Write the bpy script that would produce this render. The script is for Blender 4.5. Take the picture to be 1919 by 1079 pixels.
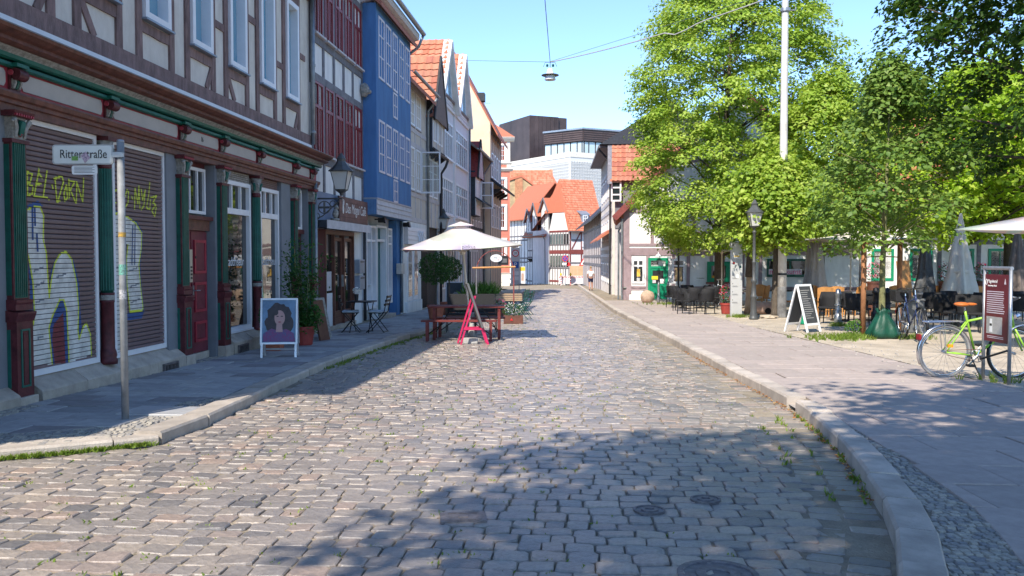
import bpy, bmesh, math, random
import numpy as np
from mathutils import Vector, Matrix
random.seed(7); RNG = np.random.default_rng(7)
R = math.radians
sc = bpy.context.scene
col = sc.collection
for _o in list(bpy.data.objects): bpy.data.objects.remove(_o)

# ---------------------------------------------------------------- camera, sky, sun, exposure
FPX, CX, CY, EYE, SL = 1600.0, 959.5, 539.5, 1.5, 0.0164     # focal length in photo pixels, eye height, street fall per metre
TH = math.atan((CY - 482.0) / FPX)
cam_d = bpy.data.cameras.new('camera'); cam = bpy.data.objects.new('camera', cam_d); col.objects.link(cam)
cam_d.sensor_width = 36.0; cam_d.lens = 36.0 * FPX / 1919.0
cam_d.clip_start = 0.1; cam_d.clip_end = 3000
cam.location = (0, 0, EYE); cam.rotation_euler = (math.pi / 2 - TH, 0, 0)
sc.camera = cam
SUN_EL = R(46.0); SUN_DX, SUN_DY = 0.43, 0.903                # light travels away from the camera and to the right
world = bpy.data.worlds.new('World'); sc.world = world; world.use_nodes = True
wn = world.node_tree.nodes; wl = world.node_tree.links
sky = wn.new('ShaderNodeTexSky'); sky.sky_type = 'NISHITA'; sky.sun_disc = False
sky.sun_elevation = SUN_EL
sky.sun_rotation = math.atan2(-SUN_DX, -SUN_DY)
sky.altitude = 1500; sky.air_density = 0.9; sky.dust_density = 0.0; sky.ozone_density = 4.5
wl.new(sky.outputs[0], wn['Background'].inputs[0]); wn['Background'].inputs[1].default_value = 0.145
sun_d = bpy.data.lights.new('sun', 'SUN'); sun = bpy.data.objects.new('sun', sun_d); col.objects.link(sun)
sun_d.energy = 3.0; sun_d.angle = R(0.53); sun_d.color = (1.0, 0.915, 0.79)
_l = Vector((SUN_DX * math.cos(SUN_EL), SUN_DY * math.cos(SUN_EL), -math.sin(SUN_EL)))
sun.rotation_euler = _l.to_track_quat('-Z', 'Y').to_euler(); sun.location = (-20, -40, 45)
sc.view_settings.view_transform = 'Standard'; sc.view_settings.look = 'None'
sc.view_settings.exposure = 1.32; sc.view_settings.gamma = 1.0
sc.render.engine = 'CYCLES'
sc.cycles.use_denoising = True; sc.cycles.max_bounces = 6; sc.cycles.transparent_max_bounces = 6
sc.cycles.diffuse_bounces = 3; sc.cycles.glossy_bounces = 3; sc.cycles.transmission_bounces = 3
sc.cycles.caustics_reflective = False; sc.cycles.caustics_refractive = False

# ---------------------------------------------------------------- geometry of the place
def gz(y): return -SL * y
def ray(px, py):
    a = (px - CX) / FPX; b = (CY - py) / FPX
    return a, math.cos(TH) + b * math.sin(TH), -math.sin(TH) + b * math.cos(TH)
def G(px, py, h=0.0):
    a, y, z = ray(px, py); t = (EYE - h) / (-z - SL * y)
    return Vector((t * a, t * y, EYE + t * z))
def atY(px, py, Y):
    a, y, z = ray(px, py); t = Y / y
    return Vector((t * a, Y, EYE + t * z))
def lerp(pts, y):
    if y <= pts[0][0]: return pts[0][1]
    for (a, b), (c, d) in zip(pts, pts[1:]):
        if y <= c: return b + (d - b) * (y - a) / (c - a)
    return pts[-1][1]

# ---------------------------------------------------------------- materials
MATS = {}
def nt(name):
    m = bpy.data.materials.new(name); m.use_nodes = True
    return m, m.node_tree.nodes, m.node_tree.links, m.node_tree.nodes['Principled BSDF']
def mat(name, c, rough=0.75, var=0.18, scale=5.0, bump=0.0, bscale=60.0, metal=0.0, spec=0.4, pv=0.0, c2=None, stretch=None):
    """procedural paint / plaster / timber: a base colour with blotches, fine grain relief and a small tint per object"""
    if name in MATS: return MATS[name]
    m, n, l, b = nt(name)
    tc = n.new('ShaderNodeTexCoord'); src = tc.outputs['Object']
    if stretch:
        mp = n.new('ShaderNodeMapping'); mp.inputs['Scale'].default_value = stretch; l.new(src, mp.inputs[0]); src = mp.outputs[0]
    nz = n.new('ShaderNodeTexNoise'); nz.inputs['Scale'].default_value = scale; nz.inputs['Detail'].default_value = 5; nz.inputs['Roughness'].default_value = 0.65
    l.new(src, nz.inputs['Vector'])
    rp = n.new('ShaderNodeValToRGB')
    c = tuple(c); d = tuple(c2) if c2 else tuple(max(0, x * (1 - 1.6 * var)) for x in c)
    rp.color_ramp.elements[0].position = 0.3; rp.color_ramp.elements[1].position = 0.68
    rp.color_ramp.elements[0].color = (*d, 1); rp.color_ramp.elements[1].color = (*[min(1, x * (1 + 0.35 * var)) for x in c], 1)
    l.new(nz.outputs[0], rp.inputs[0]); out = rp.outputs[0]
    if pv:
        oi = n.new('ShaderNodeObjectInfo'); mr = n.new('ShaderNodeMapRange')
        mr.inputs[3].default_value = 1 - pv; mr.inputs[4].default_value = 1 + pv; l.new(oi.outputs['Random'], mr.inputs[0])
        mx = n.new('ShaderNodeVectorMath'); mx.operation = 'SCALE'; l.new(out, mx.inputs[0]); l.new(mr.outputs[0], mx.inputs['Scale']); out = mx.outputs[0]
    l.new(out, b.inputs['Base Color'])
    b.inputs['Roughness'].default_value = rough; b.inputs['Metallic'].default_value = metal
    b.inputs['Specular IOR Level'].default_value = spec
    if bump:
        n2 = n.new('ShaderNodeTexNoise'); n2.inputs['Scale'].default_value = bscale; n2.inputs['Detail'].default_value = 4; l.new(src, n2.inputs['Vector'])
        bp = n.new('ShaderNodeBump'); bp.inputs['Strength'].default_value = bump; bp.inputs['Distance'].default_value = 0.02
        l.new(n2.outputs[0], bp.inputs['Height']); l.new(bp.outputs[0], b.inputs['Normal'])
    MATS[name] = m; return m
def glassm(name, c=(0.02, 0.028, 0.032), ior=1.7, rough=0.03, wob=0.004):
    if name in MATS: return MATS[name]
    m, n, l, b = nt(name)
    b.inputs['Base Color'].default_value = (*c, 1); b.inputs['Roughness'].default_value = rough; b.inputs['IOR'].default_value = ior
    tc = n.new('ShaderNodeTexCoord'); nz = n.new('ShaderNodeTexNoise'); nz.inputs['Scale'].default_value = 1.3
    l.new(tc.outputs['Object'], nz.inputs['Vector']); bp = n.new('ShaderNodeBump'); bp.inputs['Strength'].default_value = 0.15; bp.inputs['Distance'].default_value = wob * 5
    l.new(nz.outputs[0], bp.inputs['Height']); l.new(bp.outputs[0], b.inputs['Normal'])
    MATS[name] = m; return m
def clearm(name):
    if name in MATS: return MATS[name]
    m, n, l, b = nt(name); t = n.new('ShaderNodeBsdfTransparent'); t.inputs[0].default_value = (.88, .92, .92, 1); g = n.new('ShaderNodeBsdfGlossy'); g.inputs['Roughness'].default_value = .03
    f = n.new('ShaderNodeFresnel'); f.inputs[0].default_value = 1.6; mx = n.new('ShaderNodeMixShader'); l.new(f.outputs[0], mx.inputs[0]); l.new(t.outputs[0], mx.inputs[1]); l.new(g.outputs[0], mx.inputs[2]); l.new(mx.outputs[0], n['Material Output'].inputs[0])
    MATS[name] = m; return m
def rampmat(name, stops, per='island', rough=0.7, speck=0.25, sscale=45, bump=0.35, spec=0.4):
    """one of several natural stone / tile colours per piece, with speckle on top"""
    if name in MATS: return MATS[name]
    m, n, l, b = nt(name)
    if per == 'island': s = n.new('ShaderNodeNewGeometry').outputs['Random Per Island']
    else: s = n.new('ShaderNodeObjectInfo').outputs['Random']
    rp = n.new('ShaderNodeValToRGB'); rp.color_ramp.interpolation = 'CONSTANT'
    el = rp.color_ramp.elements
    while len(el) < len(stops): el.new(0.5)
    for i, cc in enumerate(stops): el[i].position = i / len(stops); el[i].color = (*cc, 1)
    l.new(s, rp.inputs[0])
    tc = n.new('ShaderNodeTexCoord'); nz = n.new('ShaderNodeTexNoise'); nz.inputs['Scale'].default_value = sscale; nz.inputs['Detail'].default_value = 6; nz.inputs['Roughness'].default_value = 0.7
    l.new(tc.outputs['Object'], nz.inputs['Vector'])
    mr = n.new('ShaderNodeMapRange'); mr.inputs[1].default_value = 0.3; mr.inputs[2].default_value = 0.7; mr.inputs[3].default_value = 1 - speck; mr.inputs[4].default_value = 1 + speck
    l.new(nz.outputs[0], mr.inputs[0])
    mx = n.new('ShaderNodeVectorMath'); mx.operation = 'SCALE'; l.new(rp.outputs[0], mx.inputs[0]); l.new(mr.outputs[0], mx.inputs['Scale'])
    l.new(mx.outputs[0], b.inputs['Base Color']); b.inputs['Roughness'].default_value = rough; b.inputs['Specular IOR Level'].default_value = spec
    if bump:
        bp = n.new('ShaderNodeBump'); bp.inputs['Strength'].default_value = bump; bp.inputs['Distance'].default_value = 0.01
        l.new(nz.outputs[0], bp.inputs['Height']); l.new(bp.outputs[0], b.inputs['Normal'])
    MATS[name] = m; return m
def leafm(name, a, b_, c, trans=0.35):
    if name in MATS: return MATS[name]
    m, n, l, b = nt(name)
    g = n.new('ShaderNodeNewGeometry'); rp = n.new('ShaderNodeValToRGB'); el = rp.color_ramp.elements
    el[0].color = (*a, 1); el[1].color = (*c, 1); e = el.new(0.5); e.color = (*b_, 1)
    tc = n.new('ShaderNodeTexCoord'); nz = n.new('ShaderNodeTexNoise'); nz.inputs['Scale'].default_value = 1.1; nz.inputs['Detail'].default_value = 2; l.new(tc.outputs['Object'], nz.inputs['Vector'])
    ma = n.new('ShaderNodeMath'); ma.operation = 'MULTIPLY_ADD'; ma.inputs[1].default_value = 1.5; ma.inputs[2].default_value = -.75; l.new(nz.outputs[0], ma.inputs[0])
    m2 = n.new('ShaderNodeMath'); m2.operation = 'MULTIPLY_ADD'; m2.inputs[1].default_value = .75; m2.inputs[2].default_value = .12; l.new(g.outputs['Random Per Island'], m2.inputs[0])
    m3 = n.new('ShaderNodeMath'); m3.use_clamp = True; l.new(ma.outputs[0], m3.inputs[0]); l.new(m2.outputs[0], m3.inputs[1])
    l.new(m3.outputs[0], rp.inputs[0]); l.new(rp.outputs[0], b.inputs['Base Color'])
    b.inputs['Roughness'].default_value = 0.5; b.inputs['Specular IOR Level'].default_value = 0.3
    t = n.new('ShaderNodeBsdfTranslucent'); hs = n.new('ShaderNodeHueSaturation'); hs.inputs['Value'].default_value = 1.5; hs.inputs['Saturation'].default_value = 1.05
    hs.inputs['Hue'].default_value = 0.49
    l.new(rp.outputs[0], hs.inputs['Color']); l.new(hs.outputs[0], t.inputs[0])
    mx = n.new('ShaderNodeMixShader'); mx.inputs[0].default_value = trans
    l.new(b.outputs[0], mx.inputs[1]); l.new(t.outputs[0], mx.inputs[2]); l.new(mx.outputs[0], n['Material Output'].inputs[0])
    MATS[name] = m; return m

# ---------------------------------------------------------------- mesh helpers
ZB = {}
def toproot(o):
    while o.parent is not None: o = o.parent
    return o
class MB:
    """collects shapes in facade coordinates: u along, w out of the wall, z up (local x = u, y = -w)"""
    def __init__(s): s.v = []; s.f = []
    def add(s, vs, fs):
        k = len(s.v); s.v += [(float(a), float(b), float(c)) for a, b, c in vs]; s.f += [tuple(i + k for i in q) for q in fs]; return s
    def box(s, u0, u1, w0, w1, z0, z1):
        if u0 > u1: u0, u1 = u1, u0
        if w0 > w1: w0, w1 = w1, w0
        return s.add([(u0, -w1, z0), (u1, -w1, z0), (u1, -w0, z0), (u0, -w0, z0), (u0, -w1, z1), (u1, -w1, z1), (u1, -w0, z1), (u0, -w0, z1)],
                     [(0, 3, 2, 1), (4, 5, 6, 7), (0, 1, 5, 4), (1, 2, 6, 5), (2, 3, 7, 6), (3, 0, 4, 7)])
    def bar(s, p, q, wd, w0, w1):
        """a straight timber in the wall plane from p to q (u,z), wd wide"""
        d = Vector((q[0] - p[0], q[1] - p[1])); n = Vector((-d.y, d.x)).normalized() * wd / 2
        c = [(p[0] - n.x, p[1] - n.y), (q[0] - n.x, q[1] - n.y), (q[0] + n.x, q[1] + n.y), (p[0] + n.x, p[1] + n.y)]
        return s.poly(c, w0, w1)
    def poly(s, c, w0, w1):
        """polygon in (u,z), any winding, extruded from w0 to w1"""
        A = sum(c[i][0] * c[(i + 1) % len(c)][1] - c[(i + 1) % len(c)][0] * c[i][1] for i in range(len(c)))
        if A < 0: c = c[::-1]
        n = len(c); lo, hi = min(w0, w1), max(w0, w1)
        vs = [(u, -hi, z) for u, z in c] + [(u, -lo, z) for u, z in c]
        fs = [tuple(range(n)), tuple(range(2 * n - 1, n - 1, -1))] + [(i, i + n, (i + 1) % n + n, (i + 1) % n) for i in range(n)]
        return s.add(vs, fs)
    def prof(s, c, u0, u1):
        """closed outline in (w,z) extruded along u"""
        A = sum(c[i][0] * c[(i + 1) % len(c)][1] - c[(i + 1) % len(c)][0] * c[i][1] for i in range(len(c)))
        if A > 0: c = c[::-1]
        n = len(c)
        vs = [(u0, -w, z) for w, z in c] + [(u1, -w, z) for w, z in c]
        fs = [tuple(range(n - 1, -1, -1)), tuple(range(n, 2 * n))] + [(i, (i + 1) % n, (i + 1) % n + n, i + n) for i in range(n)]
        return s.add(vs, fs)
    def lathe(s, pr, cu=0, cw=0, n=14, a0=0.0):
        k = len(s.v)
        for r, z in pr:
            for i in range(n):
                a = a0 + 2 * math.pi * i / n; s.v.append((cu + r * math.cos(a), -cw + r * math.sin(a), z))
        for j in range(len(pr) - 1):
            for i in range(n):
                s.f.append((k + j * n + i, k + j * n + (i + 1) % n, k + (j + 1) * n + (i + 1) % n, k + (j + 1) * n + i))
        s.f.append(tuple(k + i for i in range(n - 1, -1, -1))); s.f.append(tuple(k + (len(pr) - 1) * n + i for i in range(n)))
        return s
    def tube(s, pts, r, n=6, closed=False):
        """pts in (u,w,z); r number or list"""
        P = [Vector((p[0], -p[1], p[2])) for p in pts]; m = len(P)
        rs = r if isinstance(r, (list, tuple)) else [r] * m
        k = len(s.v); up = Vector((0, 0, 1))
        for i in range(m):
            if closed: t = P[(i + 1) % m] - P[i - 1]
            else: t = P[min(i + 1, m - 1)] - P[max(i - 1, 0)]
            t.normalize(); ref = up if abs(t.z) < 0.9 else Vector((1, 0, 0))
            a = t.cross(ref).normalized(); b = t.cross(a)
            if i and a.dot(pa) < 0 and abs(a.dot(pa)) > abs(a.dot(pb)): a, b = -a, -b
            elif i and abs(a.dot(pa)) < 0.6:
                a = (pa - t * pa.dot(t)).normalized(); b = t.cross(a)
            pa, pb = a, b
            for j in range(n):
                q = 2 * math.pi * j / n; s.v.append(tuple(P[i] + (a * math.cos(q) + b * math.sin(q)) * rs[i]))
        for i in range(m if closed else m - 1):
            i2 = (i + 1) % m
            for j in range(n): s.f.append((k + i * n + j, k + i2 * n + j, k + i2 * n + (j + 1) % n, k + i * n + (j + 1) % n))
        if not closed:
            s.f.append(tuple(k + j for j in range(n))); s.f.append(tuple(k + (m - 1) * n + j for j in range(n - 1, -1, -1)))
        return s
    def frame(s, u0, u1, z0, z1, t, w0, w1):
        s.box(u0, u1, w0, w1, z0, z0 + t); s.box(u0, u1, w0, w1, z1 - t, z1)
        s.box(u0, u0 + t, w0, w1, z0 + t, z1 - t); s.box(u1 - t, u1, w0, w1, z0 + t, z1 - t); return s
    def blob(s, c, r, seed=0, sub=2, amp=0.12, fr=2.0):
        bm = bmesh.new(); bmesh.ops.create_icosphere(bm, subdivisions=sub, radius=1.0)
        rr = r if isinstance(r, (list, tuple)) else (r, r, r)
        from mathutils import noise
        k = len(s.v)
        for v in bm.verts:
            q = 1 + amp * noise.noise(v.co * fr + Vector((seed * 3.1, seed, 0)))
            s.v.append((c[0] + v.co.x * rr[0] * q, -c[1] + v.co.y * rr[1] * q, c[2] + v.co.z * rr[2] * q))
        s.f += [tuple(k + v.index for v in f.verts) for f in bm.faces]; bm.free(); return s
    def mesh(s, name, m, dz=0.0, smooth=False):
        me = bpy.data.meshes.new(name)
        me.from_pydata([(x, y, z - dz) for x, y, z in s.v] if dz else s.v, [], s.f)
        me.update()
        if m is not None: me.materials.append(m)
        if smooth: me.polygons.foreach_set('use_smooth', [True] * len(me.polygons))
        return me
    def build(s, name, m, parent=None, smooth=False, bev=0.0, label=None):
        dz = ZB.get(toproot(parent).name, 0.0) if parent is not None else 0.0
        o = bpy.data.objects.new(name, s.mesh(name, m, dz, smooth)); col.objects.link(o)
        if parent is not None: o.parent = parent
        if bev:
            md = o.modifiers.new('bevel', 'BEVEL'); md.width = bev; md.segments = 2; md.limit_method = 'ANGLE'; md.angle_limit = R(40)
        if label: o['label'] = label
        return o
def autosmooth(o, ang=40):
    me = o.data; me.polygons.foreach_set('use_smooth', [True] * len(me.polygons))
    bm = bmesh.new(); bm.from_mesh(me)
    for e in bm.edges: e.smooth = e.calc_face_angle(0.0) < R(ang)
    bm.to_mesh(me); bm.free(); return o
def thing(name, label, cat, loc=(0, 0, 0), rotz=0.0, group=None, zb=0.0):
    o = bpy.data.objects.new(name, None); col.objects.link(o); o.empty_display_size = 0.2
    o.location = loc; o.rotation_euler = (0, 0, rotz); o['label'] = label; o['category'] = cat
    if group: o['group'] = group
    ZB[o.name] = zb; return o
def tag(o, label, cat, group=None):
    o['label'] = label; o['category'] = cat
    if group: o['group'] = group
    return o
def stuff(o, label=None, cat=None):
    o['kind'] = 'stuff'
    if label: o['label'] = label
    if cat: o['category'] = cat
    return o
def structure(o): o['kind'] = 'structure'; return o
def copy_tree(o, parent=None):
    c = o.copy(); col.objects.link(c); c.parent = parent
    if o.name in ZB: ZB[c.name] = ZB[o.name]
    for ch in list(o.children): copy_tree(ch, c)
    return c
def place(o, loc, rz=None, label=None):
    o.location = loc
    if rz is not None: o.rotation_euler = (0, 0, rz)
    if label: o['label'] = label
    return o
_FONT_CACHE = {}
def text_obj(s, size, m, parent, u, w, z, name='lettering', sx=1.0, shear=0.0, align='CENTER', depth=0.002, rot=0.0):
    cu = bpy.data.curves.new('t', 'FONT'); cu.body = s; cu.size = size; cu.align_x = align; cu.align_y = 'CENTER'; cu.extrude = depth; cu.shear = shear
    t = bpy.data.objects.new('t', cu); col.objects.link(t); bpy.context.view_layer.update()
    me = bpy.data.meshes.new_from_object(t); bpy.data.objects.remove(t); bpy.data.curves.remove(cu)
    me.name = name; me.materials.clear(); me.materials.append(m)
    dz = ZB.get(toproot(parent).name, 0.0)
    me.transform(Matrix.Translation((u, -w, z - dz)) @ Matrix.Rotation(rot, 4, 'Y') @ Matrix.Rotation(math.pi / 2, 4, 'X') @ Matrix.Diagonal((sx, 1, 1, 1)))
    o = bpy.data.objects.new(name, me); col.objects.link(o); o.parent = parent; return o
class Fac:
    """a wall line from p to q seen from outside left to right"""
    def __init__(s, p, q):
        s.p = Vector(p); s.e = (Vector(q) - s.p); s.L = s.e.length; s.e.normalize(); s.o = Vector((s.e.y, -s.e.x)); s.rz = math.atan2(s.e.y, s.e.x)
    def at(s, px, py, w=0.0):
        a, y, z = ray(px, py); d = Vector((a, y)); p = s.p + s.o * w; t = p.dot(s.o) / d.dot(s.o)
        return ((d * t - p).dot(s.e), EYE + t * z)
    def u(s, px, w=0.0): return s.at(px, 482, w)[0]
    def root(s, name, label, cat='house', group=None):
        zb = gz(s.p.y); return thing(name, label, cat, (s.p.x, s.p.y, zb), s.rz, group, zb)

# ---------------------------------------------------------------- shared building parts
def window(par, u0, u1, z0, z1, w, mf, mg, ft=0.05, bars=(), rails=(), bt=0.03, sill=None, dep=0.05, name='window', surround=None, pane_in=0.02, split=True):
    """frame with mullions at fractions bars and transoms at fractions rails; every pane a sub-part"""
    b = MB().frame(u0, u1, z0, z1, ft, w - dep, w + dep * 0.4)
    us = [u0 + ft] + [u0 + (u1 - u0) * t for t in bars] + [u1 - ft]
    zs = [z0 + ft] + [z0 + (z1 - z0) * t for t in rails] + [z1 - ft]
    for x in us[1:-1]: b.box(x - bt / 2, x + bt / 2, w - dep * 0.8, w + dep * 0.25, z0 + ft, z1 - ft)
    for x in zs[1:-1]: b.box(u0 + ft, u1 - ft, w - dep * 0.8, w + dep * 0.3, x - bt / 2, x + bt / 2)
    o = b.build(name, mf, par)
    if split:
        for i in range(len(us) - 1):
            for j in range(len(zs) - 1):
                MB().box(us[i], us[i + 1], w - pane_in - 0.006, w - pane_in, zs[j], zs[j + 1]).build('pane', mg, o)
    else: MB().box(us[0], us[-1], w - pane_in - 0.006, w - pane_in, zs[0], zs[-1]).build('pane', mg, o)
    if sill: MB().box(u0 - 0.04, u1 + 0.04, w - dep, w + sill[0], z0 - sill[1], z0 - 0.002).build('sill', sill[2] if len(sill) > 2 else mf, o)
    if surround: MB().frame(u0 - surround[0], u1 + surround[0], z0 - surround[0], z1 + surround[0], surround[0] - 0.003, w - dep, w + surround[1]).build('surround', surround[2], o)
    return o
def timber(par, p, q, wd, w0, w1, m, name='timber'):
    # hand-hewn: a little uneven along its length
    d = Vector((q[0] - p[0], q[1] - p[1])); L = d.length; n = Vector((-d.y, d.x)).normalized()
    k = 3 if L > 0.5 else 1; lo = []; hi = []
    for i in range(k + 1):
        t = i / k; c = Vector(p) + d * t
        j = 0 if i in (0, k) else wd * 0.06
        lo.append(tuple(c - n * (wd / 2 + random.uniform(-j, j)))); hi.append(tuple(c + n * (wd / 2 + random.uniform(-j, j))))
    return MB().poly(lo + hi[::-1], w0, w1).build(name, m, par)
def tiles(par, p, a, b, na, nb, m, name='roof_tile', th=0.03, lift=0.05, one=None, kind='pan'):
    """lay tiles from corner p along a (courses) and up b; local xyz vectors"""
    p, a, b = Vector(p), Vector(a), Vector(b); da = a / na; db = b / nb; n = da.cross(db).normalized()
    if n.z < 0: n = -n
    out = []
    seg = 4
    def tile_geo(o):
        vs = []; fs = []
        prof = [(-0.02, 0.0), (0.22, 0.6), (0.5, 0.15), (0.8, -0.2), (1.02, 0.0)] if kind == 'pan' else [(0.0, 0.0), (0.99, 0.0)]
        for (t, h) in prof:
            for e, up in ((-0.12, lift), (1.0, 0.004)):
                q = o + da * t + db * e + n * (up + h * th); vs.append(q)
        for i in range(len(prof) - 1): fs.append((2 * i, 2 * i + 2, 2 * i + 3, 2 * i + 1))
        k = len(vs)                                   # front lip
        for (t, h) in prof: vs.append(o + da * t + db * -0.12 + n * (lift + h * th - 0.03))
        for i in range(len(prof) - 1): fs.append((k + i, k + i + 1, 2 * i + 2, 2 * i))
        return vs, fs
    dz = ZB.get(toproot(par).name, 0.0)
    if one:
        mb = MB()
        for j in range(nb):
            for i in range(na):
                vs, fs = tile_geo(p + da * i + db * j); mb.add([tuple(v) for v in vs], fs)
        o = mb.build(one, m, par); o['kind'] = 'stuff'; return o
    vs, fs = tile_geo(Vector((0, 0, 0))); me = MB().add([tuple(v) for v in vs], fs).mesh(name, m)
    for j in range(nb):
        for i in range(na):
            o = bpy.data.objects.new(name, me); col.objects.link(o); o.parent = par
            o.location = p + da * i + db * j + Vector((0, 0, -dz))
# ================================================================ the ground
XR = [(0.5, -0.4), (2.0, 0.75), (3.0, 1.4), (4.2, 1.92), (4.86, 2.2), (5.68, 2.41), (6.97, 2.72), (8.6, 2.98), (9.6, 3.06), (12.2, 3.12), (15, 3.22), (19.7, 3.37), (32, 3.76), (73, 5.98), (95, 7.2)]
XL = [(-6, -12), (3.8, -10), (6.73, -4.07), (6.97, -3.6), (7.36, -3.06), (8.3, -2.95), (10.77, -2.95), (13, -2.9), (14.8, -2.76), (18.2, -2.4), (20.3, -2.05), (46.3, .36), (71, 1.18), (73, 0.2), (76, -3), (98, -3)]
def xr(y): return lerp(XR, y)
def xl(y): return lerp(XL, y)
def front_left(y): return -6.0 + .0722 * y if y < 19.5 else -6.326 + .09 * y
GRANITE = [(0.256, 0.22, 0.191), (0.295, 0.252, 0.213), (0.267, 0.233, 0.205), (0.314, 0.265, 0.221), (0.172, 0.157, 0.148), (0.291, 0.247, 0.211), (0.338, 0.257, 0.205), (0.279, 0.241, 0.211), (0.238, 0.209, 0.187), (0.356, 0.296, 0.239), (0.201, 0.181, 0.167), (0.309, 0.246, 0.205), (0.285, 0.247, 0.216), (0.262, 0.228, 0.203)]
m_cob_i = rampmat('granite_sett_island', GRANITE, 'island', rough=0.36, spec=.8, speck=.27, sscale=26, bump=.9)
m_cob_o = rampmat('granite_sett', GRANITE, 'object', rough=0.36, spec=.8, speck=.27, sscale=26, bump=.9)
m_joint = mat('sandy_joint', (.33, .275, .20), .95, .35, 3.0, .6, 60, c2=(.17, .145, .105))
m_kerb = mat('kerb_granite', (.48, .42, .355), .8, .22, 3.5, .4, 70, pv=.1)
m_kerbg = mat('kerb_granite_grey', (.50, .435, .37), .8, .22, 3.5, .4, 70, pv=.12)
m_slab = rampmat('concrete_slab', [(.37, .31, .275), (.39, .327, .29), (.355, .30, .265), (.40, .333, .293)], 'object', rough=.85, speck=.16, sscale=7, bump=.15)
m_slabl = rampmat('old_concrete_slab', [(.36, .345, .335), (.31, .30, .295), (.39, .375, .355), (.24, .22, .215), (.34, .33, .32), (.37, .355, .34), (.27, .26, .255), (.33, .32, .31)], 'object', rough=.85, speck=.2, sscale=6, bump=.2)
m_mos = rampmat('mosaic_stone', [(.30, .28, .25), (.36, .33, .28), (.25, .24, .23), (.40, .36, .30)], 'island', rough=.8, speck=.25, sscale=30, bump=.3)
m_sand = mat('sandy_gravel', (.52, .44, .34), .95, .3, 1.6, .6, 90, c2=(.33, .28, .215))
m_earth = mat('pale_ground', (.30, .28, .25), .95, .3, .4, .3, 20)
m_iron = mat('cast_iron', (.21, .19, .19), .55, .3, 20, .3, 60, metal=.6)
m_grass = leafm('joint_grass', (.10, .17, .02), (.16, .24, .03), (.24, .30, .06), .3)

def sheet(name, pts, m, h, nseg=1):
    me = bpy.data.meshes.new(name); me.from_pydata([(x, y, gz(y) + h) for x, y in pts], [], [tuple(range(len(pts)))]); me.update(); me.materials.append(m)
    o = bpy.data.objects.new(name, me); col.objects.link(o); return o
def strip(name, f0, f1, ys, m, h0, h1=None):
    vs = []; fs = []
    for y in ys: vs += [(f0(y), y, gz(y) + h0), (f1(y), y, gz(y) + (h0 if h1 is None else h1))]
    for i in range(len(ys) - 1): fs.append((2 * i, 2 * i + 1, 2 * i + 3, 2 * i + 2))
    me = bpy.data.meshes.new(name); me.from_pydata(vs, [], fs); me.update(); me.materials.append(m)
    o = bpy.data.objects.new(name, me); col.objects.link(o); return o
ground = structure(sheet('ground', [(-900, -120), (900, -120), (900, 1400), (-900, 1400)], m_earth, -0.12))
YS = [-6, 0.5, 2, 3, 3.8, 4.2, 4.86, 5.68, 6.2, 6.73, 6.97, 7.36, 8.3, 8.6, 9.6, 10.77, 12.2, 13, 14.8, 18.2, 20.3, 26, 32, 40, 46.3, 60, 71, 73, 76, 85, 98]
road = structure(strip('road', lambda y: xl(y) - .15, lambda y: xr(y) + .1 if y > .6 else 4, YS, m_joint, -0.0145))

# ---- setts: one granite stone at a time; the 300 largest in view are pieces of their own
def sett_geo(c4, h, tilt, near):
    """c4: four plan corners ccw; returns verts (world) and faces"""
    cx = sum(p[0] for p in c4) / 4; cy = sum(p[1] for p in c4) / 4
    def z(x, y, k): return gz(y) + h + k + tilt[0] * (x - cx) + tilt[1] * (y - cy)
    ring = []
    for i in range(4):
        p = c4[i]; a = c4[i - 1]; b = c4[(i + 1) % 4]; r = .09 + .08 * random.random()
        ring.append((p[0] + (a[0] - p[0]) * r, p[1] + (a[1] - p[1]) * r)); ring.append((p[0] + (b[0] - p[0]) * r, p[1] + (b[1] - p[1]) * r))
    if near:
        k2 = .80; vs = [(x, y, z(x, y, -.06)) for x, y in ring] + [(x, y, z(x, y, -.016)) for x, y in ring]
        vs += [(cx + (x - cx) * .975, cy + (y - cy) * .975, z(x, y, -.005 + random.uniform(-.002, .002))) for x, y in ring]
        vs += [(cx + (x - cx) * .91, cy + (y - cy) * .91, z(x, y, random.uniform(-.0025, .002))) for x, y in ring] + [(cx, cy, z(cx, cy, random.uniform(-.002, .004)))]
        fs = []
        for r in range(3):
            for i in range(8): j = (i + 1) % 8; fs.append((r * 8 + i, r * 8 + j, r * 8 + 8 + j, r * 8 + 8 + i))
        fs += [(24 + i, 24 + (i + 1) % 8, 32) for i in range(8)]
    else:
        vs = [(x, y, z(x, y, -.03)) for x, y in c4] + [(cx + (x - cx) * .9, cy + (y - cy) * .9, z(x, y, .0)) for x, y in c4]
        fs = [(i, (i + 1) % 4, 4 + (i + 1) % 4, 4 + i) for i in range(4)] + [(4, 5, 6, 7)]
    return vs, fs
def pixel_of(x, y, z):
    z -= EYE; d = y * math.cos(TH) - z * math.sin(TH); u = y * math.sin(TH) + z * math.cos(TH)
    return (CX + FPX * x / d, CY - FPX * u / d) if d > .1 else (-1e9, -1e9)
setts = []
DX, DY = .0847, .9964
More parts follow.
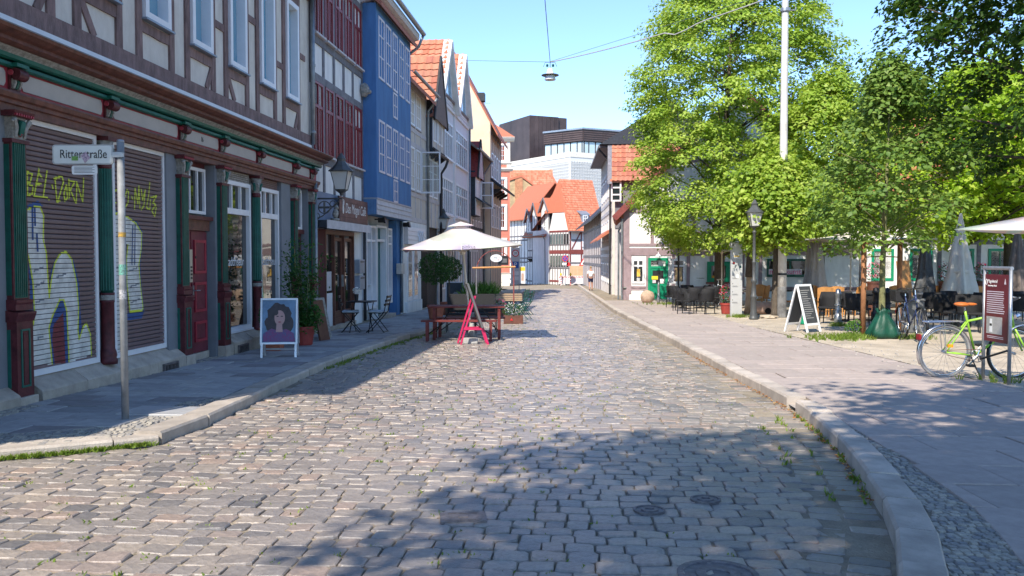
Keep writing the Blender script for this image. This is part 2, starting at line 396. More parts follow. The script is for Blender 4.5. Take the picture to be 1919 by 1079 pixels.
def add_sett(s0, s1, t0, t1, bend=0.0):
    j = .0065 if t0 < 20 else .005; g = .003
    c4 = []
    for s, t in ((s0 + g, t0 + g), (s1 - g, t0 + g), (s1 - g, t1 - g), (s0 + g, t1 - g)):
        s += random.uniform(-j, j); t += random.uniform(-j, j) + .014 * math.sin(s * 2.1 + t * .7) + .02 * math.sin(s * .9 + 1.0)
        c4.append((s * DY + t * DX, t * DY - s * DX))
    cx = sum(p[0] for p in c4) / 4; cy = sum(p[1] for p in c4) / 4
    if not (xl(cy) + .06 < cx < xr(cy) - .455) or cy < 1.5 or cy > 74: return
    h = random.gauss(-.001, .003) + .02 * math.sin(cx * .9 + 1) * math.sin(cy * .45) * .15
    setts.append((cy, cx, c4, h, (random.gauss(0, .03), random.gauss(0, .03))))
t = 1.2
while t < 74:
    dt = random.uniform(.125, .17) if t < 26 else random.uniform(.14, .19)
    s = -10 + random.random() * .2 if t < 9 else -5 + random.random() * .2
    if t > 20: s = -3.4 + random.random() * .2
    while s < 5.8:
        ds = random.uniform(.12, .235) if t < 26 else random.uniform(.18, .30)
        add_sett(s, s + ds, t, t + dt); s += ds
    t += dt
def edge_course(off, width, y0, y1):
    y = y0
    while y < y1:
        L = random.uniform(.12, .17); a, b = y, y + L
        tan = (xr(b + .3) - xr(a - .3)) / (L + .6)
        q = []
        for yy, k in ((a + .007, 0), (a + .007, 1), (b - .007, 1), (b - .007, 0)):
            o = off + width * (1 - k); n = math.hypot(1, tan)
            q.append((xr(yy) - (o - .006 + .012 * k) / n + random.uniform(-.008, .008), yy + (o * tan) / n + random.uniform(-.006, .006)))
        q = [q[0], q[1], q[2], q[3]]
        setts.append((sum(p[1] for p in q) / 4, sum(p[0] for p in q) / 4, q, random.gauss(-.012, .004), (0, 0))); y += L
edge_course(.015, .225, 2.2, 70); edge_course(.245, .205, 2.2, 70)
setts.sort(key=lambda q: q[0])
mb_near = MB(); mb_far = MB(); nind = 0
for cy, cx, c4, h, tl in setts:
    vs, fs = sett_geo(c4, h, tl, cy < 16)
    px, py = pixel_of(cx, cy, gz(cy))
    if nind < 300 and 4 < px < 1915 and py < 1076:
        me = bpy.data.meshes.new('sett'); z0 = gz(cy)
        me.from_pydata([(x - cx, y - cy, z - z0) for x, y, z in vs], [], fs); me.update(); me.materials.append(m_cob_o)
        o = bpy.data.objects.new('sett', me); col.objects.link(o); o.location = (cx, cy, z0); o.parent = road; nind += 1
    else: (mb_near if cy < 16 else mb_far).add(vs, fs)
stuff(mb_near.build('setts_beyond', m_cob_i, road))
stuff(mb_far.build('setts_far', m_cob_i, road))

# ---- kerbs, stone by stone
def kerb_run(parent, pts, width, top, m, side=1, L=(.85, 1.1), chamf=.02, down=.2):
    """pts: plan polyline of the road-side edge; stone lies on the given side of travel (+1 = right)"""
    P = [Vector(p) for p in pts]; acc = [0]
    for a, b in zip(P, P[1:]): acc.append(acc[-1] + (b - a).length)
    def at(s):
        s = min(max(s, 0), acc[-1] - 1e-6)
        for i in range(len(P) - 1):
            if s <= acc[i + 1]: return P[i].lerp(P[i + 1], (s - acc[i]) / (acc[i + 1] - acc[i]))
        return P[-1]
    s = 0
    while s < acc[-1] - .3:
        l = random.uniform(*L); a = at(s + .006); b = at(min(s + l, acc[-1]) - .006); d = (b - a).normalized(); n = Vector((d.y, -d.x)) * side
        tp = top + random.gauss(0, .006); sh = random.gauss(0, .004)
        prof = [(sh, -down), (sh, tp - chamf), (sh + chamf * .8, tp), (sh + width - .01, tp - .003), (sh + width, tp - .015), (sh + width, -down)]
        vs = []
        z0 = gz((a.y + b.y) / 2); c = (a + b) / 2
        for p in (a, b):
            for w, z in prof: q = p + n * w; vs.append((q.x - c.x, q.y - c.y, gz(q.y) + z - z0))
        k = len(prof); fs = [(i, (i + 1) % k, (i + 1) % k + k, i + k) for i in range(k)] + [tuple(range(k)), tuple(range(2 * k - 1, k - 1, -1))]
        if side > 0: fs = [f[::-1] for f in fs]
        me = bpy.data.meshes.new('kerb_stone'); me.from_pydata(vs, [], fs); me.update(); me.materials.append(m)
        o = bpy.data.objects.new('kerb_stone', me); col.objects.link(o); o.location = (c.x, c.y, z0); o.parent = parent
        s += l
def fine(f, y0, y1, st): return [(f(y), y) for y in np.arange(y0, y1, st)]
KR, KL = .12, .10
kerb_r = structure(strip('kerb', lambda y: xr(y) + .02, lambda y: xr(y) + .19, [y for y in YS if .4 < y < 96], m_kerbg, .03))
kerb_run(kerb_r, fine(xr, .8, 9.5, .25), .21, KR, m_kerbg, 1, (.55, .75), .022)
kerb_run(kerb_r, fine(xr, 9.4, 90, .5), .21, KR, m_kerbg, 1, (.9, 1.15), .022)
kerb_l = structure(strip('kerb', lambda y: xl(y) - .27, lambda y: xl(y) - .02, [y for y in YS if 7.3 < y < 72], m_kerb, .03))
kerb_run(kerb_l, fine(xl, 7.4, 72, .5), .26, KL, m_kerb, -1, (.85, 1.1), .02)
kerb_run(kerb_l, [(-9.6, 4.0), (-6.5, 5.55), (-4.9, 6.35), (-4.07, 6.73), (-3.6, 6.97), (-3.06, 7.36)], .34, .075, m_kerb, -1, (.7, .95), .02)

# ---- pavements: slabs one by one, small mosaic stone where slabs do not reach
ysl = [y for y in YS if 6.9 < y < 72]
def near_wall(y): return front_left(y) - .2
pav_l = structure(strip('pavement', near_wall, lambda y: (xl(y) - .25) if y > 7.3 else xl(y) - .2, [-2, 4, 5, 6, 6.5] + ysl, m_joint, .065))
pav_r = structure(strip('pavement', lambda y: xr(y) + .19, lambda y: 6.2 + max(0, y - 20) * .045 if y < 40 else xr(y) + 3.2, [y for y in YS if y > .4 and y < 96], m_joint, .085))
def slab_field(parent, m, lo, hi, s0, s1, t0, t1, du, dv, top, dx, dy, thick=.05, gap=.006, jit=0.003):
    cnt = 0; cache = {}; t = t0; row = 0
    while t < t1:
        s = s0 + (du * .5 if row % 2 else 0) + random.uniform(-.03, .03)
        while s < s1:
            a, b, c, d = s + gap, s + du - gap, t + gap, t + dv - gap
            raw = [(S * dy + T * dx, T * dy - S * dx) for S, T in ((a, c), (b, c), (b, d), (a, d))]
            cs = [(min(max(x, lo(y)), hi(y)), y) for x, y in raw]
            wid = min(cs[1][0] - cs[0][0], cs[2][0] - cs[3][0]); full = all(abs(p[0] - q[0]) < 1e-6 for p, q in zip(raw, cs))
            if wid > .02 and cnt < 299:
                cx = sum(q[0] for q in cs) / 4; cy = sum(q[1] for q in cs) / 4
                me = cache.get('f') if full else None
                if me is None:
                    vs = []
                    for f, zz in ((1, -thick), (1, -.006), (.985, 0)):
                        for q in cs: x, y = (q[0] - cx) * f, (q[1] - cy) * f; vs.append((x, y, zz - SL * y))
                    fs = [(i, (i + 1) % 4, 4 + (i + 1) % 4, 4 + i) for i in range(4)] + [(4 + i, 4 + (i + 1) % 4, 8 + (i + 1) % 4, 8 + i) for i in range(4)] + [(8, 9, 10, 11)]
                    me = bpy.data.meshes.new('paving_slab'); me.from_pydata(vs, [], fs); me.update(); me.materials.append(m)
                    if full: cache['f'] = me
                o = bpy.data.objects.new('paving_slab', me); col.objects.link(o); o.parent = parent
                o.location = (cx, cy, gz(cy) + top + random.gauss(0, jit)); o.rotation_euler = (random.gauss(0, .003), random.gauss(0, .003), 0); cnt += 1
            s += du
        t += dv; row += 1
slab_field(pav_l, m_slabl, lambda y: front_left(y) + (.42 if y < 9 else .22), lambda y: xl(y) - (.30 if y > 9.3 else .62) if y > 7.6 else -3.35 - (8.1 - y) * 1.45, -9, 3, 4.5, 34, .62, .37, .085, .0722, .9974)
slab_field(pav_r, m_slab, lambda y: xr(y) + (.22 if y > 7.5 else .22 + (7.5 - y) * .11), lambda y: 6.0 + max(0, y - 20) * .04, -1, 8, 1.2, 44, .8, .56, .105, .052, .9986)
def mosaic(parent, inside, x0, x1, y0, y1, top, st=.062):
    mb = MB(); y = y0
    while y < y1:
        x = x0 + random.random() * .03
        while x < x1:
            w = st * random.uniform(.8, 1.15)
            if inside(x + w / 2, y + st / 2):
                j = lambda: random.uniform(-.006, .006); g = .004
                c = [(x + g + j(), y + g + j()), (x + w - g + j(), y + g + j()), (x + w - g + j(), y + st - g + j()), (x + g + j(), y + st - g + j())]
                h = top + random.gauss(0, .003); cx, cy = x + w / 2, y + st / 2
                mb.add([(p, q, gz(q) + h - .02) for p, q in c] + [(cx + (p - cx) * .85, cy + (q - cy) * .85, gz(q) + h) for p, q in c], [(i, (i + 1) % 4, 4 + (i + 1) % 4, 4 + i) for i in range(4)] + [(4, 5, 6, 7)])
            x += w
        y += st
    return stuff(mb.build('mosaic_setts', m_mos, parent))
mosaic(pav_l, lambda x, y: front_left(y) + .02 < x < front_left(y) + (.42 if y < 9 else .22), -6, -4, 4.5, 19, .085)
mosaic(pav_l, lambda x, y: (-3.35 - (8.1 - y) * 1.45 - .25 < x < xl(y) - .26) if y <= 7.6 else (xl(y) - .9 < x < xl(y) - .26), -7.5, -2.8, 5.2, 9.4, .078)
mosaic(pav_r, lambda x, y: xr(y) + .21 < x < xr(y) + (.24 if y > 7.5 else .24 + (7.5 - y) * .11) or (False and 4.12 < y + .35 * (x - 2.6) < 4.48 and x < 6), .5, 6, 2.2, 9, .097, .052)

# ---- the square beyond the right-hand pavement, and the plate, covers and grates
square = structure(sheet('square', [(6.0, 3), (40, 3), (40, 44), (5.3, 44), (6.6, 34), (6.1, 22)], m_sand, .095))
def gdisc(name, px, py, r, m, label):
    c = G(px, py); o = MB()
    o.lathe([(r, -.03), (r, .0), (r * .86, .001), (r * .84, -.006), (r * .55, -.006), (r * .53, .001), (r * .3, .001), (r * .28, -.006), (0.001, -.006)], n=24)
    q = o.build(name, m); q.location = c + Vector((0, 0, .012)); q.rotation_euler = (-SL, 0, .2)
    return tag(q, label, 'cover', 'iron covers between the setts')
m_stone_l = mat('worn_light_stone', (.55, .52, .50), .6, .2, 8)
for px, py, lab in ((1217, 957, 'round cast iron valve cover, left of the two in the shaded setts'), (1322, 937, 'round cast iron valve cover, nearer the right kerb'), (1345, 1078, 'round iron cover cut off by the bottom edge of the picture')):
    gdisc('valve_cover', px, py, .1 if py < 1000 else .2, m_iron, lab)
q = MB().box(-.14, .14, -.1, .1, -.03, 0).box(-.11, .11, .06, .08, 0, .004).box(-.11, .11, -.08, -.06, 0, .004).box(-.11, -.09, -.06, .06, 0, .004).box(.09, .11, -.06, .06, 0, .004).box(-.03, .03, -.025, .025, 0, .006).build('hydrant_cover', m_iron)
q.location = G(868, 971) + Vector((0, 0, .012)); q.rotation_euler = (-SL, 0, .1); tag(q, 'square cast iron hydrant cover among the shaded setts', 'cover', 'iron covers between the setts')
hatch = MB().box(-.42, .42, -.25, .25, -.03, 0).build('access_plate', mat('galvanised_plate', (.50, .50, .50), .45, .12, 6, metal=.25), None, bev=.004)
hatch.location = Vector((-3.47, 8.58, gz(8.58) + .098)); hatch.rotation_euler = (-SL, 0, -.55 + .45); tag(hatch, 'pale galvanised access plate in the left pavement beside the sign pole', 'plate')

# ---- grass and leaves in the joints
def tufts(name, spots, m, lo, hi, nb=(5, 9), spread=.03, label=None, wide=.008):
    mb = MB()
    for x, y, h0 in spots:
        for k in range(random.randint(*nb)):
            a = random.uniform(0, 6.28); r = random.uniform(0, spread); h = random.uniform(lo, hi); dx, dy = random.gauss(0, .5) * h, random.gauss(0, .5) * h
            bx, by = x + r * math.cos(a), y + r * math.sin(a); wx, wy = wide * math.cos(a), wide * math.sin(a); z = gz(by) + h0
            mb.add([(bx - wx, by - wy, z), (bx + wx, by + wy, z), (bx + dx * .5 + wx * .8, by + dy * .5 + wy * .8, z + h * .6), (bx + dx, by + dy, z + h)], [(0, 1, 2), (0, 2, 3)])
    o = mb.build(name, m); return stuff(o, label, 'grass')
sp = []
for k in range(900):
    y = 4 + 22 * random.random() ** 1.3; x = random.uniform(max(xl(y), -5) + .1, xr(y) - .5)
    if x > .5 and y < 8.5 and random.random() < .8: continue
    if x > 1.2 and random.random() < .5: continue
    sp.append((x, y, -.012))
tufts('joint_weeds', sp, m_grass, .012, .03, (3, 7), .035, 'small green tufts growing in the joints of the setts')
sp = []
for k in range(420):
    y = random.uniform(5.9, 7.3); x = xl(y) + abs(random.gauss(.0, .03)); sp.append((x, y, 0))
for k in range(260):
    y = random.uniform(13, 21); x = xl(y) + abs(random.gauss(.0, .09)); sp.append((x, y, -.01))
for k in range(60):
    y = random.uniform(5.4, 9); x = xr(y) - abs(random.gauss(.03, .02)) - random.choice((0, 0, .24, .46)); sp.append((x, y, -.01))
tufts('kerb_grass', sp, m_grass, .02, .05, (4, 7), .03, 'bright grass strip along the foot of the kerbs')
m_litter = rampmat('dry_leaves', [(.35, .14, .04), (.45, .2, .05), (.3, .1, .03), (.5, .3, .1)], 'island', bump=0)
mb = MB()
for k in range(260):
    y = random.uniform(5.5, 16); x = xr(y) - abs(random.gauss(.0, .05)) - .01; r = random.uniform(.012, .024); a = random.uniform(0, 6.28); z = gz(y) + .004
    mb.add([(x + r * math.cos(a), y + r * math.sin(a), z), (x - r * .5 * math.sin(a), y + r * .5 * math.cos(a), z + .012), (x - r * math.cos(a), y - r * math.sin(a), z + .004), (x + r * .5 * math.sin(a), y - r * .5 * math.cos(a), z + .01)], [(0, 1, 2), (0, 2, 3)])
stuff(mb.build('leaf_litter', m_litter), 'dry orange leaves gathered along the right kerb', 'leaves')
# ================================================================ left side: the shop house with roller shutters
m_plas = mat('cream_plaster', (.70, .67, .60), .9, .12, 2.2, .35, 45, c2=(.54, .50, .44), stretch=(1.4, 1.4, .6))
m_white = mat('white_render', (.80, .79, .77), .85, .12, 1.8, .2, 50, stretch=(2, 2, .5))
m_timb = mat('purple_brown_timber', (.25, .165, .152), .8, .3, 6, .45, 50, pv=.14, stretch=(2, 2, .6))
m_upvc = mat('white_window_paint', (.78, .78, .79), .4, .04, 6)
m_zinc = mat('zinc_sheet', (.30, .35, .42), .42, .18, 2.5, metal=.35)
m_brown = mat('brown_moulding', (.17, .065, .045), .55, .35, 9, .15, 40)
m_maroon = mat('maroon_gloss_paint', (.115, .022, .027), .48, .35, 9, .15, 40)
m_crim = mat('crimson_paint', (.36, .035, .055), .45, .2, 7)
m_green = mat('emerald_paint', (.012, .125, .095), .42, .2, 9)
m_dgreen = mat('deep_green_paint', (.008, .095, .07), .42, .25, 9)
m_frieze = mat('warm_grey_frieze', (.47, .435, .395), .8, .08, 3)
m_pier = mat('slate_grey_pier', (.20, .215, .235), .75, .1, 3)
m_capst = mat('weathered_capital', (.36, .345, .31), .85, .35, 18, .3, 40)
m_sill = mat('plinth_sandstone', (.45, .385, .315), .88, .28, 4, .35, 45, pv=.08, c2=(.30, .255, .21))
m_slat = mat('brown_shutter_slat', (.185, .122, .118), .5, .12, 6, pv=.06)
m_silver = mat('spray_silver', (.72, .70, .64), .5, .25, 6)
m_yellow = mat('spray_lime', (.62, .68, .05), .6, .12, 8)
m_blue = mat('spray_blue', (.035, .09, .26), .6, .2, 8)
m_dred = mat('spray_dark_red', (.20, .035, .04), .6, .2, 8)
m_black = mat('black_paint', (.02, .02, .022), .45, .1, 8)
m_glass = glassm('window_glass')
m_glassu = glassm('sky_tinted_glass', (.10, .32, .43), 4.5)  # turquoise base colour stands in for sky mirrored in the panes
m_glassc = glassm('painted_reflection_glass', (.40, .40, .44), 2.0)  # pale base colour imitates the reflection of bright housefronts opposite
m_clear = clearm('clear_pane')
m_glassd = glassm('shop_glass', (.012, .014, .014), 2.0)
m_tileb = rampmat('clay_roof_tile', [(.42, .15, .09), (.50, .19, .11), (.36, .13, .085), (.46, .21, .13), (.40, .17, .11)], 'object', .8, .2, 12, .2)
m_tilei = rampmat('clay_roof_tiles', [(.50, .17, .095), (.56, .195, .11), (.45, .145, .08), (.52, .20, .12), (.57, .23, .14)], 'island', .8, .15, 12, .2)
m_tileo = rampmat('old_brown_tiles', [(.22, .15, .12), (.27, .18, .14), (.19, .14, .12), (.25, .17, .12)], 'island', .85, .2, 12, .2)
m_dark = mat('dark_interior', (.012, .011, .011), .8, .1, 3)
m_steel = mat('galvanised_steel', (.42, .43, .44), .42, .2, 8, metal=.7)
m_pipe = mat('zinc_downpipe', (.30, .33, .35), .45, .2, 6, metal=.5)

F1 = Fac((-6 + .0722 * 4, 4), (-4.59, 19.5))
H1 = F1.root('shop_house', 'timber-framed cream house with graffitied roller shutters and a green and maroon shopfront')
def box(par, name, m, u0, u1, w0, w1, z0, z1, bev=0.0): return MB().box(u0, u1, w0, w1, z0, z1).build(name, m, par, bev=bev)
box(H1, 'wall', m_plas, 0, 15.56, -9, -.14, 3.9, 7.55)
_w = [2.05 + 1.475 * i for i in range(9)]; _e = [0] + [x for u in _w for x in (u + .01, u + .79)] + [15.56]
for a_, b_ in zip(_e[::2], _e[1::2]): box(H1, 'infill_panel', m_plas, a_, b_, -.14, -.002, 3.9, 7.55)
for u in _w: box(H1, 'infill_panel', m_plas, u + .01, u + .79, -.14, -.002, 3.9, 4.83); box(H1, 'infill_panel', m_plas, u + .01, u + .79, -.14, -.002, 6.87, 7.55)
box(H1, 'ground_floor_wall', m_pier, 0, 15.56, -8.9, -.16, -.6, 3.9)
b = MB(); b.add([(-.3, -.5, 7.45), (15.9, -.5, 7.45), (15.9, 4.5, 11.4), (-.3, 4.5, 11.4), (15.9, 9.4, 7.45), (-.3, 9.4, 7.45)], [(0, 1, 2, 3), (3, 2, 4, 5), (0, 3, 5), (1, 4, 2), (0, 5, 4, 1)])
b.build('roof', m_tileo, H1)
# --- upper storey framing
tw0, tw1 = -.03, .03
def T1(p, q, wd=.14, w1=.03): return timber(H1, p, q, wd, tw0, w1, m_timb)
T1((0, 4.14), (15.5, 4.14), .22, .045); T1((0, 7.36), (15.5, 7.36), .2, .04)
wins = [2.05 + 1.475 * i for i in range(9)]
for i, u in enumerate(wins):
    T1((u - .075, 4.25), (u - .075, 7.26), .15); T1((u + .875, 4.25), (u + .875, 7.26), .15)
    T1((u, 4.70), (u + .8, 4.70), .15, .026); T1((u, 6.97), (u + .8, 6.97), .14, .026)
    z = 5.55 + .1 * (i % 3)
    T1((u + .95, 5.9 - .5 * (i % 2)), (u + 1.325, 5.9 - .5 * (i % 2)), .12, .024)
    if i in (2, 5, 8, 0): T1((u + .62, 4.25), (u + .78, 4.62) if 0 else (u + .84, 4.63), .12, .022)
    elif i in (3, 6): T1((u + .30, 4.25), (u + .02, 4.63), .12, .022)
    win = window(H1, u + .02, u + .78, 4.82, 6.88, .02, m_upvc, m_glassu, ft=.10, dep=.13, pane_in=.11, sill=(.09, .03, m_zinc))
    MB().box(u + .12, u + .68, -.08, -.03, 4.92, 4.98).build('bottom_rail', m_upvc, win)
for (a, b_) in (((.4, 4.25), (.9, 6.2)), ((1.5, 4.25), (1.1, 6.2))): T1(a, b_, .15, .022)
# --- cornice over the shopfront
CE = 15.86
MB().box(0, 15.5, .03, .055, 3.975, 4.035).build('white_flashing', m_upvc, H1)
MB().prof([(0.0, 3.86), (.44, 3.80), (.45, 3.815), (.05, 3.985), (0, 3.985)], 0, 15.62).build('zinc_cover', m_zinc, H1)
MB().prof([(0, 3.60), (.30, 3.66), (.34, 3.68), (.335, 3.72), (.38, 3.735), (.44, 3.77), (.455, 3.80), (0, 3.858)], 0, CE).build('cornice', m_brown, H1)
MB().prof([(0, 3.55), (.19, 3.585), (.205, 3.61), (.27, 3.66), (.0, 3.66)], 0, CE - .1).build('cornice_soffit', m_capst, H1)
MB().prof([(0, 3.555), (.17, 3.545), (.20, 3.56), (.205, 3.60), (.0, 3.60)], 0, CE - .08).build('green_moulding', m_green, H1)
MB().prof([(0, 3.485), (.13, 3.475), (.155, 3.49), (.15, 3.525), (0, 3.53)], 0, CE - .12).build('green_moulding', m_green, H1)
MB().box(0, CE - .16, -.16, .09, 3.20, 3.485).build('frieze_board', m_crim, H1)
MB().prof([(-.1, 3.02), (.10, 3.02), (.10, 3.10), (.125, 3.11), (.125, 3.15), (.155, 3.165), (.17, 3.21), (.165, 3.232), (-.1, 3.235)], 0, CE - .1).build('architrave', m_brown, H1)
posts = [('p', .2), ('c', 1.95), ('p', 3.6), ('p', 5.08), ('c', 6.90), ('p', 8.94), ('p', 10.40), ('c', 12.08), ('p', 14.12), ('p', 15.3)]
for (k, a), (_, b_) in zip(posts, posts[1:]):
    w = b_ - a
    pan = MB().poly([(a + .16, 3.275), (b_ - .16, 3.275), (b_ - .13, 3.32), (b_ - .13, 3.42), (b_ - .16, 3.455), (a + .16, 3.455), (a + .13, 3.42), (a + .13, 3.32)], .085, .1).build('frieze_panel', m_frieze, H1)
    if abs(a - 8.94) < .01: text_obj('16', .11, m_black, pan, (a + b_) / 2 - .02, .103, 3.365, 'house_number', sx=.8)
for k, u in posts:
    c = MB().box(u - .085, u + .085, .09, .115, 3.235, 3.48)
    br = c.build('console_bracket', m_maroon, H1)
    pr = []
    for i in range(15):
        a = math.pi * (-.55 + 1.5 * i / 14); pr.append((.165 + .062 * math.sin(a + .5), 3.415 + .062 * math.cos(a + .5)))
    MB().prof(pr, u - .075, u + .075).build('scroll', m_maroon, br)
    MB().lathe([(.012, -.001), (.03, 0), (.03, .012), (.01, .014)], n=8).build('scroll_eye', m_crim, br)
    q = H1.children  # placed flat against the scroll end below
    eye = br.children[-1]; eye.rotation_euler = (0, -math.pi / 2, 0); eye.location = (u - .0765, -.168, 3.415 - ZB[H1.name])
    for s in (-.045, 0, .045): MB().prof([(.1, 3.26), (.135, 3.27), (.16, 3.33), (.15, 3.37), (.1, 3.37)], u + s - .014, u + s + .014).build('leaf_rib', m_capst if s else m_dgreen, br)
    MB().box(u - .10, u + .10, .09, .21, 3.487, 3.525).build('green_block', m_green, br)
def capital(par, u, w, z0, z1, r, sq):
    c = MB().lathe([(r * .95, z0), (r * 1.0, z0 + .02), (r * .95, z0 + .04), (r * 1.05, z0 + .15), (r * 1.45, z1 - .05)], u, w, 12)
    o = c.build('capital', m_capst, par, smooth=True)
    for k in range(8):
        a = 2 * math.pi * k / 8; x, y = math.cos(a), math.sin(a); rr = r * 1.08
        MB().tube([(u + x * rr, w + y * rr, z0 + .04), (u + x * rr * 1.06, w + y * rr * 1.06, z0 + .13), (u + x * rr * 1.45, w + y * rr * 1.45, z0 + .17), (u + x * rr * 1.5, w + y * rr * 1.5, z0 + .14)], [.02, .028, .022, .012], 5).build('acanthus_leaf', m_capst if k % 2 else m_green, o)
    MB().box(u - r * 1.45, u + r * 1.45, w - r * 1.3, w + r * 1.5, z1 - .05, z1).build('abacus', m_maroon, o)
    return o
def pilaster(u, g, wd=.26, z_lo=.02):
    x0, x1 = u - wd / 2, u + wd / 2
    p = box(H1, 'pilaster', m_maroon, x0, x1, -.16, .14, 1.05, 2.72, .004)
    MB().box(x0 - .03, x1 + .03, -.16, .21, g - .25, z_lo).build('stone_foot', m_sill, p, bev=.008)
    pd = MB().box(x0 - .01, x1 + .01, -.16, .17, z_lo, .82); pd.prof([(0, .82), (.17, .82), (.185, .86), (.20, .90), (.20, .92), (0, .95)], x0 - .03, x1 + .03)
    pd.prof([(0, .95), (.17, .94), (.165, 1.0), (.175, 1.02), (.175, 1.05), (0, 1.06)], x0 - .015, x1 + .015)
    pd = pd.build('pedestal', m_maroon, p)
    MB().frame(x0 + .05, x1 - .05, z_lo + .1, .74, .02, .17, .18).build('pedestal_beading', m_green, p)
    MB().box(x0 + .09, x1 - .09, .17, .176, z_lo + .14, .70).build('pedestal_panel', m_maroon, p)
    MB().box(x0 - .012, x0 - .006, -.02, .10, z_lo + .1, .74).build('pedestal_panel', m_green, p)
    sh = MB(); n = 6
    for i in range(n):
        a = x0 + .03 + (wd - .06) * i / n; sh.prof([(.135, 0), (.145, 0), (.145, .01), (.135, .01)], 0, .001) if 0 else sh.box(a + .006, a + (wd - .06) / n - .006, .14, .152, 1.08, 2.70)
    sh.build('fluting', m_dgreen, p)
    MB().box(x0 + .02, x1 - .02, .14, .142, 1.07, 2.71).build('fluting_ground', m_green, p)
    MB().box(x0 - .006, x0 - .001, .0, .12, 1.10, 2.68).build('side_panel', m_dgreen, p)
    MB().box(x0 - .02, x1 + .02, -.1, .165, 2.70, 2.74).build('neck_moulding', m_maroon, p)
    cp = box(p, 'capital', m_capst, x0 + .02, x1 - .02, -.1, .15, 2.74, 2.97)
    for s in (-1, 1):
        MB().tube([(u + s * (wd / 2 - .05), .155, 2.76), (u + s * (wd / 2 - .05), .165, 2.86), (u + s * (wd / 2 - .0), .18, 2.94), (u + s * (wd / 2 + .03), .175, 2.91)], [.02, .03, .03, .015], 6).build('acanthus_leaf', m_capst, cp)
    MB().tube([(u, .155, 2.78), (u, .17, 2.86), (u, .19, 2.93), (u, .2, 2.91)], [.03, .045, .04, .02], 6).build('acanthus_leaf', m_green, cp)
    MB().blob((u, .16, 2.80), .035, 3, 1).build('rosette', m_crim, cp)
    ab = MB().prof([(-.1, 2.97), (.18, 2.97), (.20, 2.99), (.22, 3.03), (-.1, 3.03)], x0 - .04, x1 + .04).build('abacus', m_maroon, cp)
    for i in range(8): MB().box(x0 - .03 + (wd + .06) * i / 8 + .008, x0 - .03 + (wd + .06) * (i + 1) / 8 - .008, .2, .222, 2.975, 3.0).build('dentil', m_crim, cp)
    return p
def column(u, g):
    r = .076
    p = MB().lathe([(r * 1.0, 1.05), (r * .97, 1.6), (r * .86, 2.66)], u, .05, 14).build('column', m_dgreen, H1, smooth=True)
    fl = MB()
    for k in range(14):
        a = 2 * math.pi * k / 14; x, y = math.cos(a), math.sin(a)
        fl.tube([(u + x * r * 1.0, .05 + y * r, 1.08), (u + x * r * .87, .05 + y * r * .87, 2.62)], .011, 5)
    fl.build('fluting', m_green, p)
    MB().lathe([(r * 1.5, .14), (r * 1.5, .20), (r * 1.3, .215), (r * 1.42, .25), (r * 1.3, .30), (r * 1.12, .33), (r * 1.08, .40), (r * 1.06, .92), (r * 1.16, .93), (r * 1.16, .955)], u, .05, 18).build('drum', m_maroon, p, smooth=True)
    rg = MB().lathe([(r * 1.16, .956), (r * 1.18, .965), (r * 1.18, 1.01), (r * 1.16, 1.02)], u, .05, 18).build('ring', m_capst, p, smooth=True)
    MB().lathe([(r * 1.16, 1.021), (r * 1.2, 1.03), (r * 1.16, 1.05)], u, .05, 18).build('collar', m_maroon, p, smooth=True)
    MB().lathe([(r * .9, 2.62), (r * 1.05, 2.64), (r * 1.05, 2.68), (r * .9, 2.70)], u, .05, 16).build('neck_ring', m_maroon, p)
    capital(p, u, .05, 2.70, 3.02, r * .95, False)
    return p
def sg(u): return gz(F1.p.y + u * F1.e.y) + .08      # pavement level in front of the house
for k, u in posts:
    if k == 'p': pilaster(u, sg(u), .25 if u < 14 else .2)
    else: column(u, sg(u))
for a, b_ in ((3.76, 3.85), (8.52, 8.86), (13.42, 13.98), (10.2, 10.3), (14.24, 14.4), (15.15, 15.2), (4.4, 5.0), (15.41, 15.56)): box(H1, 'pier', m_pier, a, b_, -.16, .06, sg(b_) - .3, 3.02)
# --- plinth stones, cellar grates
def plinth(a, b_, n):
    for i in range(n):
        x0, x1 = a + (b_ - a) * i / n, a + (b_ - a) * (i + 1) / n; s = random.gauss(0, .004)
        MB().prof([(-.16, sg(x1) - .3), (.20 + s, sg(x1) - .3), (.20 + s, .03 + s), (.185 + s, .05 + s), (.0, .175), (-.16, .175)], x0 + .003, x1 - .003).build('plinth_stone', m_sill, H1, bev=.006)
plinth(5.32, 8.80, 4); plinth(10.62, 13.95, 4); plinth(2.1, 4.95, 3); plinth(0, 2.1, 2)
def grate(u0, u1, z0, z1):
    g = MB().frame(u0, u1, z0, z1, .025, .19, .225).build('cellar_grate', m_iron, H1)
    MB().box(u0 + .02, u1 - .02, .19, .203, z0 + .02, z1 - .02).build('opening', m_dark, g)
    n = 9
    for i in range(n): x = u0 + .03 + (u1 - u0 - .06) * (i + .5) / n; MB().box(x - .006, x + .006, .203, .215, z0 + .025, z1 - .025).build('bar', m_iron, g)
grate(8.05, 8.5, -.17, -.01); grate(10.75, 11.2, -.2, -.02)
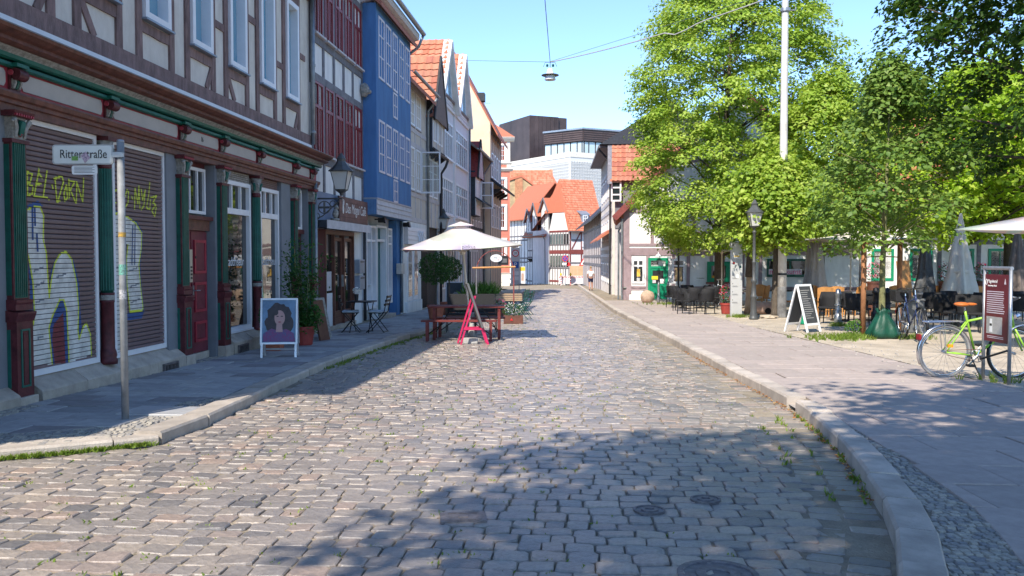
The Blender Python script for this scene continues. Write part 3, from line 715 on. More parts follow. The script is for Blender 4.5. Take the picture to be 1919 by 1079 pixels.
# --- roller shutters, slat by slat, with the sprayed lettering
def raster(polys, rows, w, name, m, par):
    """flat paint: the union of the polygons, cut into rows that skip the grooves between slats"""
    mb = MB()
    for z0, z1 in rows:
        z = (z0 + z1) / 2; iv = []
        for P in polys:
            xs = []
            for i in range(len(P)):
                (a, b_), (c, d) = P[i], P[(i + 1) % len(P)]
                if (b_ > z) != (d > z): xs.append(a + (c - a) * (z - b_) / (d - b_))
            xs.sort(); iv += [(xs[i], xs[i + 1]) for i in range(0, len(xs) - 1, 2)]
        iv.sort(); out = []
        for a, b_ in iv:
            if out and a <= out[-1][1]: out[-1][1] = max(out[-1][1], b_)
            else: out.append([a, b_])
        for a, b_ in out:
            a = max(a, LIM[0]); b_ = min(b_, LIM[1])
            if b_ > a: mb.add([(a, -w, z0), (b_, -w, z0), (b_, -w, z1), (a, -w, z1)], [(0, 1, 2, 3)])
    return stuff(mb.build(name, m, par)) if mb.f else None
def CP(x, y): return F1.at(x / 2.697, 300 + y / 2.697, .01)
def stroke(pts, wd):
    P = [CP(*p) for p in pts]; out = []
    for a, b_ in zip(P, P[1:]):
        d = Vector((b_[0] - a[0], b_[1] - a[1])); L = d.length
        if L < 1e-5: continue
        d /= L; n = Vector((-d.y, d.x)) * wd / 2; a2 = Vector(a) - d * wd * .4; b2 = Vector(b_) + d * wd * .4
        out.append([tuple(a2 - n), tuple(b2 - n), tuple(b2 + n), tuple(a2 + n)])
    return out
def strokes(ls, wd): return [q for l in ls for q in stroke(l, wd)]
NSL, Z0, Z1 = 49, .235, 3.02
SH = (Z1 - Z0) / NSL
slat_cache = {}
def shutter(u0, u1):
    fr = MB().frame(u0 - .03, u1 + .03, .18, 3.02 + .0, .055, -.05, .03); fr.box(u0, u1, -.02, .035, .235, .25)
    s = fr.build('roller_shutter', m_upvc, H1)
    key = round(u1 - u0, 3)
    if key not in slat_cache:
        slat_cache[key] = MB().prof([(-.01, .001), (.006, .004), (.0115, .012), (.0125, SH * .5), (.0115, SH - .012), (.006, SH - .006), (-.01, SH - .003)], 0, u1 - u0 - .05).mesh('slat', m_slat)
    for i in range(NSL):
        o = bpy.data.objects.new('slat', slat_cache[key]); col.objects.link(o); o.parent = s; o.location = (u0 + .025, 0, Z0 + SH * i - ZB[H1.name])
    return s
rows = []
for i in range(NSL):
    for k in range(3): a = Z0 + SH * i + .004 + (SH - .008) * k / 3; rows.append((a, a + (SH - .008) / 3))
sh1 = shutter(5.33, 6.72); sh2 = shutter(7.14, 8.5); shutter(3.9, 4.35); shutter(2.15, 3.4)
silA = [[(110, 290), (120, 400), (145, 500), (165, 620), (172, 780), (165, 830), (150, 790), (128, 770), (110, 800), (110, 1050), (262, 1030), (245, 850), (262, 790), (300, 705), (320, 705), (335, 760), (340, 850), (347, 1022), (460, 985), (455, 880), (435, 825), (420, 840), (398, 905), (392, 860), (395, 740), (385, 620), (360, 500), (330, 462), (300, 475), (275, 520), (258, 600), (247, 690), (240, 600), (232, 470), (222, 400), (218, 280), (200, 235), (160, 235), (125, 255)]]
LIM = (5.36, 6.69)
cvt = lambda Q: [[CP(*p) for p in P] for P in Q]
raster(cvt([[(105, 310), (112, 270), (140, 225), (190, 205), (215, 230), (200, 240), (160, 236), (125, 256), (110, 290), (120, 400), (145, 500), (165, 620), (172, 780), (165, 830), (150, 790), (128, 770), (135, 745), (150, 740), (150, 620), (128, 480), (110, 400)],
            [(247, 690), (255, 560), (285, 480), (275, 520), (258, 600)], [(395, 740), (360, 500), (372, 510), (398, 620), (405, 760), (412, 850), (398, 905)],
            [(262, 1030), (245, 850), (262, 790), (300, 705), (320, 705), (335, 760), (340, 850), (347, 1022), (330, 1025), (322, 850), (318, 770), (270, 830), (262, 900), (275, 1028)]]), rows, .0138, 'blue_spray', m_blue, sh1)
raster(cvt([[(275, 1028), (262, 900), (270, 830), (318, 770), (322, 850), (330, 1025)]]), rows, .0138, 'red_spray', m_dred, sh1)
raster(cvt(silA), rows, .0146, 'silver_spray', m_silver, sh1)
YA = [[(110, 300), (120, 400), (145, 500), (165, 620), (173, 780), (166, 835), (150, 790), (125, 770)], [(170, 235), (200, 235), (218, 280), (216, 400), (232, 470), (240, 600), (247, 690), (258, 600), (275, 520), (300, 475), (330, 462), (360, 500), (385, 620), (395, 740), (392, 860), (398, 905), (420, 840), (435, 825), (455, 880), (460, 985)], [(262, 1030), (245, 850), (262, 790), (300, 705), (320, 705), (335, 760), (340, 850), (347, 1020)], [(110, 290), (125, 255), (160, 240)],
      [(98, 55), (100, 180), (112, 190)], [(108, 115), (112, 185), (130, 190), (133, 120)], [(135, 60), (137, 180)], [(135, 60), (160, 70), (150, 110), (137, 115), (165, 135), (160, 170), (137, 178)], [(195, 45), (185, 100), (170, 180), (210, 185)], [(180, 120), (205, 120)], [(190, 60), (210, 90)], [(235, 55), (215, 190), (245, 195)], [(260, 125), (264, 140)],
      [(275, 90), (285, 210), (300, 205)], [(270, 95), (310, 80), (318, 110), (290, 205)], [(332, 125), (320, 170), (325, 205), (338, 190), (334, 130)], [(345, 100), (348, 190)], [(345, 105), (375, 110), (352, 150), (380, 215)], [(383, 215), (385, 110), (415, 210), (420, 95)]]
for k_, l_ in enumerate(YA): raster(stroke(l_, .024), rows, .0154 + .00012 * k_, 'lime_stroke', m_yellow, sh1)
for k_, l_ in enumerate([[(160, 240), (162, 400)], [(172, 245), (174, 325)], [(183, 375), (187, 460)]]): raster(stroke(l_, .03), rows, .0190 + .00012 * k_, 'blue_stroke', m_blue, sh1)
for k_, l_ in enumerate([[(170, 560), (215, 540)], [(175, 640), (220, 615)], [(180, 720), (225, 700)], [(285, 590), (330, 575)], [(190, 900), (215, 890)]]): raster(stroke(l_, .02), rows, .0150 + .00005 * k_, 'dark_stroke', m_pier, sh1)
LIM = (7.16, 8.47)
silB = [[(545, 310), (565, 275), (600, 265), (640, 285), (685, 320), (715, 370), (712, 450), (700, 530), (710, 650), (722, 750), (715, 760), (655, 765), (640, 620), (638, 500), (645, 430), (628, 415), (622, 560), (605, 700), (605, 965), (545, 980)]]
raster(cvt([[(630, 280), (690, 310), (722, 365), (718, 450), (708, 530), (716, 650), (728, 760), (715, 800), (620, 810), (605, 780), (655, 768), (722, 750), (700, 530), (712, 450), (715, 370), (685, 320)], [(545, 262), (600, 255), (600, 265), (565, 275), (545, 310)]]), rows, .0138, 'blue_spray', m_blue, sh2)
raster(cvt(silB), rows, .0146, 'silver_spray', m_silver, sh2)
YB = [[(552, 330), (565, 275), (600, 265), (640, 285), (685, 320), (715, 370), (712, 450), (700, 530), (710, 650), (722, 750), (715, 760), (655, 765), (640, 620), (638, 500), (645, 430)], [(552, 105), (553, 220)], [(553, 160), (568, 155)], [(572, 110), (568, 220), (585, 215)], [(570, 160), (588, 150)], [(600, 130), (603, 225)], [(640, 150), (625, 200), (630, 240), (645, 215), (648, 160), (640, 150)], [(664, 185), (668, 198)], [(678, 245), (680, 140), (695, 220), (700, 130), (705, 245)], [(712, 150), (718, 200), (730, 160)], [(732, 150), (725, 230), (712, 250)], [(755, 115), (750, 170), (738, 240), (755, 250), (758, 200)], [(760, 190), (790, 180), (770, 215), (785, 225), (765, 255), (780, 285), (788, 235)]]
for k_, l_ in enumerate(YB): raster(stroke(l_, .024), rows, .0154 + .00012 * k_, 'lime_stroke', m_yellow, sh2)
for k_, l_ in enumerate([[(668, 330), (664, 525)], [(680, 325), (678, 525)]]): raster(stroke(l_, .022), rows, .0190 + .00012 * k_, 'blue_stroke', m_blue, sh2)
for k_, l_ in enumerate([[(560, 560), (600, 540)], [(560, 640), (600, 625)], [(650, 560), (690, 545)], [(655, 640), (700, 625)], [(660, 720), (705, 700)]]): raster(stroke(l_, .02), rows, .0150 + .00005 * k_, 'dark_stroke', m_pier, sh2)
m_door = mat('wine_red_door', (.17, .03, .045), .45, .2, 7)
# --- street door with transom light
gd = sg(9.5)
d = box(H1, 'door', m_door, 8.98, 10.16, -.16, -.10, gd + .10, 1.93)
MB().box(8.98, 10.16, -.15, -.05, gd - .2, gd + .10).build('threshold', m_sill, d)
MB().box(8.98, 10.16, -.12, -.02, 1.93, 2.10).build('transom_beam', m_brown, d); MB().box(8.9, 10.2, -.1, .03, 2.10, 2.16).build('transom_moulding', m_maroon, d)
for a, b_ in ((9.0, 9.54), (9.575, 10.14)):
    MB().box(a, b_, -.10, -.065, gd + .11, 1.91).build('door_leaf', m_door, d)
    lf = d.children[-1]
    for z0, z1 in ((gd + .28, .47), (.62, 1.10), (1.24, 1.78)):
        MB().frame(a + .07, b_ - .07, z0, z1, .045, -.065, -.04).build('panel_moulding', m_crim, d)
        MB().poly([(a + .12, z0 + .05), (b_ - .12, z0 + .05), (b_ - .12, z1 - .05), (a + .12, z1 - .05)], -.065, -.05).build('door_panel', m_door, d)
hd = MB().box(9.60, 9.64, -.065, -.055, .82, 1.05).tube([(9.62, -.055, .97), (9.62, -.01, .97), (9.66, 0, .97), (9.73, 0, .968)], .009, 6).build('door_handle', m_steel, d)
wt = window(H1, 9.0, 10.12, 2.2, 2.94, -.08, m_upvc, m_glassd, ft=.05, bars=(.25, .5, .75), bt=.035)
MB().box(9.0, 10.15, -.13, -.09, 2.95, 3.02).build('lintel_board', m_maroon, H1)
ic = MB().box(9.03, 9.12, .142, .16, 1.12, 1.62).build('intercom_panel', mat('brass_panel', (.5, .45, .36), .4, .1, 5, metal=.4), H1)
for k in range(4): MB().box(9.05, 9.10, .16, .166, 1.17 + k * .055, 1.20 + k * .055).build('bell_button', m_black, ic)
MB().lathe([(.02, 0), (.022, .008), (.004, .01)], n=10).build('speaker', m_black, ic); ic.children[-1].location = (9.075, -.162, 1.5 - ZB[H1.name]); ic.children[-1].rotation_euler = (math.pi / 2, 0, 0)
# --- hairdresser's windows
m_let = mat('white_window_lettering', (.75, .76, .78), .5, .05, 5)
for a, b_, tx in ((10.66, 11.88, 'Stadtfriseur'), (12.36, 13.40, 'Stadtfriseur')):
    o = MB().frame(a, b_, .20, 2.84, .07, -.10, .02); o.box(a + .07, b_ - .07, -.09, .015, 2.26, 2.36)
    for t in (.33, .66): x = a + (b_ - a) * t; o.box(x - .018, x + .018, -.08, .0, 2.36, 2.77)
    w = o.build('shop_window', m_upvc, H1)
    xs = [a + .07, a + (b_ - a) * .33, a + (b_ - a) * .66, b_ - .07]
    for i in range(3): MB().box(xs[i], xs[i + 1], -.055, -.05, 2.36, 2.77).build('pane', m_glassd, w)
    MB().box(a + .07, b_ - .07, -.055, -.05, .27, 2.26).build('pane', m_glassd, w)
    text_obj(tx, .23, m_let, w, a + .60, -.046, 1.42, sx=.78, depth=.001)
    MB().box(a - .02, b_ + .02, -.1, .045, .165, .20).build('sill', m_upvc, w)
    bl = box(H1, 'blind_box', m_brown, a, b_, -.1, -.02, 2.84, 3.02)
    for k in range(5): MB().prof([(-.02, 2.843 + k * .035), (-.008, 2.846 + k * .035), (-.008, 2.868 + k * .035), (-.02, 2.872 + k * .035)], a + .01, b_ - .01).build('blind_slat', m_capst if a < 11 else m_slat, bl)
    # things just behind the glass line: bottles on the ledge are left to reflections
d2 = box(H1, 'side_door', m_maroon, 14.42, 15.12, -.16, -.09, sg(15) + .05, 2.02)
for z0, z1 in ((.35, .95),): MB().frame(14.5, 15.04, z0, z1, .05, -.09, -.06).build('panel_moulding', m_crim, d2)
MB().box(14.52, 15.02, -.09, -.085, 1.1, 1.9).build('pane', m_glassd, d2)
window(H1, 14.44, 15.12, 2.12, 2.98, -.08, m_upvc, m_glassd, ft=.05)
MB().box(14.42, 15.14, -.12, -.02, 2.02, 2.11).build('transom_beam', m_maroon, H1)
# --- downpipe at the corner
MB().tube([(15.50, .10, 7.3), (15.50, .10, 4.2), (15.50, .16, 4.05), (15.60, .5, 3.9)] if 0 else [(15.48, .10, 7.4), (15.48, .10, 4.06)], .05, 10).build('downpipe', m_pipe, H1, smooth=True)
MB().tube([(15.50, .13, 3.2), (15.50, .13, sg(15.4))], .045, 10).build('downpipe', m_pipe, H1, smooth=True)
for z in (4.3, 5.8): MB().lathe([(.058, z), (.062, z + .01), (.062, z + .05), (.058, z + .06)], 15.48, .10, 12).build('pipe_collar', m_pipe, H1)
# ================================================================ left side: the houses further along
def lineL(y): return (-6.326 + .09 * y, y)
m_gtimb = mat('grey_timber', (.20, .195, .215), .8, .25, 6, .3, 40, pv=.1)
m_redw = mat('red_window_paint', (.24, .03, .035), .42, .15, 6)
m_blueh = mat('cobalt_render', (.08, .20, .42), .85, .16, 1.5, .3, 50, stretch=(2, 2, .5))
m_blueb = mat('light_blue_boards', (.10, .22, .40), .7, .15, 4)
m_board = mat('grey_white_boards', (.56, .53, .54), .7, .12, 4, .1, 30)
m_lav = mat('pale_lavender_paint', (.66, .60, .64), .5, .06, 5)
m_beige = mat('beige_render', (.62, .565, .50), .85, .1, 2, .15, 40)
m_lblue = mat('pale_blue_white_render', (.70, .735, .78), .85, .05, 2, .1, 40)
m_cream = mat('cream_gable_render', (.72, .58, .42), .85, .08, 1.5, .15, 40)
m_sign = mat('rusty_sign_boards', (.23, .115, .09), .75, .35, 5, .3, 40, c2=(.13, .07, .06))
m_signt = mat('worn_white_lettering', (.75, .72, .68), .7, .12, 9)
m_oak = mat('door_brown', (.15, .06, .04), .5, .25, 8)
m_blackt = mat('black_timber', (.035, .03, .03), .7, .3, 6, .3, 40, pv=.15)
m_dslate = mat('dark_slate', (.035, .042, .055), .6, .3, 10, .2, 40)
m_lead = mat('dark_gutter', (.05, .05, .055), .5, .2, 5, metal=.3)

def roof_pair(par, L, ez, rz_, dep, m, over=.45, e=.3, name='roof', th=.14):
    """ridge parallel to the street; two slabs"""
    rise = rz_ - ez; half = dep / 2; k = rise / half
    b = MB()
    b.prof([(over, ez - over * k), (over, ez - over * k + th), (-half, rz_ + th), (-half, rz_)], -e, L + e)
    b.prof([(-half, rz_), (-half, rz_ + th), (-dep - over, ez - over * k + th), (-dep - over, ez - over * k)], -e, L + e)
    return b.build(name, m, par)
def gutter(par, u0, u1, w, z, r=.07, m=None):
    b = MB(); pr = [(w + r * math.cos(math.pi * i / 8), z - r * math.sin(math.pi * i / 8)) for i in range(9)]
    pr += [(w + (r - .012) * math.cos(math.pi * i / 8), z - (r - .012) * math.sin(math.pi * i / 8)) for i in range(8, -1, -1)]
    b.prof(pr, u0, u1); return b.build('gutter', m or m_pipe, par)
# ---------------- café house with red windows
F2 = Fac(lineL(19.5), lineL(23.9)); L = F2.L
H2 = F2.root('cafe_house', 'white house with grey timbers, red casement windows and a wooden café sign')
GA = gz(21.5) + .08
box(H2, 'wall', m_white, 0, L, -8, 0, 3.0, 9.3); box(H2, 'ground_floor_wall', m_white, 3.46, L, -8, -.02, GA - .3, 3.0)
box(H2, 'plaster_band', mat('blue_grey_band', (.22, .26, .36), .85, .1, 3), 0, L, -.3, .004, 2.3, 3.05)
roof_pair(H2, L, 9.3, 13, 8, m_tileo)
for x in (0.06, .93, 1.76, 2.6, 3.46, 4.38): timber(H2, (x, 3.05), (x, 9.2), .12, -.03, .03, m_gtimb)
for z, wd in ((3.80, .2), (5.66, .17), (6.54, .2), (8.36, .17), (9.2, .2)): timber(H2, (0, z), (L, z), wd, -.03, .036, m_gtimb, 'rail')
for i in range(5):
    x0, x1 = (.14, .99, 1.83, 2.67, 3.53)[i], (.86, 1.69, 2.53, 3.38, 4.30)[i]
    for z0, z1 in ((3.92, 5.56), (6.66, 8.27)):
        w = window(H2, x0 + .02, x1 - .02, z0, z1, .02, m_redw, m_glass, ft=.055, bars=(.5,), rails=(.66,), bt=.07, dep=.06, sill=(.1, .05, m_board))
        for q in (.27, .73): u = x0 + (x1 - x0) * q; MB().box(u - .012, u + .012, .0, .025, z0 + .06, z0 + 1.05).build('glazing_bar', m_redw, w)
lion = MB().blob((0, .1, 0), (.13, .13, .18), 5, 3, .35, 3).blob((0, .2, -.05), (.07, .09, .07), 2, 2, .2, 3).blob((-.07, .06, .12), .06, 1, 1).blob((.07, .06, .12), .06, 1, 1).build('lion_head', m_capst, H2, smooth=True)
lion.location = (4.3, -.02, 6.12 )
lion['label'] = 'carved stone lion head on the timber rail'
cp = MB().box(.18, F2.u(695, .3), .0, .30, 2.19, 2.36).build('canopy', m_dslate, H2)
MB().box(.2, F2.u(695, .3) - .01, .30, .306, 2.17, 2.37).build('fascia', m_board, cp)
sb = MB().box(1.72, 4.40, .10, .13, 2.39, 3.03).build('shop_sign', m_black, H2)
for k in range(5): z = 2.395 + k * .127; MB().box(1.72 + random.uniform(-.02, .02), 4.40 + random.uniform(-.02, .02), .13, .15, z, z + .12).build('sign_board', m_sign, sb)
text_obj('Das Mogui Café', .36, m_signt, sb, 3.2, .152, 2.74, sx=.85, shear=.25, depth=.002)
cup = MB().blob((2.02, .156, 2.72), (.07, .008, .13), 1, 2, .1).build('logo', m_signt, sb)
for s in (0, 1, 2): MB().tube([(1.98 + s * .05, .155, 2.82), (2.0 + s * .05, .155, 2.9), (1.97 + s * .05, .155, 2.95)], .008, 5).build('logo', m_signt, sb)
# entrance: reveal, glazed leaves
box(H2, 'entrance_reveal', mat('dark_red_reveal', (.08, .015, .015), .8, .2, 5), .35, .95, -.6, .02, GA, 2.17)
fr = MB(); fr.box(.95, 3.46, -.1, .03, 2.06, 2.17)
for x in (.95, 1.66, 2.5, 3.4): fr.box(x, x + .06, -.1, .03, GA + .08, 2.06)
dr = fr.build('entrance_frame', m_oak, H2)
MB().box(.9, 3.5, -.2, .06, GA - .1, GA + .08).build('threshold', m_sill, dr)
MB().box(1.01, 1.66, -.06, -.05, .62, 2.06).build('pane', m_glassd, dr); MB().box(1.01, 1.66, -.08, -.03, GA + .08, .62).build('white_panel', m_upvc, dr)
MB().frame(1.05, 1.62, GA + .12, .2, .03, -.03, -.02).build('panel_moulding', m_upvc, dr)
MB().box(1.05, 1.62, -.045, -.04, .68, 1.15).build('menu_sheet', m_board, dr)
for a, b_ in ((1.72, 2.50), (2.56, 3.40)):
    lf = MB().frame(a, b_, GA + .09, 2.0, .09, -.09, -.03).build('door_leaf', m_oak, dr)
    for k in range(4): MB().box(a + .09, b_ - .09, -.08, -.035, GA + .18 + .06 * k, GA + .235 + .06 * k).build('kick_board', m_oak, dr)
    MB().box(a + .09, b_ - .09, -.07, -.06, GA + .42, 1.91).build('pane', m_glassd, dr)
MB().box(2.44, 2.47, -.03, .02, .75, 1.05).build('door_handle', m_steel, dr)
for z in (.62, 1.06): mb_ = MB().box(3.62, 4.15, -.02, .13, z, z + .38).build('letter_box', m_zinc, H2, bev=.01); MB().box(3.7, 4.07, .13, .14, z + .3, z + .33).build('slot', m_black, mb_)
MB().tube([(4.40, .06, 3.0), (4.40, .06, GA)], .045, 8).build('downpipe', m_lead, H2, smooth=True)
gr = MB().box(1.05, 1.35, .12, .26, 2.38, 2.44).blob((1.2, .2, 2.55), (.08, .07, .13), 4, 2, .3, 3).blob((1.2, .22, 2.7), .06, 2, 2, .3).build('gargoyle_figure', m_capst, H2, smooth=True)
# ---------------- blue house with the overhanging bay
F3 = Fac(lineL(23.9), lineL(28.6)); L3 = F3.L
H3 = F3.root('blue_house', 'cobalt blue house with an overhanging bay of tall narrow windows')
GB = gz(26) + .08; BW = .41
box(H3, 'wall', m_blueh, .0, L3, -8, -.001, 3.15, 8.9); box(H3, 'ground_floor_wall', mat('grey_white_shopfront', (.50, .52, .56), .8, .1, 3), .02, L3, -8, -.25, GB - .3, 3.15)
bay = MB().box(.02, 4.62, 0, BW, 3.16, 8.55).build('bay', m_blueh, H3, bev=.01)
MB().box(.0, 4.66, 0, BW + .02, 3.12, 3.17).build('bay_ledge', m_zinc, bay)
for k in range(6): x = .0 + .0; MB().box(.005, .02, BW * k / 6 + .004, BW * (k + 1) / 6 - .004, 2.70, 3.12).build('side_board', m_blueb, bay)
MB().box(.02, 4.6, 0, BW - .01, 2.70, 3.12).build('bay_base', m_blueb, bay)
for k in range(3): MB().prof([(BW - .01, 2.70 + .14 * k), (BW + .025, 2.70 + .14 * k), (BW + .005, 2.835 + .14 * k), (BW - .01, 2.835 + .14 * k)], .0, 4.64).build('weatherboard', m_board, bay)
for i, (a, b_) in enumerate(((.26, .94), (1.12, 1.78), (2.0, 2.64), (2.9, 3.55), (3.78, 4.42))):
    for z0, z1 in ((3.9, 5.38), (6.53, 8.26)):
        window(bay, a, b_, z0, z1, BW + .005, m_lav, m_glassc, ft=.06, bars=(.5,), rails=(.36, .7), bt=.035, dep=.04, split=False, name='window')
    if i == 2:
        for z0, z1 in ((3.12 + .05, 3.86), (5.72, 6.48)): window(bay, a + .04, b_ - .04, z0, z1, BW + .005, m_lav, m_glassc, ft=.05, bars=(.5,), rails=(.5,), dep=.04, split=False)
# eaves: boarded soffit, fascia, gutter
MB().prof([(-.1, 8.50), (.62, 8.72), (.66, 8.80), (.66, 8.92), (-.1, 8.92)], -.1, 4.9).build('eaves_box', m_board, H3)
for k in range(5): MB().prof([(BW + .02 + .045 * k, 8.64 + .014 * k), (BW + .06 + .045 * k, 8.653 + .014 * k), (BW + .06 + .045 * k, 8.66 + .014 * k), (BW + .02 + .045 * k, 8.65 + .014 * k)], -.05, 4.85).build('soffit_board', m_lav, H3)
gutter(H3, -.2, 5.1, .76, 8.98, .085)
roof_pair(H3, L3, 8.95, 12.5, 8, m_tileb, .6, .1)
MB().tube([(5.0, .76, 8.9), (5.05, .6, 8.55), (5.08, .12, 8.2), (5.08, .08, 7.6)], .05, 8).build('downpipe', m_pipe, H3, smooth=True)
# ground floor of the blue house
sf = MB(); sf.frame(.45, 1.55, .0, 2.42, .06, -.24, .0); sf.box(.98, 1.04, -.24, 0, .06, 2.36); sf.box(.51, 1.49, -.24, -.02, 1.95, 2.02); sf.box(.51, .98, -.24, -.02, .7, .72)
w = sf.build('shop_window', m_upvc, H3)
for a, b_ in ((.51, .98), (1.04, 1.49)):
    for z0, z1 in ((.66, 1.95), (2.02, 2.36)): MB().box(a, b_, -.15, -.14, z0, z1).build('pane', m_glassd, w)
    MB().box(a, b_, -.13, -.12, .06, .66).build('frosted_pane', m_board, w)
en = MB().box(1.70, 2.9, -1.2, -.24, GB, 2.4); e2 = box(H3, 'entrance_recess', mat('teal_interior', (.08, .17, .17), .8, .1, 3), 1.7, 2.85, -1.2, -.2, GB, 2.42)
MB().frame(1.64, 2.88, GB - .05, 2.46, .06, -.2, .0).box(1.7, 2.82, -.19, -.05, 1.98, 2.05).build('door_frame', m_upvc, e2)
MB().box(1.8, 2.8, -.0, .3, GB - .1, GB + .12).build('step', m_sill, e2)
w = MB().frame(3.05, 3.62, .05, 2.42, .06, -.24, 0).box(3.11, 3.56, -.23, -.02, 1.9, 1.96).box(3.11, 3.56, -.23, -.02, 2.15, 2.2).build('shop_window', m_upvc, H3)
MB().box(3.11, 3.56, -.15, -.14, .65, 1.9).build('pane', m_glassd, w); MB().box(3.11, 3.56, -.15, -.14, 1.96, 2.36).build('pane', m_glassd, w); MB().box(3.11, 3.56, -.13, -.12, .11, .65).build('frosted_pane', m_board, w)
box(H3, 'pilaster', m_blueh, 4.15, 4.7, -.25, .02, GB - .2, 2.70); MB().tube([(4.62, .08, 2.9), (4.62, .08, GB)], .05, 8).build('downpipe', m_pipe, H3, smooth=True)
MB().box(4.05, 4.55, .03, .2, .95, 1.3).build('meter_box', mat('meter_box_cream', (.55, .52, .46), .6, .1, 4), H3, bev=.01)
for u in (1.35, 4.75): s_ = MB().box(u - .09, u + .09, .12, .32, 2.52, 2.66).prof([(.3, 2.5), (.36, 2.5), (.32, 2.68), (.26, 2.68)], u - .11, u + .11).tube([(u, 0, 2.62), (u, .15, 2.62)], .02, 6).build('wall_floodlight', m_black, H3)
# ---------------- narrow beige house with open casement
F4 = Fac(lineL(28.62), lineL(33.3)); L4 = F4.L
H4 = F4.root('beige_house', 'narrow beige timber house with an open casement beside the blue bay')
GC = gz(31) + .08
box(H4, 'wall', m_beige, 0, L4, -7.5, 0, 2.75, 7.75); box(H4, 'ground_floor_wall', m_white, 0, L4, -7.5, .02, GC - .3, 2.75)
for x in (.05, 1.3, 2.55, 3.6, 4.6): timber(H4, (x, 2.75), (x, 7.6), .12, -.03, .02, m_board)
for z in (2.85, 3.75, 5.55, 6.05, 7.6): timber(H4, (0, z), (L4, z), .16, -.03, .025, m_board, 'rail')
for (a, b_) in ((1.42, 2.42), (2.68, 3.5)):
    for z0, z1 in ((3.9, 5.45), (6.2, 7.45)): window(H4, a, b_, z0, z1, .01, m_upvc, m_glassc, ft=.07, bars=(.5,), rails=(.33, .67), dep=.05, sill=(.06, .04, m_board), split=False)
cas = MB().box(3.55, 3.6, .02, .75, 3.9, 3.96).box(3.55, 3.6, .02, .75, 5.4, 5.45).box(3.55, 3.6, .02, .07, 3.96, 5.4).box(3.55, 3.6, .70, .75, 3.96, 5.4).box(3.56, 3.59, .07, .7, 4.4, 4.43).box(3.56, 3.59, .07, .7, 4.9, 4.93).build('open_casement', m_upvc, H4)
MB().box(3.572, 3.578, .07, .70, 3.96, 5.4).build('pane', m_clear, cas)
roof_pair(H4, L4, 7.75, 11.6, 7.5, m_tileb, .4, .0); gutter(H4, 0, L4 + .1, .48, 7.72)
MB().tube([(4.6, .48, 7.65), (4.62, .3, 7.4), (4.62, .1, 7.15), (4.62, .08, 2.2)], .05, 8).build('downpipe', m_pipe, H4, smooth=True)
pw = MB().box(.5, 3.6, .02, .16, 1.95, 2.55).build('sign_board', m_board, H4)
for k in range(4): MB().prof([(.16, 1.96 + .15 * k), (.185, 1.96 + .15 * k), (.17, 2.1 + .15 * k), (.16, 2.1 + .15 * k)], .5, 3.6).build('weatherboard', m_upvc, pw)
scl = [MB().tube([(2.2 + .35 * i, .2, 2.05), (2.1 + .35 * i, .2, 2.25), (2.25 + .35 * i, .2, 2.45), (2.4 + .35 * i, .2, 2.3), (2.3 + .35 * i, .2, 2.1)], .02, 5).build('sign_scroll', m_upvc, pw) for i in range(3)]
for a, b_ in ((1.05, 1.75), (2.05, 2.75)):
    zz = [(a, .0), (b_, .0), (b_, 1.55)] + [(a + (b_ - a) * (.5 + .5 * math.cos(t)), 1.55 + .32 * math.sin(t)) for t in np.linspace(0, math.pi, 9)][1:-1] + [(a, 1.55)]
    w = MB().poly([(x, z) for x, z in zz], .02, .05).build('arched_window', m_upvc, H4)
    MB().poly([((x - (a + b_) / 2) * .8 + (a + b_) / 2, (z - .85) * .9 + .9) for x, z in zz], .05, .056).build('pane', m_glassd, w)
box(H4, 'plinth', m_white, .6, 3.2, .02, .12, GC - .2, -.05)
dd = box(H4, 'doorway', m_dark, 3.5, 4.6, -.8, .03, GC, 1.9); gt = MB()
for k in range(9): gt.box(3.5 + k * .13, 3.53 + k * .13, .03, .06, GC, 1.75)
gt.box(3.5, 4.6, .03, .06, .9, .95); gt.box(3.5, 4.6, .03, .06, 1.7, 1.75); gt.build('iron_gate', m_black, H4)
# ---------------- dark timber house with tiled gable
F5 = Fac(lineL(33.32), lineL(36.1)); L5 = F5.L
H5 = F5.root('gabled_timber_house', 'small jettied house with an orange pantile gable and dark brackets')
GD = gz(35) + .08
box(H5, 'wall', m_beige, 0, L5, -7, 0, 2.7, 7.3); box(H5, 'ground_floor_wall', m_blackt, 0, L5, -7, -.1, GD - .3, 2.7); box(H5, 'jetty_wall', m_beige, 0, L5, 0, .22, 5.75, 7.3)
box(H5, 'slate_side', m_dslate, -.03, 0, -.8, .24, 5.6, 7.6)
for x in np.linspace(.06, L5 - .06, 4):
    timber(H5, (x, 5.75), (x, 7.2), .12, .2, .25, m_board); timber(H5, (x, 2.7), (x, 5.6), .11, -.03, .03, m_board)
    MB().prof([(0, 5.4), (.12, 5.45), (.32, 5.6), (.34, 5.72), (0, 5.74)], x - .07, x + .07).build('bracket', m_blackt, H5)
timber(H5, (0, 5.72), (L5, 5.72), .14, .2, .27, m_blackt, 'rail'); timber(H5, (0, 3.75), (L5, 3.75), .14, -.03, .03, m_board, 'rail')
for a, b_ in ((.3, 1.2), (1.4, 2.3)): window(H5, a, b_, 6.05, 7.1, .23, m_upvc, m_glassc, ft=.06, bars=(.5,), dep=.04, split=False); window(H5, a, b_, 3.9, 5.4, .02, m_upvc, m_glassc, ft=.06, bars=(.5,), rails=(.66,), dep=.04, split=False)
m5 = 1.45; ap = 9.55; ez = 7.25
g = MB().poly([(m5 - 1.25, ez), (m5 + 1.25, ez), (m5, ap - .25)], -.0, .2).build('gable', m_blackt, H5)
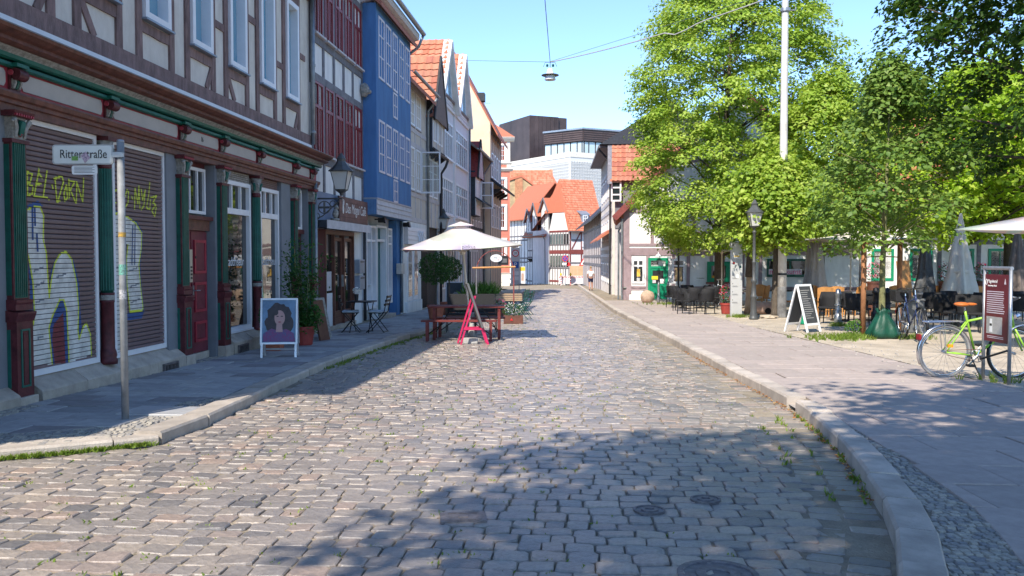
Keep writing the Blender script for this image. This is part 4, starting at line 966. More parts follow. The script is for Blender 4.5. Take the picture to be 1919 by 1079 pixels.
b = MB(); b.add([(m5, -.35, ap), (m5, 6, ap), (m5 - 1.5, 6, ez - .35), (m5 - 1.5, -.35, ez - .35), (m5 + 1.5, -.35, ez - .35), (m5 + 1.5, 6, ez - .35)], [(0, 1, 2, 3), (0, 4, 5, 1), (3, 4, 0)]); rf = b.build('roof', m_tileo, H5)
tiles(H5, (m5 - 1.5, -.35, ez - .30), (0, 4.2, 0), (1.5, 0, ap - ez + .35), 14, 9, m_tileb, th=.05)
MB().bar((m5 - 1.55, ez - .4), (m5, ap + .02), .16, .3, .38).bar((m5 + 1.55, ez - .4), (m5, ap + .02), .16, .3, .38).build('verge_board', m_blackt, H5)
gutter(H5, -.2, L5, .36, 5.62, .08, m_lead); MB().tube([(L5 - .1, .40, 5.55), (L5 - .05, .3, 5.3), (L5 - .02, .1, 5.0), (L5 - .02, .08, GD)], .055, 8).build('downpipe', m_lead, H5, smooth=True)
# ---------------- white house with two glazed gables
F6 = Fac(lineL(36.12), lineL(44.7)); L6 = F6.L
H6 = F6.root('white_gabled_house', 'tall pale white house with two glazed gables and three-light windows')
GE = gz(40) + .08
box(H6, 'wall', m_lblue, 0, L6, -9, 0, 2.6, 8.6); box(H6, 'ground_floor_wall', m_board, 0, L6, -9, -.05, GE - .3, 2.6)
roof_pair(H6, L6, 8.6, 12.2, 9, m_tileo, .1, .0)
for x in (.15, 4.0, L6 - .15): box(H6, 'lesene', m_white, x - .12, x + .12, 0, .06, 2.6, 8.6)
for z in (2.65, 8.1): box(H6, 'string_course', m_white, 0, L6, 0, .09, z, z + .1)
for a, b_ in ((.5, 3.5), (4.4, 8.2)):
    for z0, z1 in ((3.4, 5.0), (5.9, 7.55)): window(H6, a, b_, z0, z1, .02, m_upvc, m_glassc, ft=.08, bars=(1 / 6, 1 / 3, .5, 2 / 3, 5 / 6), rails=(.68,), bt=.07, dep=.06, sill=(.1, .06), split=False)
for a, b_, ap in ((.05, 4.0, 10.9), (4.4, 8.5, 11.3)):
    m_ = (a + b_) / 2; ez = 8.35
    MB().poly([(a, ez), (b_, ez), (m_, ap)], -.2, .03).build('gable', m_lblue, H6)
    w = MB().poly([(a + .55, ez + .1), (b_ - .55, ez + .1), (m_ + .25, ap - .5), (m_ - .25, ap - .5)], .03, .06).build('gable_window', m_upvc, H6)
    MB().poly([(a + .75, ez + .2), (m_ - .05, ez + .2), (m_ - .05, ap - .65), (m_ - .25, ap - .65)], .06, .066).build('pane', m_glassu, w); MB().poly([(b_ - .75, ez + .2), (m_ + .05, ez + .2), (m_ + .05, ap - .65), (m_ + .25, ap - .65)], .06, .066).build('pane', m_glassu, w)
    for t in (.3, .7): x = a + (b_ - a) * t; MB().box(x - .03, x + .03, .06, .08, ez + .1, ez + 1.1).build('mullion', m_upvc, w)
    MB().bar((a - .15, ez - .15), (m_, ap + .12), .22, -.1, .28).bar((b_ + .15, ez - .15), (m_, ap + .12), .22, -.1, .28).build('verge_board', m_white, H6)
    b = MB(); b.add([(m_, -.2, ap + .2), (m_, 4.5, ap + .2), (a - .15, 4.5, ez - .05), (a - .15, -.2, ez - .05), (b_ + .15, -.2, ez - .05), (b_ + .15, 4.5, ez - .05)], [(0, 1, 2, 3), (0, 4, 5, 1)]); b.build('gable_roof', m_tileb, H6)
    tiles(H6, (a - .15, -.15, ez - .02), (0, 4.5, 0), (m_ - a + .15, 0, ap - ez + .25), 16, 11, m_tilei, th=.05, one='roof_tiles')
MB().tube([(L6 - .02, .1, 8.4), (L6 - .02, .1, GE)], .06, 8).build('downpipe', m_pipe, H6, smooth=True)
for a in (.6, 3.0, 5.6): window(H6, a, a + 1.6, .1, 2.3, -.02, m_upvc, m_glassd, ft=.08, bars=(.5,), dep=.05, split=False, name='shop_window')
aw = MB().prof([(0, 2.35), (0, 2.4), (1.2, 1.95), (1.2, 1.75), (1.18, 1.75), (1.18, 1.92)], .8, 3.6).build('awning', m_board, H6)
# ---------------- red-dormered timber house and the tall cream house
F7 = Fac(lineL(44.72), lineL(50.9)); L7 = F7.L
H7 = F7.root('dormered_timber_house', 'black and white timber house with a red and blue roofed dormer and brown tiled roof')
box(H7, 'wall', m_white, 0, L7, -5, 0, -1.0, 7.5)
for x in np.linspace(.06, L7 - .06, 8): timber(H7, (x, -.6), (x, 7.2), .13, -.03, .03, m_blackt)
for z in (2.5, 3.1, 5.2, 7.2): timber(H7, (0, z), (L7, z), .15, -.03, .035, m_blackt, 'rail')
for i in range(5): window(H7, .35 + i * 1.15, 1.05 + i * 1.15, 3.5, 4.9, .02, m_upvc, m_glass, ft=.06, bars=(.5,), rails=(.5,), dep=.04, split=False); window(H7, .35 + i * 1.15, 1.05 + i * 1.15, 5.5, 6.8, .02, m_upvc, m_glass, ft=.06, bars=(.5,), rails=(.5,), dep=.04, split=False)
roof_pair(H7, L7, 7.5, 9.5, 5, m_tileo, .5, .05); gutter(H7, 0, L7, .58, 7.2, .08)
MB().prof([(-.4, 5.1), (.75, 4.35), (.8, 4.4), (-.4, 5.2)], .2, 2.6).build('pent_roof', m_dslate, H7)
MB().prof([(-.4, 5.1), (.75, 4.35), (.8, 4.4), (-.4, 5.2)], 2.7, 5.8).build('pent_roof', m_dslate, H7)
D7 = -1.5
dm = box(H7, 'dormer', m_dslate, .25, 2.25, -2.5, .35, 5.2 + D7, 7.55 + D7); 
b = MB(); b.add([(1.25, -.55, 9.2 + D7), (1.25, 3, 9.2 + D7), (.1, 3, 7.2 + D7), (.1, -.55, 7.2 + D7), (2.4, -.55, 7.2 + D7), (2.4, 3, 7.2 + D7)], [(0, 1, 2, 3), (0, 4, 5, 1), (3, 4, 0)]); b.build('dormer_roof', mat('red_glazed_tiles', (.35, .05, .04), .45, .3, 9, .2, 20), dm)
MB().poly([(.35, 7.4 + D7), (2.15, 7.4 + D7), (1.25, 8.95 + D7)], .0, .40).build('dormer_gable', m_white, dm)
for p, q in (((.35, 7.4 + D7), (1.25, 8.95 + D7)), ((2.15, 7.4 + D7), (1.25, 8.95 + D7)), ((.3, 7.45 + D7), (2.2, 7.45 + D7))): MB().bar(p, q, .13, .4, .44).build('timber', m_blackt, dm)
MB().bar((.05, 7.15 + D7), (1.25, 9.25 + D7), .2, .48, .56).bar((2.45, 7.15 + D7), (1.25, 9.25 + D7), .2, .48, .56).build('verge_board', m_blackt, dm)
MB().box(.26, 2.24, .35, .38, 5.25 + D7, 7.4 + D7).build('dormer_front', m_white, dm)
window(dm, .5, 2.0, 5.7 + D7, 7.1 + D7, .39, m_upvc, m_glassu, ft=.08, bars=(.5,), rails=(.5,), dep=.03, split=False)
cas = MB().box(2.05, 2.1, .4, 1.1, 5.65 + D7, 5.72 + D7).box(2.05, 2.1, .4, 1.1, 7.03 + D7, 7.1 + D7).box(2.05, 2.1, .4, .48, 5.72 + D7, 7.03 + D7).box(2.05, 2.1, 1.02, 1.1, 5.72 + D7, 7.03 + D7).box(2.06, 2.09, .48, 1.02, 6.35 + D7, 6.4 + D7).build('open_casement', m_upvc, dm); MB().box(2.07, 2.08, .48, 1.02, 5.72 + D7, 7.03 + D7).build('pane', m_clear, cas)
MB().tube([(L7 - .2, .58, 7.1), (L7 - .1, .3, 6.7), (L7 - .08, .1, 6.4), (L7 - .08, .1, -.6)], .06, 8).build('downpipe', m_pipe, H7, smooth=True)
F8 = Fac((lineL(50.95)[0] + .45, 50.95), (lineL(57)[0] + .45, 57)); L8 = F8.L
H8 = F8.root('cream_gable_house', 'tall house with a bare cream side gable above the neighbouring roof')
b = MB(); hz = 9.6; rz_ = 13.9; D = 4.6
b.add([(0, 0, -1.2), (L8, 0, -1.2), (L8, D, -1.2), (0, D, -1.2), (0, 0, hz), (L8, 0, hz), (L8, D, hz), (0, D, hz), (0, D / 2, rz_), (L8, D / 2, rz_)], [(0, 1, 5, 4), (1, 2, 6, 9, 5), (2, 3, 7, 6), (3, 0, 4, 8, 7)]); b.build('wall', m_cream, H8)
b = MB(); k = (rz_ - hz) / (D / 2); e = .45
b.add([(-.1, -e, hz - e * k + .05), (L8 + .1, -e, hz - e * k + .05), (L8 + .1, D / 2, rz_ + .05), (-.1, D / 2, rz_ + .05), (-.1, D + e, hz - e * k + .05), (L8 + .1, D + e, hz - e * k + .05)] + [(-.1, -e, hz - e * k - .1), (L8 + .1, -e, hz - e * k - .1), (L8 + .1, D / 2, rz_ - .1), (-.1, D / 2, rz_ - .1), (-.1, D + e, hz - e * k - .1), (L8 + .1, D + e, hz - e * k - .1)],
      [(0, 1, 2, 3), (3, 2, 5, 4), (6, 9, 8, 7), (9, 10, 11, 8), (0, 6, 7, 1), (0, 3, 9, 6), (3, 4, 10, 9), (1, 7, 8, 2), (2, 8, 11, 5)]); b.build('roof', m_tilei, H8)
dk = MB().box(1.2, 1.8, -1.2, -.5, 11.0, 11.5).build('dormer', m_dslate, H8)
for x in np.linspace(.1, L8 - .1, 6): timber(H8, (x, -.9), (x, 9.4), .14, -.03, .03, m_gtimb)
for z in (2.6, 5.6, 8.9): timber(H8, (0, z), (L8, z), .16, -.03, .035, m_gtimb, 'rail')
for i in range(4):
    for z in (3.3, 6.3): window(H8, .5 + i * 1.4, 1.4 + i * 1.4, z, z + 1.5, .02, m_upvc, m_glass, ft=.07, bars=(.5,), rails=(.5,), dep=.04, split=False)
    MB().prof([(0, 5.2), (.5, 5.45), (.55, 5.6), (0, 5.6)], .4 + i * 1.5, .6 + i * 1.5).build('bracket', m_blackt, H8)
MB().prof([(0, 6.1), (.9, 5.5), (.95, 5.6), (0, 6.25)], 0, L8).build('pent_roof', m_dslate, H8)
# ================================================================ end of the street
m_salmon = mat('salmon_brick_render', (.62, .20, .135), .85, .12, 3, .15, 30)
m_stonew = mat('pale_stone_trim', (.70, .66, .58), .8, .1, 3)
m_ftimb = mat('faded_timber', (.20, .185, .19), .8, .2, 5, pv=.15)
m_rtimb = mat('red_brown_timber', (.24, .06, .055), .75, .2, 5)
m_tan = mat('tan_brick_gable', (.50, .36, .20), .9, .25, 1.2, .3, 15)
m_brick = mat('orange_chimney_brick', (.50, .23, .12), .9, .25, 3)
m_bronze = mat('dark_bronze_panels', (.085, .058, .055), .45, .25, .25, metal=.3, pv=.12)
m_bronzel = mat('bronze_louvres', (.11, .075, .07), .5, .2, .6, metal=.2, pv=.1)
m_mauve = mat('mauve_timber', (.33, .245, .265), .8, .15, 4, .2, 40, pv=.06)
m_cgreen = mat('bright_green_paint', (.004, .26, .13), .4, .12, 5)
m_pink = mat('pale_pink_render', (.68, .52, .47), .85, .08, 2)
m_gravw = mat('ivory_ceramic', (.62, .62, .61), .6, .05, 3)
m_vane = glassm('office_glass', (.45, .55, .58), 1.6)

# ---------------- salmon corner house
F9 = Fac(atY(886, 482, 87.6).xy, atY(955.5, 482, 88).xy); L9 = F9.L
H9 = F9.root('salmon_house', 'salmon red corner house with pale stone trim and small orange hipped roof')
gP = gz(88)
box(H9, 'wall', m_salmon, 0, L9, -9, 0, -.2, 13.4); box(H9, 'base_wall', m_stonew, 0, L9 - .02, -9, .05, gP - .2, -.2)
for z, h, o in ((13.3, .5, .45), (11.0, .22, .18), (10.3, .35, .3), (-.25, .15, .12)): MB().prof([(0, z), (o * .5, z + h * .2), (o, z + h * .7), (o, z + h), (0, z + h)], -.1, L9 + o).build('cornice', m_stonew, H9)
box(H9, 'corner_strip', m_stonew, L9 - .32, L9 + .03, -.3, .05, 10.6, 13.3)
for i, u in enumerate((.5, 1.75, 2.72)):
    for z0, z1 in ((11.35, 12.95), (7.7, 9.5), (4.5, 6.75), (1.2, 3.3)):
        w = window(H9, u, u + .62, z0, z1, .02, m_upvc, m_glass, ft=.09, bars=(.5,), rails=(.35, .68), dep=.05, split=False, surround=(.2, .1, m_stonew))
b = MB(); b.add([(-.2, -.5, 13.75), (L9 + .5, -.5, 13.75), (L9 + .5, 9, 13.75), (-.2, 9, 13.75), (L9 - 1.9, 4, 16.2), (-.2, 4, 16.2)], [(0, 1, 4, 5), (1, 2, 4), (2, 3, 5, 4)]); b.build('roof', m_tilei, H9)
m_mesh = MB().tube([(1.0, -1, 15.4), (1.0, -1, 18.2)], .05, 6).tube([(.2, -1, 17.4), (1.9, -1, 17.4)], .03, 5).tube([(.3, -1, 16.8), (1.7, -1, 16.8)], .03, 5).build('aerial', m_steel, H9)
# ---------------- timber-framed row, partly in shade
def frame_wall(H, L, z0, levels, cols, m, mw=m_white, wd=.16, win=True, mwf=m_upvc, mg=m_glass):
    xs = np.linspace(.08, L - .08, cols + 1)
    for x in xs: timber(H, (x, z0), (x, levels[-1]), wd, -.03, .03, m)
    for z in levels: timber(H, (0, z), (L, z), wd * 1.15, -.03, .036, m, 'rail')
    if win:
        for a, b_ in zip(levels, levels[1:]):
            if b_ - a < 1.3: continue
            for i in range(cols):
                if i % 3 == 2 and cols > 3: continue
                window(H, xs[i] + wd * .6, xs[i + 1] - wd * .6, a + (b_ - a) * .38, b_ - wd, .0, mwf, mg, ft=.09, bars=(.5,), rails=(.5,), dep=.05, split=False)
F10 = Fac(atY(946, 482, 110).xy, atY(990, 482, 104).xy); L10 = F10.L
H10 = F10.root('row_house', 'sunlit timber-framed row house beside the salmon corner house')
gR = gz(107); box(H10, 'wall', m_white, 0, L10, -7, 0, gR, 6.6)
frame_wall(H10, L10, gR, (gR + .5, .9, 1.4, 3.6, 4.1, 6.4), 7, m_ftimb, wd=.14)
roof_pair(H10, L10, 6.6, 10.6, 7, m_tilei, .5, .4)
F11 = Fac(atY(988, 482, 104).xy, atY(1029, 482, 98).xy); L11 = F11.L
H11 = F11.root('row_house', 'shaded timber-framed row house with two pointed orange dormers')
box(H11, 'wall', m_white, 0, L11, -7, 0, gR, 4.6); box(H11, 'jetty_wall', m_white, L11 * .15, L11, 0, .35, 1.35, 4.6)
frame_wall(H11, L11, gR, (gR + .4, 1.0, 1.4), 8, m_ftimb, wd=.13)
for x in np.linspace(L11 * .15 + .1, L11 - .1, 9):
    timber(H11, (x, 1.45), (x, 4.5), .13, .33, .39, m_ftimb); MB().prof([(0, .9), (.36, 1.25), (.4, 1.42), (0, 1.42)], x - .08, x + .08).build('bracket', m_blackt, H11)
for z in (1.5, 2.3, 4.4): timber(H11, (L11 * .15, z), (L11, z), .16, .33, .395, m_ftimb, 'rail')
for i in range(5): x = L11 * .15 + .35 + i * 1.1; window(H11, x, x + .85, 2.45, 3.9, .36, m_upvc, m_glass, ft=.08, bars=(.5,), rails=(.5,), dep=.04, split=False)
roof_pair(H11, L11, 4.6, 9.2, 7, m_tilei, .6, .2)
for i, u in enumerate((.2, 2.0, 4.6)):
    wd = 1.5 if i < 2 else 2.2; h = 6.6 if i == 0 else (7.2 if i == 1 else 7.6); m_ = u + wd / 2
    d = box(H11, 'dormer', m_dslate, u, u + wd, -2.5, .15, 4.5, h - .6)
    MB().poly([(u, 4.4), (u + wd, 4.4), (u + wd, h - .7), (m_, h + .6), (u, h - .7)], .15, .2).build('dormer_front', m_white, d)
    b = MB(); b.add([(m_, -.45, h + .75), (m_, 3.5, h + .75), (u - .3, 3.5, h - .9), (u - .3, -.45, h - .9), (u + wd + .3, -.45, h - .9), (u + wd + .3, 3.5, h - .9)], [(0, 1, 2, 3), (0, 4, 5, 1)]); b.build('dormer_roof', m_tilei, d)
    MB().bar((u - .3, h - .95), (m_, h + .72), .2, .42, .5).bar((u + wd + .3, h - .95), (m_, h + .72), .2, .42, .5).build('verge_board', m_gtimb, d)
    window(d, u + .25, u + wd - .25, 5.0, 6.1, .21, m_upvc, m_glass, ft=.08, bars=(.5,), rails=(.5,), dep=.04, split=False)
    for x in (u + .08, u + wd - .08, m_): MB().bar((x, 4.45), (x, h - .75), .11, .2, .225).build('timber', m_ftimb, d)
gutter(H11, 0, L11, .7, 4.05, .09); MB().tube([(L11 - .4, .7, 4.0), (L11 - .2, .45, 3.5), (L11 - .1, .42, gR)], .07, 6).build('downpipe', m_pipe, H11)
# ---------------- the house that closes the street
Pc = atY(1067, 482, 94).xy; Pl = atY(1029.5, 482, 97).xy; Pr = atY(1122, 482, 95.5).xy
F12 = Fac(Pc, Pr); L12 = F12.L
H12 = F12.root('corner_house', 'timber-framed house with big orange hipped roof closing the end of the street')
gE = gz(95); dl = Pl - Pc; lx = dl.dot(F12.e); lw = dl.dot(F12.o)
box(H12, 'wall', m_white, 0, L12, -8, 0, gE, 4.6)
b = MB(); b.add([(0, 0, gE), (lx, -lw, gE), (lx, 8, gE), (0, 8, gE), (0, 0, 4.6), (lx, -lw, 4.6), (lx, 8, 4.6), (0, 8, 4.6)], [(0, 4, 5, 1), (1, 5, 6, 2), (4, 7, 6, 5)]); b.build('side_wall', m_white, H12)
for z, wd, mm in ((gE + .4, .2, m_rtimb), (2.1, .5, m_rtimb), (4.45, .2, m_rtimb), (3.4, .14, m_ftimb), (.9, .14, m_ftimb)): timber(H12, (0, z), (L12, z), wd, -.03, .04, mm, 'rail')
for x in (.1, 1.5, 2.9, 4.3): timber(H12, (x, gE), (x, 4.4), .16, -.03, .03, m_rtimb)
timber(H12, (.3, 2.4), (1.4, 4.3), .15, -.03, .025, m_rtimb)
for a, b_, z0 in ((1.65, 2.75, 2.75), (1.65, 2.75, -.5 + .1), (3.05, 4.1, -.4), (3.2, 4.1, 2.75)): window(H12, a, b_, z0, z0 + 1.35, .02, m_upvc, m_glass, ft=.1, bars=(.5,), rails=(.5,), bt=.09, dep=.06, split=False, surround=(.1, .05, m_upvc))
Fl = Fac(Pl, Pc); Ll = Fl.L
# left face lives in its own frame below the same house
def left_part(mb, name, m): 
    o = mb.build(name, m, H12); o.rotation_euler = (0, 0, Fl.rz - F12.rz); v = Matrix.Rotation(-F12.rz, 3, 'Z') @ Vector((Pl.x - Pc.x, Pl.y - Pc.y, 0)); o.location = v; return o
for z, wd, mm in ((2.1, .4, m_rtimb), (4.4, .2, m_rtimb), (.3, .14, m_ftimb), (gE + .4, .2, m_rtimb), (2.9, .12, m_ftimb)): left_part(MB().bar((0, z), (Ll, z), wd, 0, .04), 'rail', mm)
for x in np.linspace(.1, Ll - .1, 8): left_part(MB().bar((x, gE), (x, 4.4), .12, 0, .03), 'timber', m_ftimb)
for x in np.linspace(.1, Ll - .1, 8)[:-1]:
    for z0, z1 in ((2.95, 4.1), (.4, 1.7)): left_part(MB().box(x + .1, x + .45, .0, .012, z0, z1), 'pane', m_glass)
# hipped roof: eaves at 4.5 on the right face, half-hip over the left face
rp = MB(); nx, rx = L12, .9
A = (-.45, -.55, 4.35); B = (L12 + .8, -.55, 4.35); Cc = (L12 + .8, 3.6, 10.4); Dd = (.55, 3.6, 10.4); E1 = (lx + .1 - .3, -lw + .2, 6.4); E2 = (lx - .3, 7.6, 6.4)
M_ = (.15, .95, 6.4)
rp.add([A, B, Cc, Dd, (-.15, 1.0, 6.5), (lx - .2, 4.5, 6.5), (lx - .2, 8, 4.6), (L12 + .8, 8, 4.6)], [(0, 1, 2, 3, 4), (4, 3, 5), (3, 2, 7, 6, 5)])
rp.build('roof', m_tilei, H12)
v0 = Vector(A); tiles(H12, (-.35, -.5, 4.42), (L12 + 1.1, 0, 0), (.45, 1.45, 2.15), 26, 8, m_tilei, th=.05, one='roof_tiles')
tiles(H12, (.15, 1.0, 6.55), (L12 + .6, 0, 0), (.4, 2.6, 3.85), 26, 14, m_tilei, th=.05, one='roof_tiles')
gv = MB().add([(-.02, .05, 4.5), (lx - .02, -lw - .03, 4.5), (lx * .8 - .1, -lw * .8 - .06, 6.45), (-.1, .9, 6.45)], [(0, 3, 2, 1)]); gv.build('half_gable', m_white, H12)
dq = MB().box(1.6, 2.5, -1.4, -.15, 5.3, 6.25).build('roof_dormer', m_zinc, H12); MB().prof([(-.1, 6.2), (-.1, 6.3), (-1.5, 6.9), (-1.5, 6.8)], 1.45, 2.65).build('dormer_roof', m_zinc, dq)
window(dq, 1.75, 2.35, 5.4, 6.2, -.13, m_upvc, m_glass, ft=.1, bars=(.5,), rails=(.5,), bt=.07, dep=.03, split=False)
gutter(H12, -.4, L12 + .6, .62, 4.35, .09)
# ---------------- roofs behind: tan brick gable with chimney, orange roof, department store
c = atY(952, 482, 122).xy
H13 = Fac(c, atY(1024, 482, 122).xy).root('brick_gable_house', 'tan brick gable with a square chimney behind the row houses'); Lg = 5.5
b = MB(); b.poly([(0, -2), (Lg, -2), (Lg, 10.2), (2.0, 12.7), (0, 12.3)], -4, 0); b.build('wall', m_tan, H13)
MB().box(1.0, 2.1, -.6, .12, 6, 13.4).build('chimney', m_brick, H13)
MB().poly([(-.4, 12.2), (1.9, 12.9), (5.9, 10.0), (5.9, 10.25), (1.9, 13.2), (-.4, 12.5)], -4.2, .2).build('roof', m_tilei, H13)
H14 = Fac(atY(946, 482, 140).xy, atY(1056, 482, 140).xy).root('orange_roof_house', 'long bright orange tiled roof below the white department store'); Lo = 9.7
box(H14, 'wall', m_stonew, 0, Lo, -8, 0, -2.5, 11)
b = MB(); b.add([(-.5, -.4, 10.8), (Lo + .4, -.4, 10.8), (Lo - 2.2, 4.2, 16.2), (-.5, 4.2, 16.2), (Lo + .4, 8.4, 10.8), (-.5, 8.4, 10.8)], [(0, 1, 2, 3), (1, 4, 2), (3, 2, 4, 5)]); b.build('roof', m_tilei, H14)
tiles(H14, (-.5, -.38, 10.86), (Lo - 1.2, 0, 0), (-.0, 4.58, 5.42), 28, 16, m_tilei, th=.06, one='roof_tiles')
MB().box(-.5, Lo - 2.2, -4.35, -4.05, 16.15, 16.4).build('ridge', m_stonew, H14)
# department store
F15 = Fac(atY(1068, 482, 168).xy, atY(1185, 482, 176).xy); L15 = F15.L
H15 = F15.root('department_store', 'modern store with white lattice cladding, bronze upper storey and dark box tower', 'department store')
Pw = atY(946, 482, 188).xy; F15b = Fac(Pw, F15.p); Lb = F15b.L
def zAt(py, Y): return atY(960, py, Y).z
zt = zAt(284, 168); zb_ = 4.0
box(H15, 'front_wall', m_gravw, 0, L15, -20, 0, -3, zt - 1.0); box(H15, 'parapet', m_stonew, 0, L15, -20, .1, zt - 1.0, zt)
def rel(mb, name, m):
    o = mb.build(name, m, H15); o.rotation_euler = (0, 0, F15b.rz - F15.rz); o.location = Matrix.Rotation(-F15.rz, 3, 'Z') @ Vector((Pw.x - F15.p.x, Pw.y - F15.p.y, 0)); return o
rel(MB().box(0, Lb, -18, 0, -3, zt - 1.0), 'side_wall', m_gravw); rel(MB().box(0, Lb, -18, .1, zt - 1.0, zt), 'parapet', m_stonew)
def lattice(L0):
    mb = MB(); s = .62; nx = int(L0 / s); nz = int((zt - 1.3 - 8) / s)
    for i in range(nx):
        for j in range(nz):
            u, z = i * s + .04, 8 + j * s
            mb.frame(u + .05, u + s - .05, z + .05, z + s - .05, .09, 0, .16); mb.box(u + .24, u + .38, 0, .12, z + .24, z + .38)
    return mb
o = lattice(L15).build('lattice_cladding', m_gravw, H15); o['kind'] = 'stuff'
o = rel(lattice(Lb), 'lattice_cladding', m_gravw); o['kind'] = 'stuff'
# recessed glazed strip and bronze storey
Pm = atY(1092, 482, 176).xy; Pn = atY(1019, 482, 182).xy; Po = atY(1200, 482, 182).xy
def rel2(F, mb, name, m, par=None):
    o = mb.build(name, m, par or H15); o.rotation_euler = (0, 0, F.rz - F15.rz); o.location = Matrix.Rotation(-F15.rz, 3, 'Z') @ Vector((F.p.x - F15.p.x, F.p.y - F15.p.y, 0)); return o
for F_ in (Fac(Pm, Po), Fac(Pn, Pm)):
    z0, z1, z2 = zAt(277, 176), zAt(264, 176), zAt(242, 176)
    rel2(F_, MB().box(0, F_.L, -14, -.4, z0 - 3, z1), 'strip_wall', m_bronze)
    n = int(F_.L / 1.5)
    for i in range(n):
        if F_.p == Pm and i > 4: break
        rel2(F_, MB().box(i * F_.L / n + .15, (i + 1) * F_.L / n - .15, -.4, -.3, z0 - 1, z1 - .1), 'glass_panel', m_vane)
    rel2(F_, MB().box(0, F_.L, -14, 0, z1, z2), 'upper_storey', m_bronze)
    k = max(2, int(F_.L / 4))
    for i in range(k):
        lv = MB()
        for j in range(5): lv.box(i * F_.L / k + .08, (i + 1) * F_.L / k - .08, 0, .1, z1 + .1 + j * (z2 - z1 - .2) / 5, z1 + .02 + (j + .72) * (z2 - z1 - .2) / 5)
        rel2(F_, lv, 'louvre_panel', m_bronzel)
    rel2(F_, MB().box(-.1, F_.L + .1, -14, .3, z2, z2 + .35), 'roof_edge', m_zinc)
Pt = atY(993, 482, 200).xy
for F_, nn in ((Fac(Pt, atY(1046, 482, 203).xy), 7), (Fac(atY(936, 482, 214).xy, Pt), 5)):
    z1 = zAt(215.5, 200); rel2(F_, MB().box(0, F_.L, -10, 0, 6, z1), 'tower', m_bronze)
    for i in range(nn):
        for z0_, z1_ in ((10, 17), (17, 24), (24, z1 - .1)): rel2(F_, MB().box(i * F_.L / nn + .02, (i + 1) * F_.L / nn - .02, 0, .08, z0_ + .02, z1_ - .02), 'bronze_panel', m_bronze)
rel2(Fac(atY(925, 482, 215).xy, atY(930, 482, 215).xy), MB().lathe([(2.6, 6), (2.6, 24), (2.2, 26), (1.2, 27)], 0, 0, 20), 'pale_dome', m_stonew)

# ================================================================ right side of the street
F16 = Fac((6.75, 64.5), (6.1, 52.0)); L16 = F16.L
H16 = F16.root('tall_timber_house', 'tall narrow beige and pink timber house on the right')
gT = gz(58); box(H16, 'wall', m_beige, 0, L16, -7, 0, gT, 8.7)
for x in np.linspace(.1, L16 - .1, 12): timber(H16, (x, gT), (x, 8.6), .15, -.03, .03, m_board)
for z in (1.6, 2.1, 4.4, 5.0, 7.0, 8.6): timber(H16, (0, z), (L16, z), .2, -.03, .04, m_board, 'rail')
for i in range(5):
    for z in (-.2, 2.6, 5.4): window(H16, .5 + i * 2.4, 2.0 + i * 2.4, z, z + 1.3, .02, m_upvc, m_glass, ft=.09, bars=(.5,), rails=(.5,), dep=.05, split=False)
b = MB(); b.poly([(0, 8.7), (7, 8.7), (7, 8.7), (3.4, 10.6)], -.2, 0)
g = b.build('gable', m_pink, H16); g.rotation_euler = (0, 0, math.pi / 2); g.location = (L16, 0, 0)
rf = MB(); rf.add([(-.4, -.8, 8.3), (L16 + .4, -.8, 8.3), (L16 + .4, 3.4, 10.9), (-.4, 3.4, 10.9), (L16 + .4, 7.4, 8.3), (-.4, 7.4, 8.3)], [(0, 1, 2, 3), (3, 2, 4, 5), (0, 3, 5), (1, 4, 2)]); rf.build('roof', m_dslate, H16)
box(H16, 'side_wall', m_pink, L16, L16 + .05, -7, -.3, 2, 8.7)
MB().box(0, L16, .05, .85, 8.15, 8.3).build('eaves', m_gtimb, H16)
MB().tube([(L16 - .3, .85, 8.1), (L16 - .3, .3, 7.5), (L16 - .3, .12, 6.5), (L16 - .3, .12, gT)], .07, 6).build('downpipe', m_lead, H16)
MB().prof([(0, 3.1), (.9, 2.5), (.9, 2.6), (0, 3.3)], 1, L16 - .5).build('pent_roof', m_tilei, H16)
H17f = Fac((7.4, 88), (6.8, 64.7)); H17 = H17f.root('brown_house', 'dark house with grey eaves beyond the tall timber house on the right')
box(H17, 'wall', mat('brown_grey_render', (.34, .27, .245), .85, .12, 2), 0, H17f.L, -7, 0, gz(80), 5.0)
for x in np.linspace(.2, H17f.L - .2, 12): timber(H17, (x, gz(78)), (x, 4.9), .2, -.03, .04, m_board)
for z in (.9, 1.6, 3.9): timber(H17, (0, z), (H17f.L, z), .2, -.03, .045, m_ftimb, 'rail')
roof_pair(H17, H17f.L, 5.0, 8.2, 7, m_dslate, .8, .3)
# house with pantiled slope and slate wall
F18 = Fac((6.05, 50.2), (16.5, 49.0)); L18 = F18.L
H18 = F18.root('slate_walled_house', 'house with orange pantiles above a slate-hung wall and an open white window')
box(H18, 'wall', m_board, 0, L18, -3.2, 0, gz(50), 6.1); sw = box(H18, 'slate_hanging', m_gtimb, -.02, 3.2, 0, .05, 3.2, 6.1)
rf = MB(); rf.add([(-.3, -.5, 5.9), (L18 + .3, -.5, 5.9), (L18 + .3, 1.6, 8.3), (-.3, 1.6, 8.3), (L18 + .3, 3.6, 5.9), (-.3, 3.6, 5.9)], [(0, 1, 2, 3), (3, 2, 4, 5), (0, 3, 5), (1, 4, 2)]); rf.build('roof', m_tilei, H18)
tiles(H18, (-.2, -.48, 5.95), (4.4, 0, 0), (0, 2.1, 2.4), 16, 8, m_tileb, th=.06)
MB().prof([(.55, 5.75), (.62, 5.75), (-1.6, 8.4), (-1.7, 8.3)], -.45, -.2).build('verge_board', m_gtimb, H18)
w = window(H18, -.25, .35, 4.75, 5.95, .35, m_upvc, m_glass, ft=.09, rails=(.33, .67), bt=.08, dep=.05, name='open_window')
